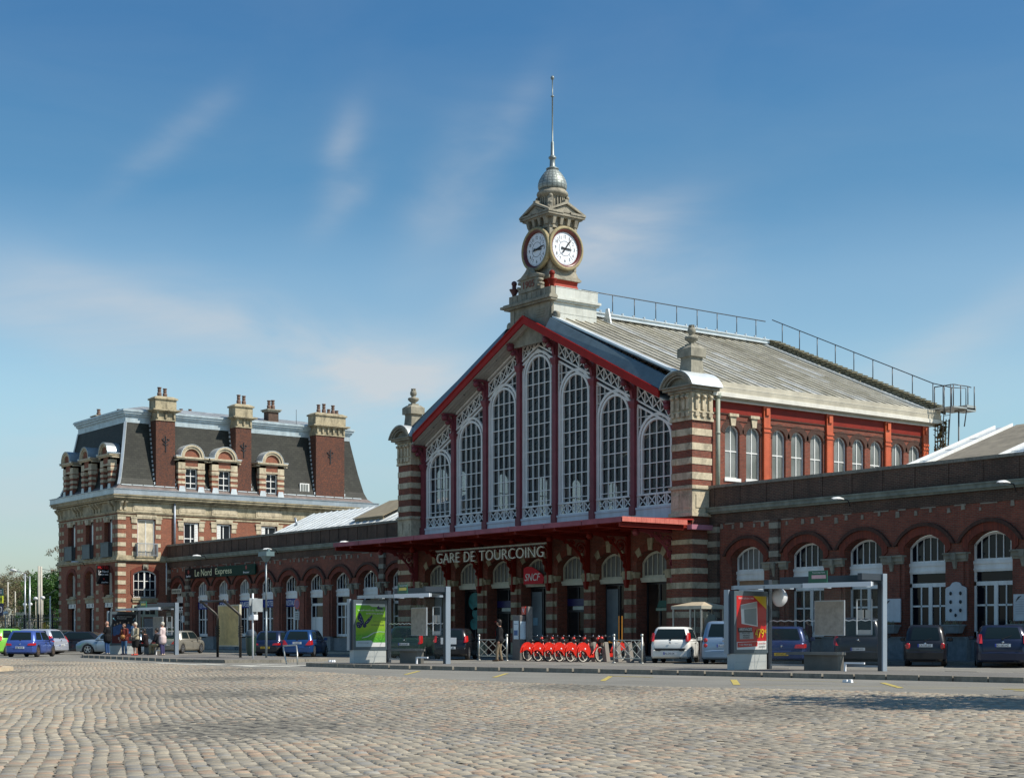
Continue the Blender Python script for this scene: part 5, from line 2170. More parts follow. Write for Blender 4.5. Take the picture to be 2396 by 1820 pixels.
# --- walls
f_up = [(-55.95, -54.45), (-52.3, -50.8), (-48.65, -47.15)]
s_up = [(48.05, 49.45, 7.0, 9.82), (51.8, 53.0, 7.85, 9.72), (54.55, 55.75, 7.85, 9.72), (58.4, 59.75, 7.85, 9.72), (61.5, 62.7, 7.85, 9.72), (64.9, 66.1, 7.85, 9.72)]
mb = MB(FF)
wall(mb, HX0, HX1, 0, 6.75, [(a - .1, b + .1, .1, 5.55, .55) for a, b in f_up], .45)
wall(mb, HX0, HX1, 6.75, 11.3, [(a, b, 6.98, 9.85, 0) for a, b in f_up], .4)
mb.M = SF
wall(mb, HY0, HY1, 0, 6.75, [(47.7, 49.55, 3.95, 5.72, .3)], .35)
wall(mb, HY0, HY1, 6.75, 11.3, [(a, b, z0, z1, 0) for a, b, z0, z1 in s_up], .35)
mb.M = None
mb.box(HX0, HX0 + .1, HY0, HY1, 0, 11.3)
mb.box(HX0, HX1, HY1 - .1, HY1, 0, 11.3)
mb.build('wall', M['brick_hotel'], hot)
mb = MB()
mb.box(HX0 + .5, HX1 - .4, HY0 + .5, HY1 - .2, 0, 11.2)
mb.build('interior', M['dark'], hot)


def quoins(name, Mx, a0, a1, z0, z1, p=.03, pitch=.66, h=.3, mat=None):
    mb = MB(Mx)
    z = z0
    while z + h <= z1:
        mb.box(a0, a1, -p, .02, z, z + h)
        z += pitch
    return mb.build(name, mat or M['stone_l'], hot)


for z0, z1 in ((.3, 6.6), (7.1, 10.2)):
    for a0, a1 in ((HX0 - .02, HX0 + .55), (HX0 + .72, HX0 + 1.1), (-53.95, -53.35), (-53.2, -52.8), (-50.2, -49.7), (-49.5, -49.1), (HX1 - .95, HX1 - .6), (HX1 - .45, HX1 + .03)):
        if z0 < 1 and a0 not in (HX0 - .02, -53.95, -50.2, HX1 - .45):
            continue
        quoins('quoin_stones', FF, a0, a1, z0, z1, mat=M['stone'])
for z0, z1 in ((.3, 6.6), (7.1, 10.2)):
    quoins('quoin_stones', SF, HY0 - .03, HY0 + .62, z0, z1)
for a, b, z0, z1 in s_up:
    for c0, c1 in ((a - .45, a - .05), (b + .05, b + .45)):
        quoins('jamb_stones', SF, c0, c1, 7.1, z1 + .1)
# --- ledges and cornices, running round front and right side
def course(name, prof, mat, ext=0):
    """profile list of (projection, z0, z1)"""
    mb = MB()
    for p, z0, z1 in prof:
        mb.box(HX0 - p, HX1 + p, HY0 - p, HY0 + .1, z0, z1)
        mb.box(HX1 - .1, HX1 + p, HY0 + .1, HY1 + p, z0, z1)
        mb.box(HX0 - p, HX0 + .1, HY0 + .1, HY1, z0, z1)
    return mb.build(name, mat, hot)


course('first_floor_ledge', [(.1, 6.62, 6.72), (.2, 6.72, 6.84), (.12, 6.84, 6.98), (.035, 6.98, 7.1)], M['stone'])
course('string_course', [(.05, 10.0, 10.12), (.1, 10.22, 10.3), (.14, 10.3, 10.38)], M['stone'])
course('frieze', [(.03, 10.4, 11.1)], M['stone'])
course('main_cornice', [(.2, 11.1, 11.2), (.38, 11.24, 11.34), (.5, 11.34, 11.5), (.58, 11.5, 11.58)], M['stone'])
course('gutter', [(.54, 11.6, 11.98), (.6, 11.98, 12.02)], M['zinc'])
# console brackets under the cornice
k = 0
for x in (HX0 + .2, HX0 + .7, -54.15, -53.6, -53.0, -50.5, -49.95, -49.3, HX1 - .8, HX1 - .25):
    mb = MB(FF)
    mb.prism([(x - .1, -.45, 11.1), (x - .1, -.03, 11.1), (x - .1, -.03, 10.3), (x - .1, -.12, 10.35), (x - .1, -.16, 10.7), (x - .1, -.4, 10.95)], (.2, 0, 0))
    mb.build('console', M['stone'], hot)
for y in (HY0 + .2, HY0 + .55):
    mb = MB(SF)
    mb.prism([(y - .09, -.45, 11.1), (y - .09, -.03, 11.1), (y - .09, -.03, 10.4), (y - .09, -.12, 10.45), (y - .09, -.16, 10.75), (y - .09, -.4, 10.98)], (.18, 0, 0))
    mb.build('console', M['stone_l'], hot)
# frieze panels over the side windows
for a, b in ((47.65, 50.0), (51.35, 53.6), (54.1, 56.3), (57.9, 60.2)):
    mb = MB(SF)
    mb.box(a, b, -.07, -.03, 10.45, 10.95)
    mb.box(a + .1, b - .1, -.1, -.07, 10.5, 10.9)
    mb.box(a, b, -.12, -.03, 10.38, 10.45)
    mb.build('frieze_panel', M['stone_l'], hot)
for a, b, z0, z1 in s_up:
    mb = MB(SF)
    mb.box(a - .55, b + .55, -.1, 0, z1 + .05, z1 + .16)
    mb.box(a - .5, a - .04, -.07, 0, z1 - .3, z1 + .05)
    mb.box(b + .04, b + .5, -.07, 0, z1 - .3, z1 + .05)
    mb.box(a - .1, b + .1, -.12, 0, z1 + .16, z1 + .34)
    mb.build('window_head', M['stone_l'], hot)
for a, b in f_up:
    mb = MB(FF)
    mb.box(a - .1, b + .1, -.06, 0, 9.82, 10.0)
    mb.box((a + b) / 2 - .32, (a + b) / 2 + .32, -.22, 0, 9.62, 9.98)
    mb.build('window_head', M['stone_l'], hot)
    mb = MB(FF)
    mb.box(a + .95, b, .12, .2, 7.0, 9.8)
    w_ = mb.build('shutter', M['ltmetal'], hot)
    mb = MB(FF)
    mb.box(a + .0, a + .95, .3, .36, 7.0, 9.8)
    mb.build('window', pm('oxblood_blind', (.07, .022, .02), .6), hot)
    mb = MB(FF)
    mb.box(a - .05, b + .05, -.3, -.26, 7.05, 8.05)
    mb.box(a - .08, b + .08, -.34, -.22, 8.05, 8.1)
    mb.box(a - .05, a, -.3, 0, 7.05, 8.05)
    mb.box(b, b + .05, -.3, 0, 7.05, 8.05)
    mb.box(a - .08, b + .08, -.34, 0, 6.99, 7.05)
    mb.build('balcony', pm('balcony_slate_blue', (.06, .085, .095), .5, .2), hot)
# first-floor side windows
for i, (a, b, z0, z1) in enumerate(s_up):
    mb = MB(SF)
    frame_arch(mb, a, b, z0, z1, 0, .1, .09, .08, (.5,), (z0 + (z1 - z0) * .36,) if i else (), .07)
    w_ = mb.build('window', M['white'], hot)
    g = MB(SF)
    g.quad((a, .14, z0), (b, .14, z0), (b, .14, z1), (a, .14, z1))
    if i == 0:
        g.build('boarding', pm('tan_paper', (.58, .50, .36), .8, var=.28, scale=2.5), w_)  # pale tan paper, mottled at random
    else:
        g.build('pane', M['winglass'], w_)
        g = MB(SF)
        s0, s1 = ((b - .32, b - .02) if i == 1 else (a + .02, a + .34))
        g.box(s0, s1, .04, .1, z0, z1)
        for q in range(14):
            zz = z0 + .1 + (z1 - z0 - .2) * q / 13
            g.box(s0 + .04, s1 - .04, .02, .04, zz, zz + .06)
        g.build('louvred_shutter', M['white'], w_)
mb = MB(SF)
for q in range(15):
    y = 47.95 + 1.55 * q / 14
    mb.box(y - .012, y + .012, -.32, -.3, 7.02, 7.98)
mb.box(47.9, 49.55, -.33, -.29, 7.98, 8.03)
mb.box(47.9, 49.55, -.33, -.29, 7.15, 7.18)
mb.box(47.9, 47.94, -.33, 0, 7.02, 8.03)
mb.box(49.51, 49.55, -.33, 0, 7.02, 8.03)
for q in range(4):
    mb.box(49.51, 49.55, -.05 - q * .08, -.03 - q * .08, 7.02, 8.0)
mb.build('balcony', M['ltmetal'], hot)
# --- ground floor of the front
for a, b in f_up:
    a -= .1
    b += .1
    mb = MB(FF)
    arch_ring(mb, a, b, 5.55, .55, .3, -.04, 0, 12, 1.2)
    mb.build('window_arch', M['arch_brick'], hot)
    c = (a + b) / 2
    mb = MB(FF)
    mb.box(a + .62, b - .0, .2, .26, 4.0, 5.85)
    mb.box(c + .25, c + .28, .18, .2, 4.0, 5.85)
    mb.build('boarded_window', M['wood'], hot)
    mb = MB(FF)
    mb.box(a - .05, b + .05, -.12, .4, 3.92, 4.02)
    mb.box(a, b, -.02, .4, 3.62, 3.92)
    mb.frust(c + .3, .05, .8, .1, 4.02, .5, .1, 4.18)
    mb.build('sill_ledge', M['stone'], hot)
    mb = MB(FF)
    mb.box(a + .05, b - .02, .06, .12, 3.25, 3.6)
    p = mb.build('transom_panel', M['ltmetal'], hot)
    mb = MB(FF)
    for q in (.35, .75):
        mb.box(a + (b - a) * q - .04, a + (b - a) * q + .04, .045, .06, 3.32, 3.55)
    mb.build('house_number', pm('navy_mark', (.01, .02, .12), .4), p)
    mb = MB(FF)
    frame_arch(mb, a + .72, b - .02, .2, 3.22, 0, .25, .1, .08, (.5,), (2.35,), .08)
    mb.box(a + .72, b, .27, .32, .2, .7)
    w_ = mb.build('door', M['white'], hot)
    g = MB(FF)
    g.quad((a, .36, .1), (b, .36, .1), (b, .36, 3.3), (a, .36, 3.3))
    g.quad((a, .4, 3.9), (b, .4, 3.9), (b, .4, 6.1), (a, .4, 6.1))
    g.build('pane', M['winglass'], w_)
mb = MB(FF)
for x0, x1 in ((HX0, -56.1), (-54.3, -52.45), (-50.65, -48.8), (-47.0, HX1)):
    mb.box(x0, x1, -.06, .02, 0, .9)
mb.M = SF
mb.box(HY0 - .06, 50.5, -.06, .02, 0, .3)
mb.build('plinth', M['plinth'], hot)
# --- ground floor side: big arched window and shop front
mb = MB(SF)
arch_ring(mb, 47.7, 49.55, 5.72, .3, .32, -.05, 0, 12, 1.7)
mb.build('window_arch', M['arch_brick'], hot)
mb = MB(SF)
mb.box(48.45, 48.85, -.16, 0, 6.1, 6.45)
mb.ball((48.65, -.14, 6.26), .15, 10)
mb.build('carved_keystone', M['stone_g'], hot)
mb = MB(SF)
frame_arch(mb, 47.7, 49.55, 3.95, 5.72, .3, .08, .1, .09, (.25, .75), (5.2, 4.55), .045)
mb.box(48.57, 48.68, .06, .16, 3.95, 5.98)
w_ = mb.build('arched_window', M['white'], hot)
g = MB(SF)
arc_fill(g, 47.72, 49.53, 3.97, 5.7, .28, .13)
g.build('pane', M['winglass'], w_)
g = MB(SF)
for q in range(13):
    y = 47.75 + 1.75 * q / 12
    g.box(y - .01, y + .01, -.14, -.12, 4.0, 4.5)
for z in (4.0, 4.5, 4.62):
    g.box(47.7, 49.55, -.14, -.12, z, z + .03)
g.build('window_rail', M['iron'], w_)
mb = MB(SF)
mb.box(47.6, 49.65, -.12, .02, 3.78, 3.92)
mb.box(47.65, 49.6, -.06, .02, 3.6, 3.78)
mb.build('sill_ledge', M['stone'], hot)
mb = MB(SF)
mb.box(47.62, 49.65, -.1, -.02, 2.6, 3.42)
mb.box(47.62, 47.72, -.1, -.02, .3, 2.6)
mb.box(49.5, 49.65, -.1, -.02, .3, 2.6)
mb.box(48.38, 48.48, -.1, -.02, .3, 2.6)
mb.box(47.62, 49.65, -.12, -.02, 2.52, 2.62)
w_ = mb.build('shop_front', pm('pale_green_frame', (.42, .46, .36), .5, var=.1), hot)
g = MB(SF)
for y0, y1 in ((47.74, 48.05), (48.1, 48.42), (48.62, 48.95), (49.0, 49.4)):
    g.box(y0, y1, -.12, -.1, 2.72, 3.32)
g.build('transom_panes', M['winglass'], w_)
g = MB(SF)
g.box(48.55, 49.45, -.1, -.05, .3, 2.4)
g.build('grey_door', pm('grey_hoarding', (.24, .24, .25), .6, var=.1), w_)
g = MB(SF)
g.box(47.72, 48.38, -.08, -.04, .3, 2.5)
g.build('brown_board', pm('brown_board', (.20, .13, .06), .7, var=.2), w_)
# --- mansard
def msec(u):
    """inset and height along the slope, slightly concave at the foot"""
    return u


MS = [(-.25, 12.02), (.12, 12.35), (.32, 12.9), (.62, 14.4), (.92, 16.2), (1.08, 17.2)]
mb = MB()
for (i0, z0), (i1, z1) in zip(MS, MS[1:]):
    a = [(HX0 + i0 * 1.3, HY0 + i0, z0), (HX1 - i0, HY0 + i0, z0), (HX1 - i0, HY1 - i0 * 1.2, z0), (HX0 + i0 * 1.3, HY1 - i0 * 1.2, z0)]
    b = [(HX0 + i1 * 1.3, HY0 + i1, z1), (HX1 - i1, HY0 + i1, z1), (HX1 - i1, HY1 - i1 * 1.2, z1), (HX0 + i1 * 1.3, HY1 - i1 * 1.2, z1)]
    mb.m = 0 if z0 > 12.3 else 1
    for k in range(4):
        j = (k + 1) % 4
        mb.quad(a[k], a[j], b[j], b[k])
man = mb.build('mansard', [M['slate'], pm('brown_lead', (.16, .13, .12), .6, .2, var=.25)], hot)
mb = MB()
for (i0, z0), (i1, z1) in zip(MS[1:], MS[2:]):
    mb.bar((HX1 - i0 + .02, HY0 + i0 - .02, z0), (HX1 - i1 + .02, HY0 + i1 - .02, z1), .2, .1)
    mb.bar((HX0 + i0 * 1.3, HY0 + i0 - .02, z0), (HX0 + i1 * 1.3, HY0 + i1 - .02, z1), .14, .1)
mb.build('hip_flashing', M['zinc_w'], man)
mb = MB()
for q in range(24):
    y = HY0 + .3 + q * .87
    mb.box(HX1 - .16, HX1 - .02, y, y + .8, 12.33, 12.4)
mb.build('foot_flashing', M['zinc_w'], man)
i1 = 1.08
for p, z0, z1 in ((0,  0, 0),):
    mb = MB()
    for q, (p, z0, z1) in enumerate(((.03, 17.15, 17.6), (.1, 17.6, 17.66), (.16, 17.66, 17.8), (.26, 17.8, 17.95), (.34, 17.95, 18.06), (.3, 18.06, 18.12))):
        mb.box(HX0 + i1 * 1.3 - p, HX1 - i1 + p, HY0 + i1 - p, HY1 - i1 * 1.2 + p, z0, z1)
    mb.build('upper_cornice', pm('pale_zinc_cornice', (.40, .47, .50), .45, .3, var=.2, streak=.15), man)
mb = MB()
X0_, X1_, Y0_, Y1_ = HX0 + 1.4 - .2, HX1 - 1.08 + .2, HY0 + .9, HY1 - 1.0
mb.add([(X0_, Y0_, 18.12), (X1_, Y0_, 18.12), (X1_, Y1_, 18.12), (X0_, Y1_, 18.12), (X0_ + 3.5, Y0_ + 3.0, 18.95), (X1_ - 3.5, Y0_ + 3.0, 18.95), (X1_ - 3.5, Y1_ - 3.0, 18.95), (X0_ + 3.5, Y1_ - 3.0, 18.95)],
       [(0, 1, 5, 4), (1, 2, 6, 5), (2, 3, 7, 6), (3, 0, 4, 7), (4, 5, 6, 7)])
mb.build('low_roof', M['hotelzinc'], man)
# --- dormers
def dormer(Mx, c, w, op, zsill, red, ltz=12.05):
    """c centre along wall; w half-width; stone and brick dormer with round hood"""
    mb = MB(Mx)
    hw = w
    for s in (-1, 1):
        mb.box(c + s * (op + .02), c + s * hw, -.05, .9, ltz, 14.55)
    mb.box(c - hw, c + hw, -.05, .9, 13.95, 14.55)
    d = mb.build('dormer', M['brick_hotel'], hot)
    st = MB(Mx)
    for s in (-1, 1):
        z = ltz + .62
        while z < 13.6:
            st.box(c + s * (op + .0), c + s * (hw + .02), -.08, .3, z, z + .2)
            z += .4
        st.box(c + s * (op - .02), c + s * (hw + .04), -.1, .4, 13.55, 13.75)
        st.box(c + s * (op + .02), c + s * (hw + .01), -.08, .4, 13.82, 14.3)
        st.box(c + s * (hw - .02), c + s * (hw + .3), -.1, .9, 14.42, 14.5)
    st.box(c - op - .05, c + op + .05, -.09, .3, 13.88, 14.02)
    st.box(c - hw - .12, c + hw + .12, -.18, .95, 14.5, 14.6)
    st.box(c - hw - .25, c + hw + .25, -.28, .95, 14.6, 14.72)
    r = hw * .82
    arch_ring(st, c - r * .72, c + r * .72, 14.72, r * .72 - .001, .16, -.2, .1, 14)
    arch_ring(st, c - r * .9, c + r * .9, 14.72, r * .9 - .001, .14, -.28, .1, 14)
    st.build('dormer_stonework', M['stone_l'], d)
    st = MB(Mx)
    A = arc(c - r * .75, c + r * .75, 14.7, r * .75 - .001, 12)
    st.prism([(x, -.08, z) for x, z in A], (0, .1, 0))
    st.build('tympanum', M['brick_hotel'], d)
    st = MB(Mx)
    A = arc(c - r * .9 - .15, c + r * .9 + .15, 14.72, r * .9 + .149, 14)
    st.band([(x, -.3, z) for x, z in A], [(c + (x - c) * 1.03, -.3, 14.72 + (z - 14.72) * 1.03) for x, z in A], (0, 1.45, 0))
    for s in (-1, 1):
        st.box(c + s * (r + .1), c + s * (hw + .3), -.3, 1.0, 14.72, 14.78)
        st.frust(c + s * (op + (hw - op) / 2), .1, .3, .2, ltz - .05, .2, .2, ltz + .45)
    st.prism([(c - hw * .5, .2, 14.72), (c + hw * .5, .2, 14.72), (c, .2, 15.3)], (0, .9, 0))
    st.build('hood_cladding', M['zinc_w'] if not red else M['zinc'], d)
    st = MB(Mx)
    if red:
        st.box(c - op, c + op, .25, .32, ltz, 13.88)
        st.build('window', pm('oxblood_blind', (.07, .022, .02), .6), d)
    else:
        frame_arch(st, c - op, c + op, ltz + .1, 13.88, 0, .12, .08, .07, (.5,), (12.75, 13.3), .06)
        w_ = st.build('window', M['white'], d)
        st = MB(Mx)
        st.quad((c - op, .17, ltz), (c + op, .17, ltz), (c + op, .17, 13.88), (c - op, .17, 13.88))
        st.build('pane', M['winglass'], d)


for c in (-55.75, -51.95, -48.2):
    dormer(FR(0, HY0 - .02, 0), c, 1.0, .42, 12.1, True)
for c in (52.37, 55.15, 59.25):
    dormer(FR(HX1 - .02 + .1, 0, 0, R(90)), c, 1.08, .5, 12.1, False)
# skylight
mb = MB(FR(HX1 - .33, 0, 0, R(90)))
mb.box(62.0, 62.85, -.08, .3, 12.65, 13.35)
sk = mb.build('roof_light', M['white'], man)
mb = MB(FR(HX1 - .33, 0, 0, R(90)))
for q in range(3):
    mb.box(62.08 + q * .24, 62.26 + q * .24, -.1, -.08, 12.72, 13.28)
mb.build('pane', M['frosted'], sk)


# --- chimneys
def chimney(x, y0, y1, zb_, zt_, pots, d=1.0, small=False):
    mb = MB()
    mb.box(x - d, x, y0, y1, zb_, zt_)
    ch = mb.build('chimney', M['brick_dark'] if small else brick_ch, hot)
    mb = MB()
    if small:
        mb.box(x - d - .12, x + .12, y0 - .12, y1 + .12, zt_, zt_ + .12)
        mb.box(x - d - .2, x + .2, y0 - .2, y1 + .2, zt_ + .12, zt_ + .2)
        z = zt_ + .2
    else:
        z = zt_
        mb.box(x - d - .02, x + .06, y0 - .04, y1 + .04, z, z + .12)
        mb.box(x - d, x + .03, y0 - .02, y1 + .02, z + .12, z + .65)
        q = y0 + .12
        n = max(3, int((y1 - y0) / .42))
        for k in range(n):
            yy = y0 + .1 + (y1 - y0 - .2) * k / (n - 1)
            mb.box(x, x + .16, yy - .07, yy + .07, z + .2, z + .65)
        mb.box(x - d - .15, x + .2, y0 - .18, y1 + .18, z + .65, z + .74)
        mb.box(x - d - .25, x + .36, y0 - .36, y1 + .36, z + .74, z + .84)
        mb.box(x - d - .05, x + .08, y0 - .08, y1 + .08, z + .84, z + 1.6)
        mb.box(x - d - .12, x + .18, y0 - .18, y1 + .18, z + 1.6, z + 1.72)
        mb.frust(x - d / 2, (y0 + y1) / 2, d / 2 + .15, (y1 - y0) / 2 + .15, z + 1.72, d / 2 - .1, (y1 - y0) / 2 - .1, z + 1.86)
        z = z + 1.8
    mb.build('chimney_cap', M['stone'] if not small else M['stone_g'], ch)
    for k, (yy, hgt) in enumerate(pots):
        p = MB()
        p.lathe([(.13, 0), (.17, .06), (.17, hgt * .45), (.12, hgt * .52), (.12, hgt * .6), (.16, hgt * .64), (.13, hgt * .7), (.13, hgt * .9), (.17, hgt * .93), (.16, hgt)], (x - d / 2, yy, z), 10)
        p.build('chimney_pot', pm('pot_clay', (.16, .10, .075), .8, var=.35, scale=5), ch)
    if not small:
        a = MB()
        c = (y0 + y1) / 2
        zz = 15.7
        a.bar((x + .03, c, zz - .7), (x + .03, c, zz + .5), .05, .05)
        for s in (-1, 1):
            a.bar((x + .03, c, zz), (x + .03, c + s * .3, zz + .25), .05, .04)
            a.bar((x + .03, c + s * .3, zz + .25), (x + .03, c + s * .12, zz + .3), .04, .04)
            a.bar((x + .03, c, zz - .2), (x + .03, c + s * .22, zz - .05), .04, .04)
        a.build('wall_anchor', M['iron'], ch)
        f = MB()
        f.box(x - .3, x + .06, y0 - .05, y1 + .05, 12.05, 12.22)
        for s, yy in ((-1, y0), (1, y1)):
            for q in range(14):
                z_ = 12.5 + q * .34
                ins = np.interp(z_, [m_[1] for m_ in MS], [m_[0] for m_ in MS])
                f.box(HX1 - ins - .02, HX1 - ins + .06, yy + s * .02, yy + s * .12, z_, z_ + .2)
        f.build('step_flashing', M['zinc_w'], ch)


brick_ch = brick('chimney_brick', (.20, .065, .035), (.075, .035, .03), (.10, .06, .045), sootamt=.3, pale=.04, bw=.11, bh=.068)
CXX = HX1 - .05
chimney(CXX, 49.55, 51.1, 12.0, 17.35, [(50.05, .78), (50.5, .72)])
chimney(CXX, 56.2, 57.55, 12.0, 17.35, [(56.7, .82), (57.15, .78)])
chimney(CXX, 63.35, 66.0, 12.0, 17.3, [(63.9, .75), (64.4, .85), (64.85, .45), (65.25, .8), (65.6, .4)], 1.1)
chimney(-47.9, 60.0, 60.9, 18.1, 19.1, [(60.25, .75), (60.6, .8)], .8, True)
chimney(-56.2, 49.0, 51.5, 17.5, 18.6, [(49.3, .55), (50.2, .3), (51.0, .7)], .8, True)
chimney(-55.6, 55.0, 57.5, 17.5, 19.3, [(55.4, .7), (56.2, .4), (57.0, .45)], .8, True)
mb = MB()
mb.smooth = True
mb.tube([(-47.5, 62.3, 18.1), (-47.5, 62.3, 19.4)], .02, 5)
mb.build('lightning_rod', M['iron'], hot)
# rainwater pipe
mb = MB()
mb.smooth = True
mb.tube([(HX1 + .14, 50.98, 7.9), (HX1 + .14, 50.98, 11.1)], .085, 8)
mb.build('downpipe', pm('pipe_blue_grey', (.30, .34, .40), .4, .3), hot)
mb = MB()
mb.smooth = True
mb.tube([(HX1 + .16, 50.3, 4.2), (HX1 + .16, 50.3, 6.6)], .05, 8)
mb.tube([(HX0 - .3, HY0 - .6, .1), (HX0 - .3, HY0 - .6, 4.3)], .05, 6)
mb.build('white_pipe', M['white'], hot)
# hanging hotel sign at the corner
t = thing('hotel_sign', 'upright black hotel sign with red heading on the corner building', 'sign', (-47.2, HY0 - .4, 4.9))
mb = MB()
mb.box(-47.35, -47.25, HY0 - 1.15, HY0 - .15, 4.95, 6.35)
mb.build('board', pm('board_black', (.004, .004, .005), .6, var=0), t)
Mh = FR(-47.24, HY0 - 1.1, 0, R(90))
SW = pm('sign_white', (.75, .76, .78), .4, var=0)
lettering('HOTEL', .88, .22, Mh @ Matrix.Translation((.02, 0, 6.08)), pm('sign_red', (.5, .02, .02), .4, var=0), t, .012)
lettering('Le Nord', .75, .16, Mh @ Matrix.Translation((.08, 0, 5.82)), SW, t, .012)
lettering('Express', .75, .18, Mh @ Matrix.Translation((.08, 0, 5.58)), SW, t, .012)
lettering('Jupiler', .55, .13, Mh @ Matrix.Translation((.3, 0, 5.02)), SW, t, .012)
lettering('o', .12, .12, Mh @ Matrix.Translation((.42, 0, 5.28)), pm('sign_red', (.5, .02, .02), .4, var=0), t, .012)
wall_lamp(-52.0, HY0 - .2, 6.75, 0, 'white flood lamp on the front ledge of the corner building').rotation_euler = (0, 0, 0)
# ================================================================ CARS
CARG = pm('car_glass', (.010, .018, .02), .08, var=0, spec=.35)
TYRE = pm('tyre_rubber', (.014, .014, .015), .75, var=.1)
RIM = pm('wheel_alloy', (.42, .43, .45), .3, .8, var=.05)
BLKP = pm('black_plastic', (.018, .018, .02), .5, var=0)
LRED = pm('tail_red', (.42, .012, .01), .18, var=0, spec=.7, coat=.6)
LWHT = pm('lamp_clear', (.6, .58, .55), .15, var=0, coat=.6)
PLW = pm('plate_white', (.66, .68, .70), .4, var=0)
PLY = pm('plate_yellow', (.62, .40, .03), .4, var=0)
PLB = pm('plate_blue', (.02, .05, .35), .4, var=0)
PLT = pm('plate_black', (.02, .02, .02), .5, var=0)
CHR = pm('chrome', (.55, .56, .58), .15, .95, var=0)


def paint(name, col, metal=.25, rough=.28):
    return pm('paint_' + name, col, rough, metal, var=.06, scale=1.5, coat=.4, spec=.4)


def car(label, col, x, y, hd, L=3.8, Wd=1.64, H=1.42, belt=.88, hood=.78, wb=2.4, rs=.16, rt=.5, cab=None, wsx=.95, light='wide', plate='AB-123-CD', py=False,
        wr=.29, rim=None, boot=0.0, bumper=None, windows=2, extra=None, plate_z=.5, group=None, tw=.75, lz=(.62, .78), blackbumper=False, rw=(.05, .95)):
    """x forward. rs: how far the rear glass base sits ahead of the tail, rt: roof rear end from the tail, wsx: windscreen base x (from centre), boot: length of boot deck"""
    t = thing('parked_car', label, 'car', (x, y, 0), R(hd), group or 'cars parked on the station square')
    h = L / 2
    xw0, xw1 = -wb / 2 + .05, wb / 2 + .05
    st = []
    xr = -h
    x0 = -h + rs + boot           # base of the rear glass
    n = 26
    xs = sorted(set([-h, -h + .05, -h + .16, x0, wsx, h - .35, h - .12, h - .03, h] + [xw + dx for xw in (xw0, xw1) for dx in (-.40, -.34, -.2, 0, .2, .34, .40)]))
    rows = []
    for xx in xs:
        f = (xx + h) / L
        # plan taper
        w = Wd / 2
        if xx < -h + .3:
            w *= 1 - .13 * ((-h + .3 - xx) / .3) ** 2
        if xx > h - .8:
            w *= 1 - .24 * ((xx - h + .8) / .8) ** 2
        # upper line
        if xx <= -h + .001:
            zt = belt - .22
        elif xx < -h + .1:
            zt = belt - .07
        elif xx < x0:
            zt = belt - .01
        elif xx <= wsx:
            zt = belt - .03 * (xx - x0) / (wsx - x0)
        else:
            k = (xx - wsx) / (h - wsx)
            zt = (belt - .03) * (1 - k) + hood * k - .16 * k ** 4 + .04 * math.sin(PI * k)
        zlo = .2
        if xx > h - .02 or xx < -h + .02:
            zlo = .30
        arch = 0
        for xw in (xw0, xw1):
            d = abs(xx - xw)
            if d < .36:
                arch = max(arch, .28 + math.sqrt(max(0, .36 ** 2 - d * d)))
        za = max(zlo, arch)
        rows.append((xx, w, zlo, za, zt))
    vs, fs = [], []
    NP = 9
    for xx, w, zlo, za, zt in rows:
        zm = max(.52, za + .02)
        prof = [(0, zlo if za == zlo else za), (w * .80, zlo if za == zlo else za), (w * .965, za), (w * .985, (za + zm) / 2), (w, zm), (w * .985, (zm + zt) / 2 + .03), (w * .94, zt - .045), (w * .84, zt - .004), (0, zt + .02)]
        for yy, zz in prof:
            vs.append((xx, yy, zz))
        for yy, zz in prof:
            vs.append((xx, -yy, zz))
    m = MB()
    m.smooth = True
    for i in range(len(rows) - 1):
        a, b = i * NP * 2, (i + 1) * NP * 2
        for k in range(NP - 1):
            fs.append((a + k, b + k, b + k + 1, a + k + 1))
            fs.append((a + NP + k, a + NP + k + 1, b + NP + k + 1, b + NP + k))
    for a in (0, (len(rows) - 1) * NP * 2):
        fs.append(tuple(a + k for k in range(NP)) + tuple(a + NP + k for k in range(NP - 1, -1, -1)))
    m.add(vs, fs)
    # cabin loft: rings from belt to roof
    rw_ = Wd / 2 * tw
    bw_ = Wd / 2 * .95
    xa0, xa1 = x0, wsx
    xb0, xb1 = -h + rt, wsx - (.62 if H < 1.55 else .75)
    rings = []
    for k, (f, ins) in enumerate(((0, 0), (.5, .018), (.86, .01), (.97, .05), (1.0, .16))):
        zz = belt - .04 + (H - belt + .04) * f
        ff = min(1, f)
        e = ff ** 1.15
        X0 = xa0 + (xb0 - xa0) * e + (ins if f > .9 else -ins)
        X1 = xa1 + (xb1 - xa1) * e - (ins if f > .9 else -ins)
        ww = bw_ + (rw_ - bw_) * e - (ins * .9 if f > .9 else -ins * .6)
        rings.append((X0, X1, ww, zz))
    vs, fs = [], []
    for X0, X1, ww, zz in rings:
        c = min(.14, (X1 - X0) * .1)
        vs += [(X0, -ww + c, zz), (X0, ww - c, zz), (X0 + c * .7, ww, zz), (X1 - c, ww, zz), (X1, ww - c, zz), (X1, -ww + c, zz), (X1 - c, -ww, zz), (X0 + c * .7, -ww, zz)]
    for i in range(len(rings) - 1):
        for k in range(8):
            j = (k + 1) % 8
            fs.append((i * 8 + k, i * 8 + j, i * 8 + 8 + j, i * 8 + 8 + k))
    fs.append(tuple(32 + k for k in range(8)))
    m.add(vs, fs)
    m.build('body', col, t, world=False)

    def ringpt(f):
        f = min(f, .97)
        for i in range(len(rings) - 1):
            z0 = (rings[i][3] - rings[0][3]) / (rings[-1][3] - rings[0][3])
            z1 = (rings[i + 1][3] - rings[0][3]) / (rings[-1][3] - rings[0][3])
            if f <= z1 + 1e-6:
                k = (f - z0) / (z1 - z0)
                return [rings[i][q] + (rings[i + 1][q] - rings[i][q]) * k for q in range(4)]
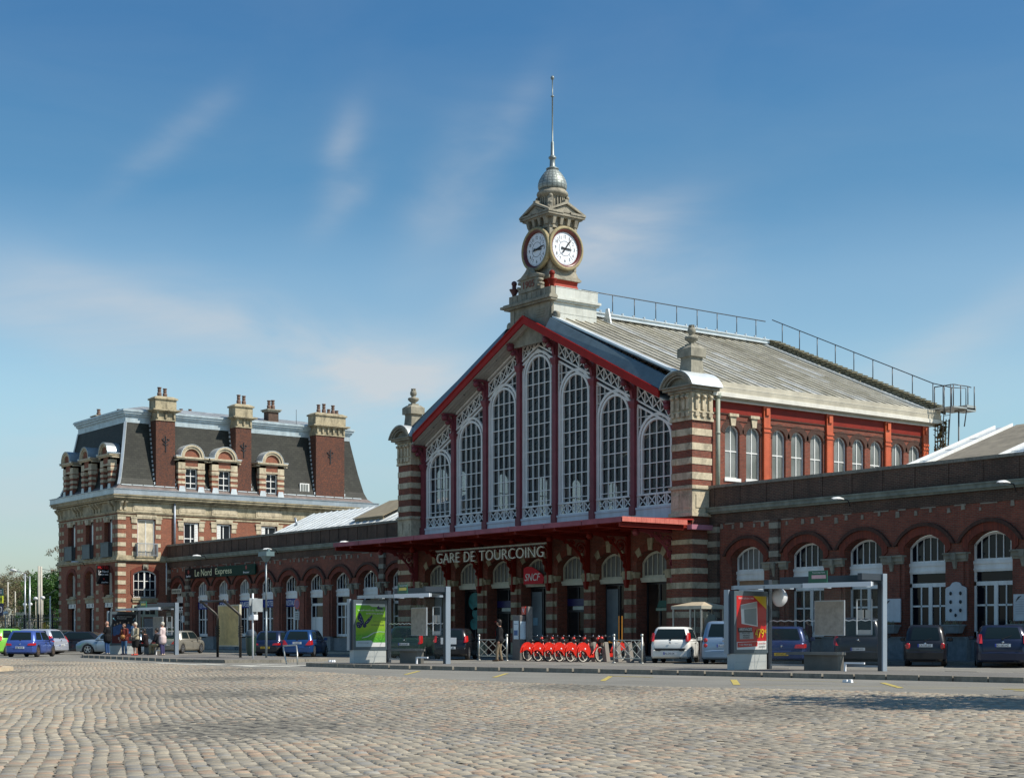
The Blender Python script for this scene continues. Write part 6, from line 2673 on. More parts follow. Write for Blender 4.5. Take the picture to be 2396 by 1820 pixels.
    # glass panels hugging the cabin
    def panel(kind, u0, u1, f0, f1, name):
        g = MB()
        g.smooth = True
        NU, NV = 6, 4
        P = []
        for j in range(NV + 1):
            f = f0 + (f1 - f0) * j / NV
            X0, X1, ww, zz = ringpt(f)
            c = min(.14, (X1 - X0) * .1)
            for i in range(NU + 1):
                u = u0 + (u1 - u0) * i / NU
                if kind == 'rear':
                    P.append((X0 - .008, (ww - c) * (2 * u - 1) * 1.02, zz))
                elif kind == 'front':
                    P.append((X1 + .008, (ww - c) * (2 * u - 1) * 1.02, zz))
                else:
                    s = 1 if kind == 'left' else -1
                    P.append((X0 + c * .7 + (X1 - X0 - c * 1.7) * u, s * (ww + .007), zz))
        F = []
        for j in range(NV):
            for i in range(NU):
                a = j * (NU + 1) + i
                F.append((a, a + 1, a + NU + 2, a + NU + 1))
        g.add(P, F)
        return g.build(name, CARG, t, world=False)
    panel('rear', rw[0], rw[1], .12, .84, 'rear_window')
    panel('front', .04, .96, .08, .88, 'windscreen')
    br = [(.05, .44), (.5, .97)] if windows == 2 else ([(.03, .26), (.30, .62), (.66, .97)] if windows == 3 else [(.12, .95)])
    for sd in ('left', 'right'):
        for a, b in br:
            panel(sd, a, b, .13, .84, 'side_window')
    # wheels
    for xw in (xw0, xw1):
        for s in (-1, 1):
            g = MB()
            yy = s * (Wd / 2 - .11)
            g.lathe([(wr * .62, -.085), (wr * .93, -.09), (wr, -.06), (wr, .06), (wr * .93, .09), (wr * .62, .085)], (xw, yy, wr), 22, axis='y')
            wl_ = g.build('wheel', TYRE, t, world=False)
            g = MB()
            yo = yy + s * .088
            g.lathe([(wr * .64, 0), (wr * .60, s * .008), (wr * .55, -s * .01)], (xw, yo, wr), 18, axis='y', cap=False)
            for q in range(5):
                a = 2 * PI * q / 5 + .3
                g.bar((xw, yo - s * .005, wr), (xw + wr * .58 * math.cos(a), yo - s * .002, wr + wr * .58 * math.sin(a)), .055, .02, up=(0, 1, 0))
            g.lathe([(.06, 0), (.05, s * .012)], (xw, yo - s * .01, wr), 10, axis='y')
            g.build('rim', rim or RIM, wl_, world=False)
    # dark underbody between the wheels
    g = MB()
    g.box(-h + .25, h - .3, -Wd / 2 + .22, Wd / 2 - .22, .16, .62)
    g.box(xw0 - .3, xw0 + .3, -Wd / 2 + .05, Wd / 2 - .05, .3, .56)
    g.box(xw1 - .3, xw1 + .3, -Wd / 2 + .05, Wd / 2 - .05, .3, .56)
    g.tube([(-h + .3, -.4, .22), (-h + .02, -.4, .22)], .028, 6)
    g.build('underbody', BLKP, t, world=False)
    # rear bumper
    g = MB()
    w = Wd / 2
    bm_ = bumper or (BLKP if blackbumper else col)
    xs_ = [(-h + .28, w * .99), (-h + .1, w * .955), (-h - .02, w * .84), (-h - .045, w * .5), (-h - .05, 0)]
    A = [(a, b, 0) for a, b in xs_] + [(a, -b, 0) for a, b in xs_[::-1][1:]]
    for i in range(len(A) - 1):
        (a, b, _), (c, d, _) = A[i], A[i + 1]
        g.add([(a, b, .27), (c, d, .27), (c, d, .50), (a, b, .50), (a + .05, b * .93, .23), (c + .05, d * .93, .23), (c + .05, d * .95, .56), (a + .05, b * .95, .56)],
              [(0, 1, 2, 3), (0, 1, 5, 4), (3, 2, 6, 7)])
    g.build('bumper', bm_, t, world=False)
    # tail lights
    xx = -h
    for s in (-1, 1):
        g = MB()
        if light == 'wide':
            g.prism([(xx + .0, s * w * .90, lz[0]), (xx - .02, s * w * .52, lz[0]), (xx - .0, s * w * .56, lz[1] - .03), (xx + .05, s * w * .92, lz[1])], (-.018, 0, 0))
            g.prism([(xx + .0, s * w * .89, lz[0]), (xx + .2, s * w * .975, lz[0] + .02), (xx + .2, s * w * .97, lz[1]), (xx + .04, s * w * .9, lz[1])], (0, s * .02, 0))
        elif light == 'tri':
            g.prism([(xx - .0, s * w * .90, lz[0]), (xx - .025, s * w * .56, lz[0]), (xx + .06, s * w * .80, lz[1]), (xx + .09, s * w * .9, lz[1])], (-.02, 0, 0))
            g.prism([(xx, s * w * .89, lz[0]), (xx + .2, s * w * .975, lz[0] + .03), (xx + .16, s * w * .95, lz[1]), (xx + .07, s * w * .9, lz[1])], (0, s * .02, 0))
        elif light == 'high':
            g.prism([(x0 - .12, s * w * .90, lz[0]), (x0 - .1, s * w * .78, lz[0]), (x0 + .10, s * w * .80, lz[1]), (x0 + .14, s * w * .88, lz[1])], (-.03, 0, 0))
            g.prism([(x0 - .12, s * w * .90, lz[0]), (x0 + .06, s * w * .985, lz[0] + .05), (x0 + .2, s * w * .93, lz[1]), (x0 + .1, s * w * .87, lz[1])], (0, s * .02, 0))
        elif light == 'round':
            for zz in lz:
                g.lathe([(.085, 0), (.07, -.03), (.02, -.04)], (xx + .02, s * w * .80, zz), 14, axis='x')
        g.build('tail_light', LRED, t, world=False)
    # plate
    g = MB()
    pw = .52
    g.box(xx - .065, xx - .05, -pw / 2, pw / 2, plate_z, plate_z + .11)
    pl = g.build('number_plate', PLY if py else PLW, t, world=False)
    if not py:
        g = MB()
        g.box(xx - .068, xx - .064, pw / 2 - .05, pw / 2, plate_z, plate_z + .11)
        g.build('plate_band', PLB, pl, world=False)
    o = lettering(plate, .40, .075, Matrix.Translation((xx - .066, .2, plate_z + .018)) @ Matrix.Rotation(R(-90), 4, 'Z'), PLT, None, .004, 'characters')
    o.parent = pl
    # wiper, badge, mirrors, handle
    g = MB()
    g.bar((x0 - .0, 0, belt + .02), (x0 + .07, -.3, belt + .13), .02, .015)
    g.box(x0 - .04, x0 + .01, -.035, .035, belt - .02, belt + .03)
    g.build('wiper', BLKP, t, world=False)
    g = MB()
    g.lathe([(.045, 0), (.03, -.012)], (xx - .005, 0, (lz[0] + lz[1]) / 2 if light in ('wide', 'tri') else belt - .1), 10, axis='x')
    g.build('badge', CHR, t, world=False)
    for s in (-1, 1):
        g = MB()
        g.box(wsx - .42, wsx - .28, s * (w + .02), s * (w + .19), belt - .02, belt + .12)
        g.bar((wsx - .34, s * (w - .04), belt - .0), (wsx - .34, s * (w + .04), belt + .02), .06, .04)
        g.build('wing_mirror', col if not blackbumper else BLKP, t, world=False, bevel=.02)
        g = MB()
        g.box(-.12, .04, s * (w * .985), s * (w * .985 + .025), belt - .14, belt - .11)
        g.build('door_handle', BLKP, t, world=False)
        g = MB()
        g.prism([(h - .02, s * w * .42, .60), (h - .12, s * w * .74, .62), (h - .14, s * w * .74, .73), (h - .06, s * w * .42, .71)], (.03, 0, 0))
        g.build('headlight', LWHT, t, world=False)
        # panel gaps
        g = MB()
        for gx in (wsx - .15, .1 if windows == 2 else -.05):
            g.box(gx - .006, gx + .006, s * (w * 1.0 - .004), s * (w * 1.0 + .004), .34, belt - .1)
        g.build('door_gap', BLKP, t, world=False)
    if extra:
        extra(t, h, w, x0)
    return t


def c1_extra(t, h, w, x0):
    g = MB()
    g.prism([(-h - .062, w * .78, .60), (-h - .062, -w * .78, .60), (-h - .062, -w * .72, .50), (-h - .062, -w * .5, .485), (-h - .062, -w * .42, .52), (-h - .062, w * .42, .52), (-h - .062, w * .5, .485), (-h - .062, w * .72, .50)], (.03, 0, 0))
    g.build('bumper_trim', BLKP, t, world=False)
    g = MB()
    g.box(-h + .42, -h + .5, -.15, .15, 1.395, 1.43)
    g.build('brake_light', LRED, t, world=False)
    lettering('C1', .12, .05, Matrix.Translation((-h + .02, -.32, .92)) @ Matrix.Rotation(R(-90), 4, 'Z'), CHR, None, .004, 'badge').parent = t


car('small white hatchback parked right of the bicycle stands', paint('white', (.74, .74, .70), 0, .3), 16.6, 44.39, 129, 3.43, 1.63, 1.47, .93, .80, 2.34, .1, .42, light='high', lz=(.88, 1.22),
    plate='AL-347-SK', plate_z=.34, windows=1, extra=c1_extra, rw=(-.02, 1.02))
car('pale blue people carrier half hidden behind the red poster panel', paint('pale_blue', (.20, .29, .40), .35), 19.29, 44.75, 130, 4.25, 1.75, 1.68, 1.02, .9, 2.76, .14, .42, light='round', lz=(.72, .93),
    plate='AK-510-CW', plate_z=.66, windows=3, wr=.31, wsx=1.2)
car('dark blue saloon with yellow plate behind the right shelter glass', paint('deep_blue', (.025, .045, .13), .3), 22.21, 44.9, 130, 4.8, 1.83, 1.46, .92, .78, 2.8, .2, .95, light='wide', boot=.5,
    plate='4277 VZ 59', py=True, plate_z=.36, wr=.32, wsx=1.35, lz=(.64, .8))
car('dark high-roofed car behind the timetable panel of the right shelter', paint('black_blue', (.018, .022, .03), .2), 24.86, 46.19, 128, 4.3, 1.78, 1.78, 1.05, .92, 2.7, .12, .35, light='high', lz=(.75, 1.15),
    plate='BC-368-GQ', plate_z=.56, windows=3, wr=.32, wsx=1.3)
car('small black hatchback with round red tail lights under the plaques', paint('black', (.012, .013, .018), .2), 27.41, 46.84, 127, 3.5, 1.5, 1.5, .92, .8, 2.34, .12, .4, light='round', lz=(.70, .76),
    plate='CA-535-GE', plate_z=.70, windows=2, wr=.28)
car('dark blue hatchback at the right border of the photo', paint('midnight_blue', (.012, .018, .045), .25), 30.26, 47.34, 128, 3.95, 1.72, 1.48, .98, .8, 2.49, .1, .42, light='high', lz=(.84, 1.16),
    plate='BD-565-HZ', plate_z=.72, windows=2, wr=.31)
car('silver saloon parked behind the left bus shelter right post', paint('champagne', (.36, .34, .29), .5), -26.9, 42.5, 130, 4.53, 1.73, 1.43, .9, .76, 2.72, .2, .95, light='tri', boot=.45,
    plate='753 BXK 59', plate_z=.5, wr=.31, wsx=1.2, lz=(.6, .82))
car('older dark blue hatchback with orange plate, left of the brighter blue one', paint('navy', (.012, .02, .055), .2), -11.29, 41.11, 127, 3.7, 1.57, 1.37, .86, .74, 2.42, .12, .48, light='wide', lz=(.60, .72),
    plate='6361 VB 59', py=True, plate_z=.42, wr=.28, blackbumper=True)
car('metallic blue hatchback with red corner lamps, facing the white door', paint('royal_blue', (.015, .06, .18), .35), -8.71, 41.26, 136, 3.77, 1.64, 1.42, .88, .78, 2.47, .1, .45, light='tri', lz=(.62, .88),
    plate='7 WJ 827', plate_z=.68, wr=.29)
car('bright blue older hatchback at the far left, rear towards us', paint('violet_blue', (.06, .11, .36), .35), -16.95, 29.42, 141, 3.56, 1.59, 1.38, .86, .76, 2.39, .12, .5, light='wide', lz=(.60, .73),
    plate='4386 YM 59', plate_z=.44, wr=.28, rim=pm('rusty_rim', (.10, .07, .05), .7))
car('lime green hatchback cut off by the left border', paint('lime', (.20, .50, .07), .1), -22.88, 30.19, 127, 3.9, 1.68, 1.5, .95, .82, 2.45, .12, .45, light='high', lz=(.8, 1.1), plate='BA-221-XL', wr=.31)
car('silver blue hatchback pointing left, partly behind the man in black', paint('ice_blue', (.26, .34, .42), .45), -22.35, 36.3, 228, 4.15, 1.73, 1.44, .9, .8, 2.51, .14, .5, light='wide', plate='AC-904-TR', wr=.32)
car('low black coupe with long sloping roof behind the bright blue hatchback', paint('piano_black', (.010, .012, .016), .1), -27.6, 36.0, 232, 4.4, 1.78, 1.36, .9, .76, 2.6, .2, 1.1, boot=.1, light='wide', plate='BE-118-KP', wr=.32, windows=1, wsx=.95)
car('pale silver hatchback roof showing behind the bright blue hatchback', paint('silver_white', (.42, .45, .52), .4), -27.5, 33.2, 216, 4.2, 1.74, 1.5, .93, .8, 2.55, .14, .5, light='high', lz=(.75, 1.1), plate='AX-550-PN', wr=.31)
car('dark grey car low in the row behind the lime green hatchback', paint('anthracite', (.05, .055, .065), .4), -36.5, 38.5, 130, 4.4, 1.76, 1.5, .94, .8, 2.65, .16, .5, light='wide', plate='AH-872-DV', wr=.31, windows=3)
car('dark green estate with yellow sticker behind the middle shelter', paint('bottle_green', (.02, .045, .035), .25), 2.2, 41.0, 131, 3.9, 1.7, 1.56, 1.0, .86, 2.5, .12, .42, light='high', lz=(.72, 1.2), plate='BP-613-AP', plate_z=.66, wr=.31, windows=3)
car('dark blue hatchback sliver left of the green estate', paint('ink_blue', (.02, .03, .07), .25), -.6, 41.6, 132, 3.8, 1.66, 1.45, .9, .8, 2.45, .12, .45, light='wide', plate='AR-302-FB', wr=.3)
car('black city car with white lettered sign, right of the middle shelter', paint('jet', (.010, .010, .013), .1), 4.3, 41.9, 136, 3.6, 1.62, 1.45, .9, .8, 2.35, .12, .42, light='high', lz=(.8, 1.1), plate='BL-447-SD', wr=.3,
    extra=lambda t, h, w, x0: MB().box(-h - .08, -h - .06, -.3, .42, .72, 1.02).build('white_sign', PLW, t, world=False))
# yellow sticker on the green estate
# ================================================================ PEOPLE
def remesh(o, v=.011, it=4):
    m = o.modifiers.new('join', 'REMESH')
    m.mode = 'VOXEL'
    m.voxel_size = v
    m.use_smooth_shade = True
    s = o.modifiers.new('smooth', 'SMOOTH')
    s.factor = .5
    s.iterations = it
    return o


def cap(mb, a, b, ra, rb, n=10, sy=1.0):
    a, b = Vector(a), Vector(b)
    d = (b - a)
    t = d.normalized()
    pts, rr = [], []
    for k in (-1, -.8, -.4, 0):
        pts.append(a + t * (ra * k))
        rr.append(max(.003, ra * math.sqrt(max(0, 1 - k * k))))
    for k in (0, .4, .8, 1):
        pts.append(b + t * (rb * k))
        rr.append(max(.003, rb * math.sqrt(max(0, 1 - k * k))))
    mb.tube(pts, rr, n)


SKIN = pm('skin', (.42, .23, .16), .55, var=.08, scale=8)
JOINTS = dict(head=(.03, 0, 1.64), neck=(0, 0, 1.47), chest=(0, 0, 1.30), waist=(.01, 0, 1.08), pelvis=(0, 0, .94),
              shL=(0, .185, 1.41), shR=(0, -.185, 1.41), elL=(-.01, .24, 1.12), elR=(-.01, -.24, 1.12), wrL=(.08, .24, .88), wrR=(.08, -.24, .88),
              hiL=(0, .09, .92), hiR=(0, -.09, .92), knL=(.03, .10, .50), knR=(.03, -.10, .50), anL=(0, .10, .09), anR=(0, -.10, .09))


def person(label, x, y, hd, H, pose, top, bottom, shoe, hair, hairlen=0, skirt=False, bulk=1.0, coat=0, bald=False, z=.13, cap_=None, tops='long', skin=None):
    t = thing('person', label, 'person', (x, y, z), R(hd))
    k = H / 1.76
    J = {a: Vector(b) for a, b in JOINTS.items()}
    for a, b in pose.items():
        if a != 'look':
            J[a] = Vector(b)
    J = {a: b * k for a, b in J.items()}
    B = bulk
    sk = skin or SKIN

    def c(mb, a, b, ra, rb, n=10):
        cap(mb, J[a] if isinstance(a, str) else a, J[b] if isinstance(b, str) else b, ra * k, rb * k, n)
    look = pose.get('look', 0) if not isinstance(pose.get('look', 0), tuple) else 0
    body = MB()
    hd_ = J['head']
    f = Vector((math.cos(look), math.sin(look), 0))
    r = Vector((-f.y, f.x, 0))
    body.smooth = True
    body.ball(tuple(hd_ + Vector((0, 0, .02 * k))), .098 * k, 16, 1.16)
    cap(body, hd_ + f * .035 * k + Vector((0, 0, -.02 * k)), hd_ + f * .045 * k + Vector((0, 0, -.075 * k)), .062 * k, .042 * k)
    cap(body, hd_ + f * .095 * k + Vector((0, 0, .0)), hd_ + f * .112 * k + Vector((0, 0, -.028 * k)), .012 * k, .016 * k, 8)
    for s in (-1, 1):
        body.ball(tuple(hd_ + r * s * .094 * k + Vector((0, 0, -.01 * k))), .022 * k, 8, 1.3)
    cap(body, hd_ + f * .098 * k + Vector((0, 0, -.058 * k)) - r * .02 * k, hd_ + f * .098 * k + Vector((0, 0, -.058 * k)) + r * .02 * k, .009 * k, .009 * k, 6)
    c(body, hd_ + Vector((-.02, 0, -.06)) * k, 'neck', .05, .06)
    c(body, 'neck', 'chest', .07, .12 * B)
    c(body, 'chest', 'waist', .13 * B, .12 * B)
    c(body, 'waist', 'pelvis', .12 * B, .14 * B)
    for s in 'LR':
        sg = 1 if s == 'L' else -1
        c(body, 'neck', 'sh' + s, .06, .065)
        c(body, 'sh' + s, 'el' + s, .052, .04)
        c(body, 'el' + s, 'wr' + s, .038, .026)
        c(body, 'pelvis', 'hi' + s, .12, .09)
        c(body, 'hi' + s, 'kn' + s, .085, .056)
        c(body, 'kn' + s, 'an' + s, .054, .036)
        an = J['an' + s]
        cap(body, an + Vector((-.03, 0, -.03)) * k, an + Vector((.15, 0, -.055)) * k, .04 * k, .03 * k)
        # hand: palm, four unequal bent fingers and a thumb
        w_, e_ = J['wr' + s], J['el' + s]
        d = (w_ - e_).normalized()
        side = d.cross(Vector((0, 0, 1)))
        if side.length < .2:
            side = Vector((1, 0, 0))
        side.normalize()
        up = side.cross(d).normalized()
        pal = w_ + d * .075 * k
        cap(body, w_ + d * .02 * k - side * .014 * k, pal - side * .02 * k, .022 * k, .018 * k, 8)
        cap(body, w_ + d * .02 * k + side * .014 * k, pal + side * .02 * k, .022 * k, .018 * k, 8)
        for q, ln in enumerate((.07, .08, .075, .058)):
            o_ = pal + side * (-.03 + .02 * q) * k
            m1 = o_ + d * ln * .55 * k - up * .008 * k
            m2 = m1 + d * ln * .4 * k - up * .022 * k
            cap(body, o_, m1, .009 * k, .0085 * k, 6)
            cap(body, m1, m2, .0085 * k, .007 * k, 6)
        o_ = w_ + d * .03 * k - side * .03 * k
        m1 = o_ + d * .03 * k - side * .022 * k - up * .005 * k
        cap(body, o_, m1, .012 * k, .01 * k, 6)
        cap(body, m1, m1 + d * .03 * k - up * .006 * k, .01 * k, .008 * k, 6)
    remesh(body.build('body', sk, t, world=False), .0085, 3)
    e = MB()
    for s in (-1, 1):
        e.ball(tuple(hd_ + f * .088 * k + r * s * .033 * k + Vector((0, 0, .018 * k))), .011 * k, 8)
    e.build('eyes', pm('eye_dark', (.02, .015, .012), .3, var=0), t, world=False)
    # top
    g = MB()
    G = .018
    c(g, J['neck'] + Vector((0, 0, -.045)) * k, 'chest', .075 + G, .125 * B + G)
    c(g, 'chest', 'waist', .135 * B + G, .125 * B + G)
    c(g, 'waist', 'pelvis', .125 * B + G, .145 * B + G)
    for s in 'LR':
        sg = 1 if s == 'L' else -1
        c(g, J['neck'] + Vector((0, .04 * sg, -.04)) * k, 'sh' + s, .055 + G, .062 + G)
        c(g, 'chest', 'sh' + s, .11 * B, .06 + G)
        c(g, 'chest', J['pelvis'] + Vector((0, .05 * sg, .05)) * k, .10 * B + G, .11 * B + G)
        if tops == 'long':
            c(g, 'sh' + s, 'el' + s, .056 + G, .046 + G)
            c(g, 'el' + s, J['el' + s].lerp(J['wr' + s], .9), .044 + G, .034 + G * .6)
        else:
            c(g, 'sh' + s, J['sh' + s].lerp(J['el' + s], .8), .056 + G, .055 + G)
    if coat:
        for sg in (-1, 1):
            cap(g, J['pelvis'] + Vector((0, sg * .06, 0)) * k, J['pelvis'] + Vector((.0, sg * .07, -coat)) * k, (.145 * B + G) * k, (.14 * B + G) * k)
    remesh(g.build('top', top, t, world=False), .013, 3)
    # bottom
    g = MB()
    if skirt:
        zk = .5 * k
        kn = (J['knL'] + J['knR']) / 2
        for sg, s in ((1, 'L'), (-1, 'R')):
            cap(g, J['hi' + s], J['kn' + s] + Vector((0, 0, .03 * k)), .14 * k, .125 * k)
        cap(g, J['pelvis'], kn + Vector((0, 0, .05 * k)), .155 * k * B, .13 * k)
        c(g, 'waist', 'pelvis', .12 * B, .15 * B)
    else:
        c(g, 'waist', 'pelvis', .11 * B + .012, .14 * B + .012)
        for s in 'LR':
            c(g, 'pelvis', 'hi' + s, .125, .10)
            c(g, 'hi' + s, 'kn' + s, .10, .078)
            c(g, 'kn' + s, J['an' + s] + Vector((0, 0, .01)) * k, .076, .062)
    remesh(g.build('skirt' if skirt else 'trousers', bottom, t, world=False), .013, 3)
    for s in 'LR':
        g = MB()
        an = J['an' + s]
        cap(g, an + Vector((-.035, 0, -.035)) * k, an + Vector((.17, 0, -.052)) * k, .05 * k, .036 * k)
        if not skirt:
            cap(g, an + Vector((-.01, 0, 0)) * k, an + Vector((0, 0, .03)) * k, .046 * k, .042 * k)
        remesh(g.build('shoe', shoe, t, world=False), .009, 2)
    # hair
    if not bald:
        g = MB()
        g.smooth = True
        top_ = hd_ + Vector((0, 0, .05 * k)) - f * .022 * k
        g.ball(tuple(top_), .105 * k, 14, 1.05)
        cap(g, hd_ - f * .055 * k + Vector((0, 0, .02 * k)), hd_ - f * .05 * k + Vector((0, 0, -(.03 + hairlen) * k)), .075 * k, .06 * k)
        for s in (-1, 1):
            cap(g, hd_ - f * .01 * k + r * s * .07 * k + Vector((0, 0, .05 * k)), hd_ - f * .02 * k + r * s * .075 * k + Vector((0, 0, -(hairlen + .0) * k)), .035 * k, .03 * k)
        remesh(g.build('hair', hair, t, world=False), .009, 3)
    if cap_:
        g = MB()
        g.smooth = True
        g.ball(tuple(hd_ + Vector((0, 0, .07 * k))), .108 * k, 14, .85)
        g.build('cap', cap_[0], t, world=False)
        g = MB()
        g.prism([tuple(hd_ + f * .09 * k - r * .07 * k + Vector((0, 0, .06 * k))), tuple(hd_ + f * .19 * k - r * .045 * k + Vector((0, 0, .04 * k))), tuple(hd_ + f * .19 * k + r * .045 * k + Vector((0, 0, .04 * k))), tuple(hd_ + f * .09 * k + r * .07 * k + Vector((0, 0, .06 * k)))], (0, 0, .015))
        g.build('cap_peak', cap_[1], t, world=False)
    return t, J, k


def cloth(n, c, r=.85):
    return pm('cloth_' + n, c, r, var=.14, scale=9, bmp=.25, spec=.2)


HW = pm('hair_white', (.52, .48, .40), .7, var=.2, scale=30)
HG = pm('hair_grey', (.18, .16, .13), .7, var=.2, scale=30)
HB = pm('hair_dark', (.02, .014, .011), .6, var=.2, scale=30)
HBR = pm('hair_brown', (.07, .035, .02), .6, var=.2, scale=30)
LEA = pm('leather_black', (.02, .02, .02), .4)
FACE_CAM = -37      # heading towards the camera

person('balding man in a long black shirt and blue jeans holding out one arm', -13.5, 32.2, 215, 1.72,
       dict(elR=(.02, -.27, 1.14), wrR=(.24, -.14, 1.16), elL=(.06, .25, 1.15), wrL=(.30, .16, 1.14), look=-.2), cloth('black', (.010, .010, .012)), cloth('jeans', (.03, .075, .19)), cloth('grey_shoe', (.3, .29, .27)), HG,
       bulk=1.18, coat=.16, tops='short', bald=True)
t, J, k = person('woman in a dark red jacket and jeans with a tan shoulder bag', -11.9, 32.45, 300, 1.6,
                 dict(elL=(.03, .23, 1.14), wrL=(.14, .13, .98), look=0), cloth('maroon', (.13, .028, .022)), cloth('jeans2', (.05, .11, .20)), cloth('shoe_dark', (.03, .03, .05)), HB, .14, coat=.05)
g = MB()
g.ball((.16, .02, .92), .13, 12, .9)
g.build('shoulder_bag', pm('tan_leather', (.30, .13, .03), .5), t, world=False)
g = MB()
g.tube([(.13, -.02, 1.0), (.12, -.10, 1.25), (.0, -.16, 1.42)], .012, 5)
g.build('bag_strap', pm('tan_leather', (.30, .13, .03), .5), t, world=False)
t, J, k = person('white-haired woman in a beige cardigan, black skirt and red shoes', -8.9, 31.75, 285, 1.62,
                 dict(elL=(.05, .24, 1.14), wrL=(.22, .06, .99), elR=(.05, -.24, 1.14), wrR=(.22, -.05, .98), look=-.1), cloth('beige', (.34, .29, .20)), cloth('blackskirt', (.012, .012, .012)), pm('red_shoe', (.45, .03, .01), .35), HW, .0,
                 skirt=True, bulk=1.06, coat=.03)
g = MB()
g.box(.10, .26, -.20, .14, .72, .92)
g.build('handbag', LEA, t, world=False, bevel=.03)
g = MB()
g.box(.125, .15, -.03, .03, 1.0, 1.36)
g.build('blouse', cloth('white', (.6, .6, .58)), t, world=False)
SIT = dict(pelvis=(0, 0, .56), waist=(.02, 0, .72), chest=(.05, 0, .93), neck=(.09, 0, 1.1), head=(.14, 0, 1.27), shL=(.06, .18, 1.04), shR=(.06, -.18, 1.04), elL=(.10, .23, .78), elR=(.10, -.23, .78),
           wrL=(.32, .12, .68), wrR=(.32, -.12, .68), hiL=(.02, .09, .54), hiR=(.02, -.09, .54), knL=(.45, .1, .52), knR=(.45, -.1, .52), anL=(.47, .1, .09), anR=(.42, -.1, .09))
person('seated woman in black with long dark hair leaning forward on the shelter bench', -11.15, 33.3, 215, 1.66, dict(SIT, look=.1), cloth('black2', (.016, .010, .012)), cloth('black3', (.014, .012, .013)), LEA, HB, .22, coat=.0)
person('seated dark-haired man in a black jacket beside the leaning woman', -9.95, 33.45, 212, 1.7, dict(SIT, look=.15), cloth('black4', (.012, .013, .017)), cloth('khaki', (.22, .20, .13)), LEA, HB, .0)
person('white-haired woman in a pale pink coat and violet trousers by the shelter post', -8.15, 32.85, 218, 1.64,
       dict(elL=(.02, .23, 1.14), wrL=(.24, .18, 1.18), elR=(.02, -.22, 1.13), wrR=(.25, -.12, 1.17), look=0), cloth('palepink', (.60, .48, .47)), cloth('violet', (.06, .055, .13)), pm('pale_shoe', (.55, .42, .32), .5), HW, .0, bulk=1.08, coat=.2)
t, J, k = person('man in a black jacket, khaki trousers and red cap by the metal barrier', 10.0, 40.2, 225, 1.78,
                 dict(anL=(.10, .12, .09), anR=(-.06, -.11, .1), knL=(.10, .11, .5), knR=(.02, -.1, .5), wrL=(.02, .25, .86), wrR=(.05, -.27, .86), look=-.35), cloth('black5', (.014, .014, .016)), cloth('khaki2', (.21, .165, .11)), cloth('shoe_brown', (.13, .08, .05)), HB, .04,
                 bulk=1.06, coat=.03, z=.0, cap_=(cloth('blackcap', (.015, .013, .013)), pm('red_peak', (.42, .02, .015), .5)))
g = MB()
g.box(.155, .172, -.10, .10, 1.1, 1.32)
g.build('shirt_print', cloth('red_print', (.22, .02, .02)), t, world=False)
person('person with brown hair walking behind the dark blue saloon, head only visible', 18.9, 49.9, 200, 1.68, dict(look=.3), cloth('plum', (.10, .03, .04)), cloth('dark_jean', (.03, .04, .07)), LEA, HBR, .08, z=.13)
# ================================================================ BUS SHELTERS
SH_D = pm('shelter_dark', (.035, .045, .06), .35, .3, var=.06)
SH_L = pm('shelter_light', (.27, .32, .38), .35, .35, var=.06)
SH_P = pm('panel_base', (.50, .52, .50), .5, var=.06)
ROOFW = pm('roof_white', (.42, .46, .50), .3, .1, var=.05)
HLOG = pm('sign_green', (.015, .11, .06), .4, var=0)
TXW = pm('sign_white', (.75, .76, .78), .4, var=0)


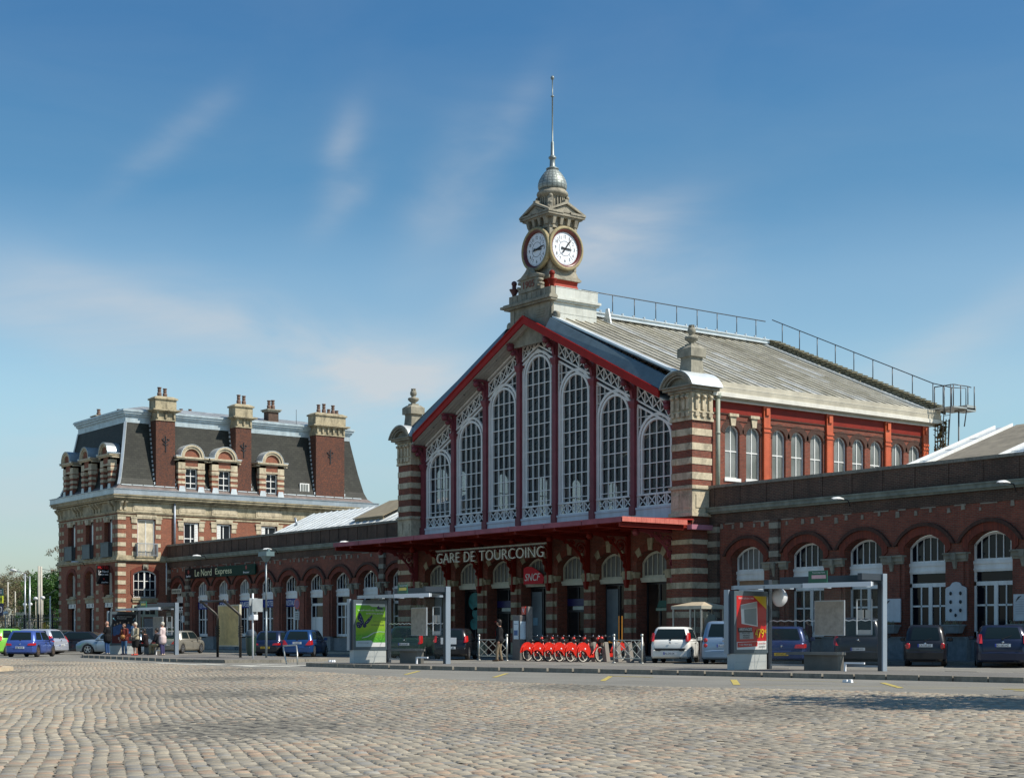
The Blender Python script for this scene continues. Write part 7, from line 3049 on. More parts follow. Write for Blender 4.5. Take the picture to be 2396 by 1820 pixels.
def shelter(label, ox, oy, rz, D, L, poster, group='bus shelters'):
    t = thing('bus_shelter', label, 'bus shelter', (ox, oy, .125), R(rz), group)
    Mx = Matrix()
    z0 = 0

    def B(mb, name, mat, par=None, bevel=0):
        return mb.build(name, mat, par or t, world=False, bevel=bevel)
    # advertising case at the left end, facing along the shelter
    g = MB()
    g.box(-.30, -.02, 0, D, .47, 2.27)
    B(g, 'poster_case', SH_D, bevel=.015)
    g = MB()
    g.box(-.34, -.18, -.05, .02, .45, 2.3)
    B(g, 'case_edge', SH_L)
    g = MB()
    g.box(-.32, -.0, D - .03, D + .02, .47, 2.27)
    B(g, 'case_edge', SH_L)
    g = MB()
    g.box(-.02, 0, .0, .1, .47, 2.27)
    g.box(-.02, 0, D - .1, D, .47, 2.27)
    g.box(-.02, 0, .1, D - .1, .47, .58)
    g.box(-.02, 0, .1, D - .1, 2.13, 2.27)
    B(g, 'poster_frame', pm('poster_frame', (.10, .13, .15), .35, .3, var=.05))
    g = MB()
    g.box(-.28, -.03, .03, D - .03, 0, .47)
    g.box(-.03, -.028, D * .5, D * .5 + .006, .02, .45)
    pb = B(g, 'case_base', SH_P)
    g = MB()
    g.box(-.029, -.026, .06, D - .06, .22, .226)
    g.box(-.029, -.026, D * .62, D * .62 + .008, .02, .44)
    B(g, 'base_joint', SH_L, pb)
    P = FR(.0, 0, 0, R(90))

    def poster_mb():
        return MB(P)
    poster(t, P, D)
    # back posts, beam and glass
    g = MB()
    g.box(-.16, .02, D, D + .16, 0, 2.62)
    B(g, 'inner_post', SH_D)
    g = MB()
    g.box(L - .16, L - .02, D - .02, D + .16, 0, 2.68)
    g.box(L - .16, L - .02, .6, D - .02, 2.5, 2.68)
    B(g, 'end_post', SH_D)
    g = MB()
    g.box(L - .02, L + .02, D - .03, D + .17, 0, 2.69)
    B(g, 'end_post_cladding', SH_L)
    g = MB()
    g.box(.4, L - .1, D + .02, D + .16, 2.47, 2.68)
    B(g, 'rear_beam', SH_D)
    g = MB()
    g.box(-.5, L + .35, .5, .58, 2.32, 2.43)
    g.box(-.5, -.42, .5, D + .3, 2.34, 2.43)
    B(g, 'roof_edge', ROOFW)
    g = MB()
    g.box(L * .52, L + .35, .47, .5, 2.31, 2.44)
    B(g, 'light_edge', pm('white_edge', (.80, .81, .84), .3, var=0))
    g = MB()
    g.box(-.45, L - .16, .58, D + .1, 2.40, 2.44)
    B(g, 'roof_sheet', pm('smoked_roof', (.16, .18, .19), .3, var=.1))
    g = MB()
    for k in range(3):
        g.box(L * (k + .5) / 3, L * (k + .5) / 3 + .05, .5, D + .3, 2.33, 2.4)
    B(g, 'roof_rib', SH_L)
    for k in range(3):
        g = MB()
        a = .02 + (L - .2) * k / 3
        b_ = .02 + (L - .2) * (k + 1) / 3 - .015
        g.box(a, b_, D + .05, D + .062, .15, 2.3)
        gp = B(g, 'glass_pane', M['shelterglass'])
        g = MB()
        n = 9
        for q in range(n):
            xa, xb = a + (b_ - a) * q / n, a + (b_ - a) * (q + 1) / n
            g.prism([(xa, D + .045, 1.38 + .03 * (q % 2)), (xb, D + .045, 1.38 + .03 * ((q + 1) % 2)), (xb, D + .045, 1.41 + .03 * ((q + 1) % 2)), (xa, D + .045, 1.41 + .03 * (q % 2))], (0, .004, 0))
        B(g, 'zigzag_strip', TXW, gp)
    g = MB()
    g.box(.05, L - .2, D + .04, D + .07, .1, .16)
    B(g, 'glass_rail', SH_L)
    # concrete bench
    g = MB()
    g.box(L * .28, L * .72, D - .62, D - .18, .44, .52)
    bn = B(g, 'bench_seat', pm('bench_slab', (.20, .19, .17), .6, var=.15))
    g = MB()
    g.box(L * .42, L * .71, D - .52, D - .22, 0, .44)
    B(g, 'bench_foot', pm('bench_concrete', (.15, .14, .12), .75, var=.2), bn)
    g = MB()
    g.box(L * .42, L * .68, D - .02, D + .03, .98, 1.98)
    mp = B(g, 'map_case', ROOFW, bevel=.01)
    g = MB()
    g.box(L * .42 + .03, L * .68 - .03, D - .035, D - .02, 1.01, 1.95)
    B(g, 'faded_map', pm('faded_map', (.40, .36, .31), .6, var=.22, scale=7), mp)
    g = MB()
    g.box(L * .78, L * .91, D - .02, D + .02, 1.0, 1.02)
    g.box(L * .78, L * .91, D - .02, D + .02, 1.98, 2.0)
    g.box(L * .78, L * .785, D - .02, D + .02, 1.0, 2.0)
    g.box(L * .905, L * .91, D - .02, D + .02, 1.0, 2.0)
    tc = B(g, 'timetable_case', ROOFW)
    g = MB()
    g.box(L * .79, L * .838, D - .012, D, 1.45, 1.7)
    g.box(L * .855, L * .90, D - .012, D, 1.45, 1.7)
    g.box(L * .79, L * .90, D - .012, D, 1.03, 1.14)
    B(g, 'timetable', pm('paper', (.5, .5, .48), .7), tc)
    # low white perch bar at the right
    g = MB()
    g.box(L - .75, L - .12, D - .75, D - .7, .2, .25)
    g.box(L - .77, L - .72, D - .75, D - .7, 0, .25)
    B(g, 'perch_bar', pm('white_edge', (.80, .81, .84), .3, var=0))
    # green stop sign above the roof
    g = MB()
    g.box(L * .56, L * .58, .52, .86, 2.42, 2.78)
    g.box(L * .58, L * .72, .52, .54, 2.42, 2.78)
    sg = B(g, 'stop_sign', HLOG)
    g = MB()
    g.box(L * .59, L * .71, .51, .52, 2.56, 2.66)
    B(g, 'line_strip', pm('pink_strip', (.7, .42, .45), .4) if ox > 25 else pm('yellow_strip', (.75, .6, .1), .4), sg)
    for txt_, w_, h_, xx, zz in (('Tourcoing Gare', .42, .05, L * .595, 2.70),):
        o = lettering(txt_, w_, h_, FR(xx, .515, zz), TXW, None, .006)
        o.parent = sg
    return t


def pt(t, P, name, pts, mat, y=-.012):
    """flat poster piece: pts are (u 0..1, v 0..1) on the poster area"""
    g = MB(P)
    g.prism([(a, y, b) for a, b in pts], (0, .003, 0))
    return g.build(name, mat, t, world=False)


def PW(D, u, v):
    return (.1 + (D - .2) * u, .58 + 1.55 * v)


def put(t, P, D, s, w, h, u, v, mat, y=-.022):
    x, z = PW(D, u, v)
    o = lettering(s, w, h, P @ Matrix.Translation((x, y, z)), mat, None, .003)
    o.parent = t
    return o


def poster_red(t, P, D):
    q = lambda *a: [PW(D, u, v) for u, v in a]
    red = pm('poster_red', (.50, .010, .012), .3, var=.08)
    b = pt(t, P, 'poster', q((0, 0), (1, 0), (1, 1), (0, 1)), red, -.004)
    gy = pm('poster_grey', (.36, .37, .36), .4, var=.12)
    gd = pm('poster_greydark', (.22, .25, .25), .4, var=.1)
    wh = pm('poster_white', (.72, .72, .70), .4, var=0)
    bk = pm('poster_black', (.015, .015, .015), .4, var=0)
    ye = pm('poster_yellow', (.72, .50, .01), .4, var=0)
    pt(b, P, 'cabinet_picture', q((.13, .83), (.68, .90), (.70, .43), (.16, .48)), wh, -.010)
    pt(b, P, 'cabinet_front', q((.24, .75), (.66, .78), (.67, .45), (.26, .49)), gd, -.014)
    pt(b, P, 'cabinet_top', q((.14, .82), (.67, .89), (.67, .79), (.15, .75)), gy, -.014)
    pt(b, P, 'corner_flash', q((.55, 1), (1, 1), (1, .76)), ye, -.010)
    pt(b, P, 'label_black', q((.03, .40), (.52, .42), (.52, .32), (.05, .32)), bk, -.010)
    pt(b, P, 'label_white', q((.09, .32), (.55, .33), (.56, .20), (.10, .19)), gy, -.010)
    pt(b, P, 'foot_white', q((0, 0), (1, 0), (1, .16), (0, .14)), wh, -.010)
    pt(b, P, 'foot_red', q((.02, .04), (.68, .06), (.70, .12), (.68, .15), (.02, .13)), red, -.016)
    put(b, P, D, 'DES LE JEUDI 2 MAI', (D - .2) * .5, .06, .05, .93, wh)
    put(b, P, D, 'ARRIVAGES', (D - .2) * .42, .085, .07, .35, wh)
    put(b, P, D, '479', (D - .2) * .30, .26, .60, .22, ye)
    put(b, P, D, '\u20ac', (D - .2) * .09, .10, .91, .31, ye)
    put(b, P, D, 'Meuble Design', (D - .2) * .26, .03, .17, .29, bk)
    put(b, P, D, 'METRAGE', (D - .2) * .22, .035, .20, .25, bk)
    put(b, P, D, 'RETRAITE', (D - .2) * .22, .035, .20, .21, bk)
    put(b, P, D, '+ DE PRIX BAS', (D - .2) * .44, .05, .05, .075, wh, -.026)
    put(b, P, D, 'DISTRI', (D - .2) * .22, .035, .74, .10, red)
    put(b, P, D, 'DEPOT', (D - .2) * .22, .04, .74, .04, bk)


def poster_green(t, P, D):
    q = lambda *a: [PW(D, u, v) for u, v in a]
    m, nt, b_ = newmat('poster_meadow')
    pos = geo_pos(nt)
    sp = nd(nt, 'ShaderNodeSeparateXYZ')
    nt.links.new(pos, sp.inputs[0])
    f = mth(nt, 'ADD', mth(nt, 'MULTIPLY', mth(nt, 'SUBTRACT', sp.outputs[2], .7), .55), mth(nt, 'MULTIPLY', noise(nt, 2.0, 3, .5, pos), .35))
    c = ramp2(nt, f, [(0.05, (.02, .13, .01)), (.30, (.06, .32, .015)), (.62, (.30, .46, .03)), (.95, (.09, .34, .015))])
    c = mixc(nt, mth(nt, 'MULTIPLY', mth(nt, 'LESS_THAN', sp.outputs[2], 1.15), .5), c, ramp2(nt, noise(nt, 22, 5, .7, pos), [(.4, (.01, .1, .01)), (.6, (.15, .55, .05))]))
    nt.links.new(c, b_.inputs['Base Color'])
    b_.inputs['Roughness'].default_value = .3
    b = pt(t, P, 'poster', q((0, 0), (1, 0), (1, 1), (0, 1)), m, -.004)
    navy = pm('butterfly_navy', (.012, .015, .07), .4, var=0)
    wh = pm('poster_white', (.72, .72, .70), .4, var=0)
    pg = pm('poster_pale', (.48, .56, .58), .4, var=0)
    pt(b, P, 'butterfly_wing', q((.12, .80), (.16, .78), (.24, .66), (.28, .56), (.24, .52), (.12, .60), (.06, .64), (.07, .72)), navy, -.010)
    pt(b, P, 'butterfly_wing', q((.55, .75), (.56, .70), (.46, .58), (.38, .53), (.28, .53), (.30, .57), (.42, .66)), navy, -.0105)
    pt(b, P, 'butterfly_wing', q((.24, .55), (.20, .47), (.13, .43), (.04, .45), (.01, .52), (.02, .57), (.10, .58)), navy, -.011)
    pt(b, P, 'butterfly_wing', q((.24, .54), (.34, .54), (.36, .48), (.30, .44), (.24, .46)), navy, -.0115)
    g = MB(P)
    for u, v in ((.15, .70), (.13, .64), (.19, .62), (.22, .58), (.47, .66), (.40, .60), (.36, .57), (.17, .55), (.10, .53), (.05, .53), (.16, .49), (.08, .48)):
        x, z = PW(D, u, v)
        g.prism([(x + .011 * math.cos(k * 1.26), -.016, z + .011 * math.sin(k * 1.26)) for k in range(5)], (0, .003, 0))
    g.build('stars', wh, b, world=False)
    pt(b, P, 'swoosh', q((.2, .20), (.4, .23), (.62, .32), (.8, .35), (.98, .34), (.98, .35), (.8, .36), (.6, .335), (.38, .245), (.2, .21)), pg, -.010)
    pt(b, P, 'foot_panel', q((0, 0), (.5, 0), (.58, .10), (.52, .15), (0, .14)), pg, -.010)
    pt(b, P, 'foot_white', q((.5, 0), (1, 0), (1, .10), (.58, .10)), wh, -.010)
    pt(b, P, 'head_band', q((.0, 1), (1, 1), (1, .93), (.55, .935), (.45, .97), (0, .97)), pg, -.010)
    pt(b, P, 'emblem', q((.72, .93), (.78, .96), (.80, .92), (.92, .91), (.92, .88), (.78, .87), (.72, .89)), navy, -.014)
    put(b, P, D, "Le joli mois de l'Europe", (D - .2) * .88, .085, .06, .82, wh)
    put(b, P, D, 'en Nord Pas-de-Calais', (D - .2) * .60, .05, .34, .76, wh)
    put(b, P, D, 'PARTEZ EN EUROPE', (D - .2) * .46, .035, .50, .50, navy)
    put(b, P, D, 'du 1er au 31 mai', (D - .2) * .34, .03, .58, .58, navy)
    put(b, P, D, 'www.europe', (D - .2) * .38, .03, .06, .08, navy)


def poster_dark(t, P, D):
    q = lambda *a: [PW(D, u, v) for u, v in a]
    b = pt(t, P, 'poster', q((0, 0), (1, 0), (1, 1), (0, 1)), pm('poster_night', (.010, .010, .016), .3, var=.3), -.004)
    blu = pm('poster_denim', (.04, .10, .24), .4, var=.35, scale=7)
    fc = pm('poster_face', (.42, .30, .22), .5, var=.1)
    wh = pm('poster_white', (.72, .72, .70), .4, var=0)
    pt(b, P, 'red_base', q((0, 0), (1, 0), (1, .22), (.8, .33), (.4, .30), (.1, .36), (0, .3)), pm('poster_maroon', (.12, .012, .012), .4, var=.2), -.008)
    for k, (u, v, s) in enumerate(((.1, .60, .8), (.22, .64, 1), (.34, .68, 1.05), (.5, .62, 1), (.68, .68, 1.05), (.85, .63, .9))):
        pt(b, P, 'printed_figure', q((u - .08 * s, v - .06), (u - .04 * s, v - .02), (u + .04 * s, v - .02), (u + .08 * s, v - .06), (u + .07 * s, v - .34), (u - .07 * s, v - .34)), blu, -.012 - .0006 * k)
        pt(b, P, 'printed_face', q((u - .025, v), (u + .025, v), (u + .028, v + .05), (u, v + .07), (u - .028, v + .05)), fc, -.016)
    pt(b, P, 'beam', q((.03, .86), (.05, .88), (.16, .78), (.15, .77)), pm('poster_cyan', (.15, .4, .5), .4), -.010)
    pt(b, P, 'beam', q((.97, .86), (.95, .88), (.86, .78), (.87, .77)), pm('poster_cyan', (.15, .4, .5), .4), -.010)
    put(b, P, D, 'DES MONTS ET LEGENDES', (D - .2) * .62, .05, .2, .90, wh)
    put(b, P, D, 'TOULOUSE', (D - .2) * .4, .07, .2, .83, wh)
    put(b, P, D, 'Roc', (D - .2) * .2, .14, .25, .12, wh)


s1 = shelter('bus shelter with a red poster in its left end panel', 32.26, 32.08, 7, 1.6, 3.9, poster_red)
s2 = shelter('bus shelter with a bright green butterfly poster in its left end panel', 16.05, 29.2, 4, 1.5, 3.45, poster_green)
s3 = shelter('bus shelter with a dark group poster and people waiting under it', -15.3, 33.1, 0, 1.55, 4.75, poster_dark)
t = thing('wall_clock_dome', 'white round dome fixed to the inner post of the red poster shelter', 'dome', (32.3, 33.9, 2.3))
mb = MB()
mb.smooth = True
mb.lathe([(.27, -.05), (.27, .02), (.2, .12), (.05, .16)], (32.45, 33.75, 2.22), 20, axis='x')
mb.build('dome', pm('white_edge', (.80, .81, .84), .3, var=0), t)

# ================================================================ SHARED BICYCLES in their docks
BR = pm('bike_red', (.62, .028, .016), .3, var=.05, coat=.5)
BK = pm('bike_black', (.02, .02, .022), .4, var=0)
WTY = pm('whitewall', (.62, .58, .50), .6, var=.05)


def bike(label, x, y, hd):
    t = thing('shared_bicycle', label, 'bicycle', (x, y, 0), R(hd), 'red shared bicycles in their docks')
    r = .33
    for wx in (-.52, .55):
        g = MB()
        n = 28
        for i in range(n):
            a, b = 2 * PI * i / n, 2 * PI * (i + 1) / n
            g.bar((wx + r * math.cos(a), 0, r + r * math.sin(a)), (wx + r * math.cos(b), 0, r + r * math.sin(b)), .045, .045, up=(0, 1, 0))
        w_ = g.build('wheel', BK, t, world=False)
        g = MB()
        for i in range(n):
            a, b = 2 * PI * i / n, 2 * PI * (i + 1) / n
            g.bar((wx + (r - .03) * math.cos(a), 0, r + (r - .03) * math.sin(a)), (wx + (r - .03) * math.cos(b), 0, r + (r - .03) * math.sin(b)), .05, .03, up=(0, 1, 0))
        g.build('rim', WTY, w_, world=False)
        g = MB()
        for i in range(10):
            a = 2 * PI * i / 10
            g.bar((wx, .02 * (-1) ** i, r), (wx + (r - .03) * math.cos(a), 0, r + (r - .03) * math.sin(a)), .006, .006)
        g.lathe([(.045, -.05), (.045, .05)], (wx, 0, r), 10, axis='y')
        g.build('spokes', M['steel'], w_, world=False)
    # large moulded skirt guard over the rear wheel
    g = MB()
    for s in (-1, 1):
        pts = []
        for i in range(9):
            a = R(178 - 18.5 * i)
            pts.append((-.52 + .40 * math.cos(a), r + .06 + .36 * math.sin(a)))
        pts += [(-.08, .24), (-.16, .18), (-.28, .26), (-.42, .42), (-.62, .50), (-.80, .46)]
        g.prism([(a, s * .045, b) for a, b in pts], (0, s * .025, 0))
    arcp = [(-.52 + .41 * math.cos(R(185 - 15 * i)), 0, r + .06 + .37 * math.sin(R(185 - 15 * i))) for i in range(13)]
    for i in range(12):
        g.bar(arcp[i], arcp[i + 1], .14, .025, up=(0, 1, 0))
    g.box(-.16, .12, -.06, .06, .2, .36)
    sk = g.build('wheel_guard', BR, t, world=False)
    g = MB()
    for s in (-1, 1):
        g.lathe([(.045, 0), (.04, s * .008)], (-.46, s * .072, .55), 8, axis='y')
    g.build('emblem', TXW, sk, world=False)
    g = MB()
    g.smooth = True
    g.tube([(-.1, 0, .3), (.05, 0, .32), (.30, 0, .6), (.36, 0, .78)], .035, 8)
    g.tube([(-.08, 0, .3), (-.2, 0, .82)], .028, 8)
    g.tube([(.36, 0, .78), (.40, 0, .66), (.55, 0, .33)], .025, 8)
    g.build('frame', BR, t, world=False)
    g = MB()
    g.smooth = True
    g.tube([(.36, 0, .78), (.30, 0, 1.04)], .02, 8)
    g.tube([(.12, -.27, 1.08), (.22, -.24, 1.06), (.31, 0, 1.04), (.22, .24, 1.06), (.12, .27, 1.08)], .016, 6)
    g.build('handlebar', BK, t, world=False)
    g = MB()
    g.smooth = True
    g.ball((-.23, 0, .88), .10, 10, .35)
    g.tube([(-.32, 0, .88), (-.06, 0, .87)], [.09, .03], 8)
    g.build('saddle', BK, t, world=False)
    g = MB()
    g.frust(.52, 0, .10, .12, .82, .14, .16, .98)
    g.build('basket', BK, t, world=False)
    g = MB()
    g.ball((.40, .0, .98), .085, 10, 1.1)
    g.build('lamp_cover', BR, t, world=False)
    g = MB()
    for s in (-1, 1):
        g.bar((.03, s * .07, .3), (.03 + s * .12, s * .09, .3 - s * .1), .02, .02)
        g.box(.03 + s * .12 - .04, .03 + s * .12 + .04, s * .08, s * .17, .29 - s * .1, .31 - s * .1)
    g.build('pedal', BK, t, world=False)
    g = MB()
    g.ball((.33, .2, 1.1), .03, 8)
    g.ball((.2, -.24, 1.1), .028, 8)
    g.build('bell', CHR, t, world=False)
    return t


BL = ['leftmost of the six red shared bicycles, next to the grey terminal', 'second red shared bicycle from the terminal, in the row of docks', 'third red shared bicycle from the terminal, in the row of docks',
      'fourth red shared bicycle from the terminal, third from the barrier', 'fifth red shared bicycle from the terminal, second from the barrier', 'rightmost front red shared bicycle, beside the empty docks']
b0 = None
DOCKC = pm('dock_grey', (.21, .19, .165), .6, var=.1)
for i in range(6):
    # wheels meet the ground along a line parallel to the station front
    x, y = 9.75 + .755 * i + (.12 if i == 5 else 0), 42.35 - .01 * i
    if b0 is None:
        b0 = bike(BL[0], x, y, 100)
    else:
        dup(b0, (x, y, 0), R(100 + (i * 37) % 5 - 2), BL[i])
dup(b0, (12.95, 43.9, 0), R(262), 'red shared bicycle facing us behind the end of the bicycle row')
dk0 = None
for i in range(9):
    x = 9.75 + .755 * i + .16
    lb = ['dock post of the first bicycle', 'dock post of the second bicycle', 'dock post of the third bicycle', 'dock post of the fourth bicycle', 'dock post of the fifth bicycle', 'dock post of the sixth bicycle',
          'empty slanted grey dock post left of the right-hand barrier', 'empty slanted grey dock post behind the right-hand barrier, left one', 'empty slanted grey dock post behind the right-hand barrier, right one'][i]
    if dk0 is None:
        dk0 = thing('dock_post', lb, 'bicycle dock', (x, 43.1, 0), 0, 'slanted grey bicycle dock posts')
        g = MB()
        g.prism([(-.12, -.1, 0), (.14, -.1, 0), (-.02, -.1, .84), (-.22, -.1, .84)], (0, .22, 0))
        g.build('post', DOCKC, dk0, world=False, bevel=.015)
        g = MB()
        g.box(-.20, -.04, -.14, -.1, .66, .80)
        g.build('lock', pm('dock_lock', (.40, .38, .28), .4), dk0, world=False)
    else:
        dup(dk0, (x, 43.1, 0), 0, lb)
# terminal
t = thing('rental_terminal', 'grey bicycle rental terminal with a lit information screen and red badge', 'terminal', (8.0, 42.8, 0))
mb = MB()
mb.box(7.72, 8.28, 42.6, 42.95, 0, 2.02)
mb.build('cabinet', pm('terminal_grey', (.13, .12, .115), .5, var=.08), t, bevel=.02)
mb = MB()
mb.box(8.28, 8.30, 42.62, 42.93, .95, 1.75)
mb.box(7.86, 8.2, 42.57, 42.6, .95, 1.78)
s_ = mb.build('screen', pm('screen_pale', (.62, .72, .78), .3, var=.1), t)
mb = MB()
mb.box(7.9, 8.16, 42.555, 42.57, 1.12, 1.35)
mb.box(7.9, 8.16, 42.555, 42.57, 1.62, 1.64)
mb.build('screen_text', pm('screen_blue', (.05, .12, .3), .4), s_)
mb = MB()
mb.box(8.36, 8.5, 42.9, 43.15, 0, 2.42)
mb.build('totem', pm('totem_grey', (.17, .16, .15), .5), t)
mb = MB()
mb.box(8.08, 8.36, 42.85, 42.9, 2.06, 2.42)
bd = mb.build('badge', BR, t)
lettering('V', .16, .2, FR(8.14, 42.85, 2.14), TXW, bd, .01)


def barrier(label, x0, x1, y):
    t = thing('metal_barrier', label, 'barrier', ((x0 + x1) / 2, y, 0), 0, 'galvanised cross-braced barriers')
    for x in (x0, x1):
        mb = MB()
        mb.smooth = True
        mb.tube([(x, y, 0), (x, y, 1.08)], .04, 10)
        mb.ball((x, y, 1.12), .065, 10)
        mb.lathe([(.09, 0), (.07, .04)], (x, y, 0), 10)
        mb.build('post', M['galv'], t)
    mb = MB()
    a, b = x0 + .1, x1 - .1
    c = (a + b) / 2
    for z in (.2, .93):
        mb.bar((x0, y, z), (x1, y, z), .035, .035)
    for p, q in (((a, .2), (c + .3, .93)), ((a, .56), (c - .35, .93)), ((a, .93), (b, .2)) if False else ((a, .93), (c + .3, .2)), ((a, .56), (c - .35, .2)), ((b, .2), (c - .3, .93)), ((b, .93), (c - .3, .2)), ((b, .56), (c + .35, .93)), ((b, .56), (c + .35, .2))):
        mb.bar((p[0], y, p[1]), (q[0], y, q[1]), .022, .022)
    mb.build('bracing', M['galv'], t)


barrier('metal barrier in front of the man with the red cap', 6.95, 9.05, 41.3)
barrier('metal barrier between the bicycle docks and the white hatchback', 16.15, 17.85, 41.4)

# phone booth
t = thing('phone_booth', 'glazed double telephone booth with shallow pitched roof behind the pale blue car', 'phone booth', (14.7, 47.6, .12))
X0p, X1p, Y0p, Y1p = 13.75, 15.5, 46.9, 48.2
for x in (X0p, (X0p + X1p) / 2 + .2, X1p):
    for y in (Y0p, Y1p):
        mb = MB()
        mb.box(x - .03, x + .03, y - .03, y + .03, 0, 2.28)
        mb.build('frame_post', M['galv'], t)
mb = MB()
mb.box(X0p - .08, X1p + .08, Y0p - .08, Y1p + .08, 2.26, 2.40)
mb.build('fascia', pm('booth_fascia', (.42, .40, .32), .5), t)
mb = MB()
mb.add([(X0p - .08, Y0p - .08, 2.4), (X1p + .08, Y0p - .08, 2.4), (X1p + .08, Y1p + .08, 2.4), (X0p - .08, Y1p + .08, 2.4), (X0p + .5, (Y0p + Y1p) / 2, 2.58), (X1p - .5, (Y0p + Y1p) / 2, 2.58)],
       [(0, 1, 5, 4), (1, 2, 5), (2, 3, 4, 5), (3, 0, 4)])
mb.build('roof', pm('booth_roof', (.50, .42, .30), .5), t)
mb = MB()
mb.box(X0p, X1p, Y0p, Y0p + .01, .1, 2.26)
mb.box(X1p - .01, X1p, Y0p, Y1p, .1, 2.26)
mb.box(X0p, X1p, Y1p - .01, Y1p, .1, 2.26)
mb.build('glass', M['shelterglass'], t)
mb = MB()
mb.box(X1p - .9, X1p - .35, Y1p - .25, Y1p - .02, 1.1, 1.9)
mb.build('telephone', pm('phone_grey', (.25, .26, .25), .5), t)
mb = MB()
mb.box(X1p, X1p + .015, Y0p + .3, Y1p - .5, 1.72, 2.02)
mb.build('number_panel', pm('booth_panel', (.18, .20, .17), .5), t)
t = thing('ticket_machine', 'white parking ticket machine with rounded hood beside the phone booth', 'ticket machine', (17.0, 47.4, .12))
mb = MB()
mb.box(16.85, 17.2, 47.3, 47.55, .1, 2.2)
mb.build('cabinet', pm('cabinet_white', (.5, .53, .5), .5), t, bevel=.02)
mb = MB()
mb.box(16.8, 17.25, 47.22, 47.6, 2.2, 2.62)
mb.build('hood', pm('hood_cream', (.5, .42, .3), .5), t, bevel=.08)

# ================================================================ small items on the west island
t = thing('notice_board', 'tall yellowed notice board in a dark frame with curved arms on the west island', 'notice board', (-.3, 32.5, .125))
GRP = pm('board_frame', (.045, .04, .035), .45, .3)
for x in (-1.22, .66):
    y = 32.41 if x < 0 else 32.6
    mb = MB()
    mb.smooth = True
    mb.tube([(x, y, .1), (x, y, 2.0), (x - .04, y - .12, 2.14), (x - .2, y - .72, 2.66)], .06, 10)
    for k in range(7):
        mb.lathe([(.1, 0), (.11, .02), (.1, .04)], (x, y, 1.05 + .075 * k), 10)
    mb.build('post', GRP, t)
mb = MB()
mb.smooth = True
mb.tube([(-1.45, 31.7, 2.66), (.48, 31.88, 2.66)], .055, 10)
mb.smooth = False
mb.ball((-1.45, 31.7, 2.66), .09, 10)
mb.ball((.48, 31.88, 2.66), .09, 10)
mb.build('top_bar', GRP, t)
mb = MB()
mb.box(-1.88, .28, 32.75, 32.85, .62, 2.52)
bd = mb.build('board', pm('board_edge', (.50, .46, .34), .5), t)
mb = MB()
mb.box(-1.82, .18, 32.735, 32.75, .68, 2.46)
mb.build('paper', pm('yellowed_paper', (.52, .38, .15), .6, var=.25, scale=3.5), bd)
t = thing('camera_pole', 'grey pole with a surveillance camera head beside the notice board', 'camera pole', (1.6, 33.4, .12))
mb = MB()
mb.smooth = True
mb.tube([(1.6, 33.4, 0), (1.6, 33.4, 2.2)], .05, 10)
mb.tube([(1.6, 33.4, 2.2), (1.58, 33.4, 4.4)], .04, 10)
mb.build('pole', pm('pole_bluegrey', (.22, .26, .28), .4, .3), t)
mb = MB()
mb.frust(1.58, 33.4, .06, .06, 4.4, .22, .16, 4.66)
mb.box(1.22, 2.0, 33.2, 33.6, 4.66, 4.86)
mb.box(1.85, 1.98, 33.3, 33.4, 4.86, 4.98)
mb.build('camera_head', pm('camera_teal', (.12, .18, .19), .4), t)
t = thing('leaning_sign_post', 'white leaning post carrying two narrow sign boxes in front of the camera pole', 'sign post', (3.2, 31.9, .12))
mb = MB()
mb.smooth = True
mb.tube([(3.3, 31.85, .1), (2.9, 32.05, 2.1), (2.72, 32.15, 2.95)], .04, 10)
mb.build('post', pm('post_white', (.72, .73, .74), .4), t)
mb = MB()
mb.box(2.72, 2.78, 31.95, 32.35, 1.95, 2.75)
mb.box(3.0, 3.06, 31.95, 32.45, 2.15, 2.72)
mb.build('sign_box', pm('sign_back', (.30, .33, .34), .4), t)
mb = MB()
mb.box(2.6, 3.12, 31.98, 32.2, 1.78, 2.02)
mb.build('white_box', TXW, t, bevel=.03)
t = thing('litter_bin', 'dark green rounded litter bin hung on the leaning white post', 'litter bin', (2.6, 32.2, .2))
mb = MB()
mb.lathe([(.10, .22), (.17, .30), (.215, .5), (.24, 1.02), (.24, 1.06)], (2.55, 32.15, 0), 20)
mb.build('bin', pm('bin_green', (.018, .045, .035), .35, var=.05), t)
mb = MB()
mb.lathe([(.25, 1.06), (.26, 1.1), (.24, 1.24), (.15, 1.34), (.02, 1.38)], (2.55, 32.15, 0), 20)
mb.build('hood', pm('bin_hood', (.06, .08, .10), .25, .2, var=.05), t)
t = thing('bent_hoop', 'leaning tubular steel hoop standing on the white road marking', 'hoop barrier', (10.3, 29.7, 0))
mb = MB()
mb.smooth = True
mb.tube([(10.22, 29.7, 0), (9.98, 29.75, .3), (9.9, 29.78, .42), (9.6, 29.9, .66), (9.62, 29.9, .71), (10.35, 30.0, .74), (10.45, 30.0, .72), (10.7, 29.9, .42), (10.9, 29.8, 0)], .03, 8)
mb.build('hoop', M['galv'], t)
t = thing('no_parking_sign', 'round red and blue no parking sign on a thin post by the left wing', 'road sign', (-13.3, 43.3, 0))
mb = MB()
mb.smooth = True
mb.tube([(-13.3, 43.34, 0), (-13.3, 43.34, 3.1)], .035, 8)
mb.build('post', M['galv'], t)
mb = MB()
mb.lathe([(.31, 0), (.31, -.02)], (-13.3, 43.3, 2.9), 24, False, axis='y')
ds = mb.build('disc', pm('sign_red2', (.42, .025, .04), .4, var=0), t)
mb = MB()
mb.lathe([(.22, -.02), (.22, -.026)], (-13.3, 43.3, 2.9), 24, False, axis='y')
mb.build('blue_field', pm('sign_violet', (.16, .035, .16), .4, var=0), ds)
mb = MB()
mb.box(-13.55, -13.05, 43.26, 43.3, 2.0, 2.48)
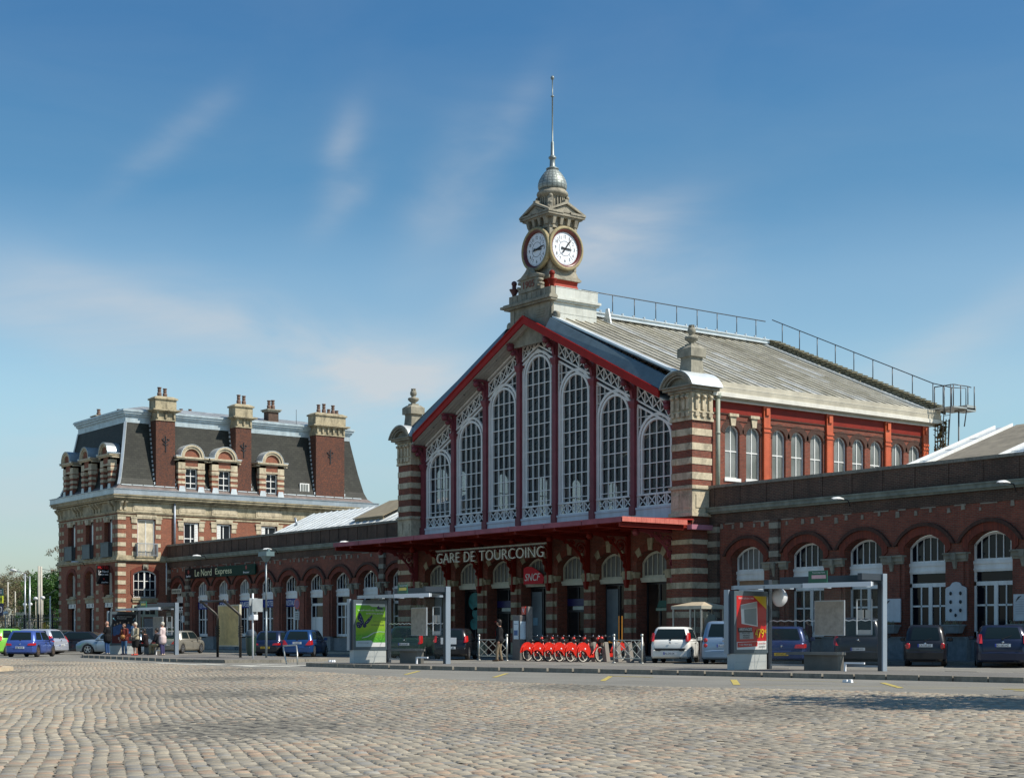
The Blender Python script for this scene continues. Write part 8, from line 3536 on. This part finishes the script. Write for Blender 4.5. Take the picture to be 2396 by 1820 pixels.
mb.build('plate', pm('plate_grey', (.45, .46, .44), .5), t)
mb = MB()
for k in range(3):
    mb.box(-13.48, -13.12, 43.255, 43.26, 2.1 + k * .12, 2.14 + k * .12)
mb.build('plate_text', M['iron'], t)
for (x, y, s, lb) in ((7.0, 33.6, 1, 'crumpled white paper cup on the road behind the steel hoop'), (9.0, 34.5, 1.8, 'crushed white and blue packet on the road right of the hoop'), (39.5, 28.6, .8, 'scrap of white paper beside the right kerb')):
    t = thing('litter', lb, 'litter', (x, y, 0))
    mb = MB()
    for k in range(5):
        a = Vector((x + random.uniform(-.08, .08) * s * 2, y + random.uniform(-.05, .05) * s, .04 * s))
        mb.frust(a.x, a.y, .06 * s, .05 * s, 0, .04 * s, .04 * s, .07 * s + .02 * random.random())
    mb.build('paper', TXW, t)
# ================================================================ far left: fence, poles, lamps, trees
t = thing('iron_fence', 'tall black iron railing fence left of the corner building', 'fence', (-66, 46.6, 0))
mb = MB()
for z in (.35, 2.28, 2.55):
    mb.box(-76, -57.95, 46.58, 46.63, z, z + .06)
x = -76
while x < -58:
    mb.box(x - .015, x + .015, 46.585, 46.615, .15, 2.72)
    mb.frust(x, 46.6, .035, .03, 2.72, .003, .003, 2.86)
    x += .42
mb.build('railing', M['iron'], t)
x = -75.6
while x < -58:
    mb = MB()
    mb.box(x - .06, x + .06, 46.54, 46.66, 0, 2.9)
    mb.build('fence_post', M['iron'], t)
    x += 3.2
mb = MB()
mb.box(-76, -57.9, 46.5, 46.7, -.02, .16)
mb.build('footing', M['plinth'], t)


def leaves(name, mats, par, blobs, n, size, seed=1, thin=1.0):
    rng = np.random.default_rng(seed)
    V = []
    F = []
    MI = []
    vol = np.array([b[3] * b[4] * b[5] for b in blobs]) ** .8
    vol = vol / vol.sum()
    for bi, (cx_, cy_, cz_, rx, ry, rz_) in enumerate(blobs):
        k = int(n * vol[bi])
        # sub-clumps
        nc = max(6, k // 60)
        d = rng.normal(size=(nc, 3))
        d /= np.linalg.norm(d, axis=1)[:, None]
        cr = rng.uniform(.45, 1.0, (nc, 1)) ** .6
        cc = d * cr * np.array([rx, ry, rz_]) + np.array([cx_, cy_, cz_])
        ids = rng.integers(0, nc, k)
        s = min(rx, ry, rz_) * .30
        p = cc[ids] + rng.normal(size=(k, 3)) * s * .55 * np.array([1, 1, .7])
        a = rng.normal(size=(k, 3))
        a /= np.linalg.norm(a, axis=1)[:, None]
        b = np.cross(a, rng.normal(size=(k, 3)))
        b /= np.linalg.norm(b, axis=1)[:, None]
        sz = size * rng.uniform(.6, 1.4, (k, 1))
        q = np.stack([p - a * sz, p - b * sz * .55 * thin, p + a * sz, p + b * sz * .55 * thin], 1)
        base = len(V)
        V.extend(map(tuple, q.reshape(-1, 3)))
        cm = rng.integers(0, len(mats), nc)
        for i in range(k):
            F.append((base + 4 * i, base + 4 * i + 1, base + 4 * i + 2, base + 4 * i + 3))
            MI.append(int(cm[ids[i]]))
    off = world_off(par)
    me = bpy.data.meshes.new(name)
    me.from_pydata([(a - off.x, b - off.y, c - off.z) for a, b, c in V], [], F)
    for m_ in mats:
        me.materials.append(m_)
    me.polygons.foreach_set('material_index', MI)
    me.update()
    o = bpy.data.objects.new(name, me)
    COL.objects.link(o)
    o.parent = par
    return o


def leafmat(n, c):
    m, nt, b = newmat(n)
    pos = geo_pos(nt)
    o = ramp2(nt, noise(nt, 1.1, 3, .6, pos), [(.3, tuple(x * .6 for x in c)), (.7, tuple(x * 1.3 for x in c))])
    nt.links.new(o, b.inputs['Base Color'])
    b.inputs['Roughness'].default_value = .6
    out = nt.nodes['Material Output']
    tl = nd(nt, 'ShaderNodeBsdfTranslucent')
    nt.links.new(o, tl.inputs[0])
    mx = nd(nt, 'ShaderNodeMixShader')
    mx.inputs[0].default_value = .3
    nt.links.new(b.outputs[0], mx.inputs[1])
    nt.links.new(tl.outputs[0], mx.inputs[2])
    nt.links.new(mx.outputs[0], out.inputs['Surface'])
    return m


G1, G2, G3 = leafmat('leaf_mid', (.07, .16, .025)), leafmat('leaf_dark', (.03, .09, .02)), leafmat('leaf_olive', (.11, .13, .03))
BUD, BUD2 = leafmat('bud_tan', (.22, .17, .10)), leafmat('bud_olive', (.16, .16, .07))
BARK = stone('bark', (.10, .085, .065), (.03, .025, .02), .5)


def pxyz(px, t):
    u = (px - 1198) / 3662
    c_, s_ = .7986, .6018
    return CX + t * (-c_ + s_ * u), t * (s_ + c_ * u)


def limbs(mb, base, h, r, n, spread, seed, depth=3):
    rng = random.Random(seed)

    def grow(p, d, ln, rad, lev):
        q = p + d * ln
        mid = p.lerp(q, .5) + Vector((rng.gauss(0, 1), rng.gauss(0, 1), 0)) * ln * .06
        mb.tube([p, mid, q], [rad, rad * .8, rad * .6], 6 if lev > 1 else 4, cap=False)
        if lev == 0:
            return
        for k in range(n):
            a = rng.uniform(0, 2 * PI)
            e = Vector((math.cos(a) * spread, math.sin(a) * spread, rng.uniform(.35, 1.0)))
            grow(p.lerp(q, rng.uniform(.5, 1)), (d * .5 + e).normalized(), ln * rng.uniform(.5, .75), rad * .5, lev - 1)
    grow(Vector(base), Vector((0, 0, 1)), h, r, depth)


def tree(label, px, t, h, r, mats, n, size, seed, bare=False, kind='tree', nm='leafy_tree'):
    x, y = pxyz(px, t)
    tr = thing(nm, label, kind, (x, y, 0))
    mb = MB()
    limbs(mb, (x, y, 0), h * .38, .16 * h / 8, 4 if not bare else 5, .75 if not bare else .5, seed, 3 if not bare else 4)
    mb.build('trunk', BARK, tr)
    rng = random.Random(seed)
    bl = []
    for k in range(9 if not bare else 6):
        a = rng.uniform(0, 2 * PI)
        d = rng.uniform(.1, .62) * r
        zz = h * rng.uniform(.42, .8)
        rr = r * rng.uniform(.38, .6)
        bl.append((x + math.cos(a) * d, y + math.sin(a) * d, zz, rr, rr, rr * .9))
    bl.append((x, y, h - r * .42, r * .45, r * .45, r * .42))
    leaves('crown', mats, tr, bl, n, size, seed, .8)
    return tr


tree('dark green tree hard against the left side of the corner building', 140, 165, 8.6, 3.6, [G1, G1, G2], 13000, .13, 3)
tree('broad bright green tree behind the tall twin poles', 118, 175, 7.0, 3.4, [G1, G3, G2], 11000, .13, 5)
tree('olive green bushy tree between the lamp posts', 86, 180, 5.6, 2.6, [G3, G1, G3], 8000, .12, 8)
tree('bare tree reaching above the green one at the corner building', 133, 190, 12.2, 3.0, [BUD, BUD2], 2200, .10, 11, True, nm='bare_tree')
tree('bare budding tree at the left border of the photo', 8, 185, 8.6, 4.0, [BUD, BUD2], 6500, .10, 13, True, nm='bare_tree')
tree('bare budding tree behind the thin white masts', 33, 190, 9.6, 3.6, [BUD, BUD2, BUD], 6500, .10, 17, True, nm='bare_tree')
tree('bare budding tree behind the street lamp with the long arm', 56, 195, 9.2, 3.2, [BUD, BUD2], 6000, .10, 19, True, nm='bare_tree')
tree('grey-green budding tree just left of the twin poles', 75, 200, 7.6, 2.8, [BUD2, G3, BUD], 5000, .10, 23, True, nm='bare_tree')
tree('pale budding tree filling the gap beyond the left border', -22, 180, 9.0, 4.0, [BUD, BUD2], 5000, .11, 29, True, nm='bare_tree')
hd_ = thing('hedge', 'low green hedge along the bottom of the iron railing fence', 'hedge', (-70, 50, 0))
leaves('foliage', [G1, G3, G2], hd_, [(-59 - 2.2 * k, 50 + .3 * math.sin(k), .95, 1.5, .9, .95) for k in range(12)], 14000, .10, 31)
x, y = pxyz(52, 178)
t = thing('white_hut', 'small pale house front showing between the trees beyond the fence', 'building', (x, y, 0))
mb = MB()
mb.box(x - 1.6, x + 1.2, y, y + 3, 0, 3.3)
mb.build('wall', pm('hut_white', (.62, .58, .50), .7, var=.15), t)
mb = MB()
mb.box(x - 1.8, x + 1.4, y - .2, y + 3.2, 3.3, 3.8)
mb.build('roof', pm('hut_roof', (.40, .40, .32), .6), t)
mb = MB()
mb.box(x - .9, x - .4, y - .03, y, 1.0, 2.6)
mb.box(x + .2, x + .7, y - .03, y, 1.0, 2.6)
mb.build('window', M['winglass'], t)
MAST = pm('mast_concrete', (.42, .40, .34), .6, var=.15)


def mast(label, px, tt, top, r, arm=None, nm='mast', cat='mast'):
    x, y = pxyz(px, tt)
    z = 1.1 + (1487 - top) / 3662 * tt
    t = thing(nm, label, cat, (x, y, 0))
    mb = MB()
    mb.smooth = True
    mb.tube([(x, y, 0), (x, y, z)], [r, r * .7], 8)
    mb.build('pole', MAST if arm is None else M['ltmetal'], t)
    return t, x, y, z


mast('left one of the tall twin railway masts', 89.5, 142, 1324, .13)
t, x, y, z = mast('right one of the tall twin railway masts', 95, 143, 1325, .16)
mb = MB()
mb.smooth = True
for zz, dx in ((4.6, -2.2), (4.5, 2.0)):
    mb.tube([(x, y, zz), (x + dx * .6, y + dx * .8 * .6, zz + (.8 if dx > 0 else -.5))], .03, 5)
mb.tube([(x, y, z - .2), (x + 4, y + 6, z - 1.6)], .02, 5)
mb.build('bracket_arm', M['steel'], t)
mast('thin white mast at the far left behind the fence', 17.5, 165, 1361, .11)
mast('second thin mast from the left behind the fence', 34.5, 180, 1383, .10)
mast('short grey mast behind the white house front', 41.5, 195, 1392, .10)
t, x, y, z = mast('street lamp with long arm and pale head pointing left', 57.5, 135, 1342, .09, 1, 'street_lamp', 'street lamp')
mb = MB()
mb.smooth = True
mb.tube([(x, y, z - .05), (x - .45, y - .6, z + .25)], .035, 6)
mb.build('arm', M['ltmetal'], t)
mb = MB()
mb.smooth = True
mb.tube([(x - .42, y - .56, z + .24), (x - .6, y - .8, z + .32), (x - .78, y - 1.05, z + .34)], [.05, .12, .06], 8)
mb.build('lamp_head', WHITE_L, t)
t, x, y, z = mast('grey lamp post with a short level arm, right of the long-armed lamp', 68.5, 137, 1349, .10, 1, 'street_lamp', 'street lamp')
mb = MB()
mb.box(x - .55, x, y - .3, y - .2, z - .1, z)
mb.build('arm', M['steel'], t)


def globe(label, px, py, tt, group='platform lamps beyond the fence'):
    x, y = pxyz(px, tt)
    z = 1.1 + (1487 - py) / 3662 * tt
    t = thing('platform_lamp', label, 'lamp', (x, y, 0), 0, group)
    mb = MB()
    mb.smooth = True
    mb.tube([(x, y, 0), (x, y, z)], .04, 6)
    mb.build('post', MAST, t)
    mb = MB()
    mb.ball((x, y, z), .2, 12, .8)
    mb.build('globe', WHITE_L, t)


globe('white platform lamp left of the twin masts', 82.5, 1400, 140)
globe('white platform lamp right of the twin masts', 99, 1398, 140)
globe('white platform lamp left of the grey lamp post', 57, 1414, 150)
globe('white platform lamp right of the grey lamp post', 70, 1413, 150)
globe('white platform lamp beside the yellow and black sign', 12, 1434, 130)
t = thing('orange_post', 'short orange and yellow marker post in front of the railing fence', 'post', (-59.6, 45.9, 0))
mb = MB()
mb.box(-59.75, -59.6, 45.8, 46.0, 0, 2.15)
mb.build('orange_side', pm('post_orange', (.45, .16, .04), .6), t)
mb = MB()
mb.box(-59.6, -59.42, 45.8, 46.0, 0, 2.1)
mb.build('yellow_side', pm('post_yellow', (.50, .34, .05), .6), t)
# totem cut by the left border
x, y = pxyz(-2, 70)
t = thing('sign_totem', 'black and yellow sign column cut off by the left border', 'sign', (x, y, 0))
mb = MB()
mb.box(x - .35, x - .25, y - .35, y - .25, 0, 2.1)
mb.build('post', M['iron'], t)
Mt = FR(x, y, 0, R(37))
for z0, z1, c, s in ((2.9, 3.22, pm('totem_teal', (.02, .07, .08), .4, var=0), 'E'), (2.56, 2.89, pm('totem_yellow', (.55, .60, .05), .4, var=0), '20'), (2.0, 2.55, pm('totem_navy', (.012, .02, .05), .4, var=0), 'O')):
    mb = MB(Mt)
    mb.box(-.6, .19, -.06, 0, z0, z1)
    pn = mb.build('panel', c, t)
    lettering(s, .12, (z1 - z0) * .5, Mt @ Matrix.Translation((.04, -.06, z0 + (z1 - z0) * .25)), M['iron'] if s == '20' else TXW, pn, .01)
tree('tree standing on the square beyond the right border of the photo', 2396 + 900, 24, 9.5, 4.2, [G1, G2, G3], 9000, .14, 41)
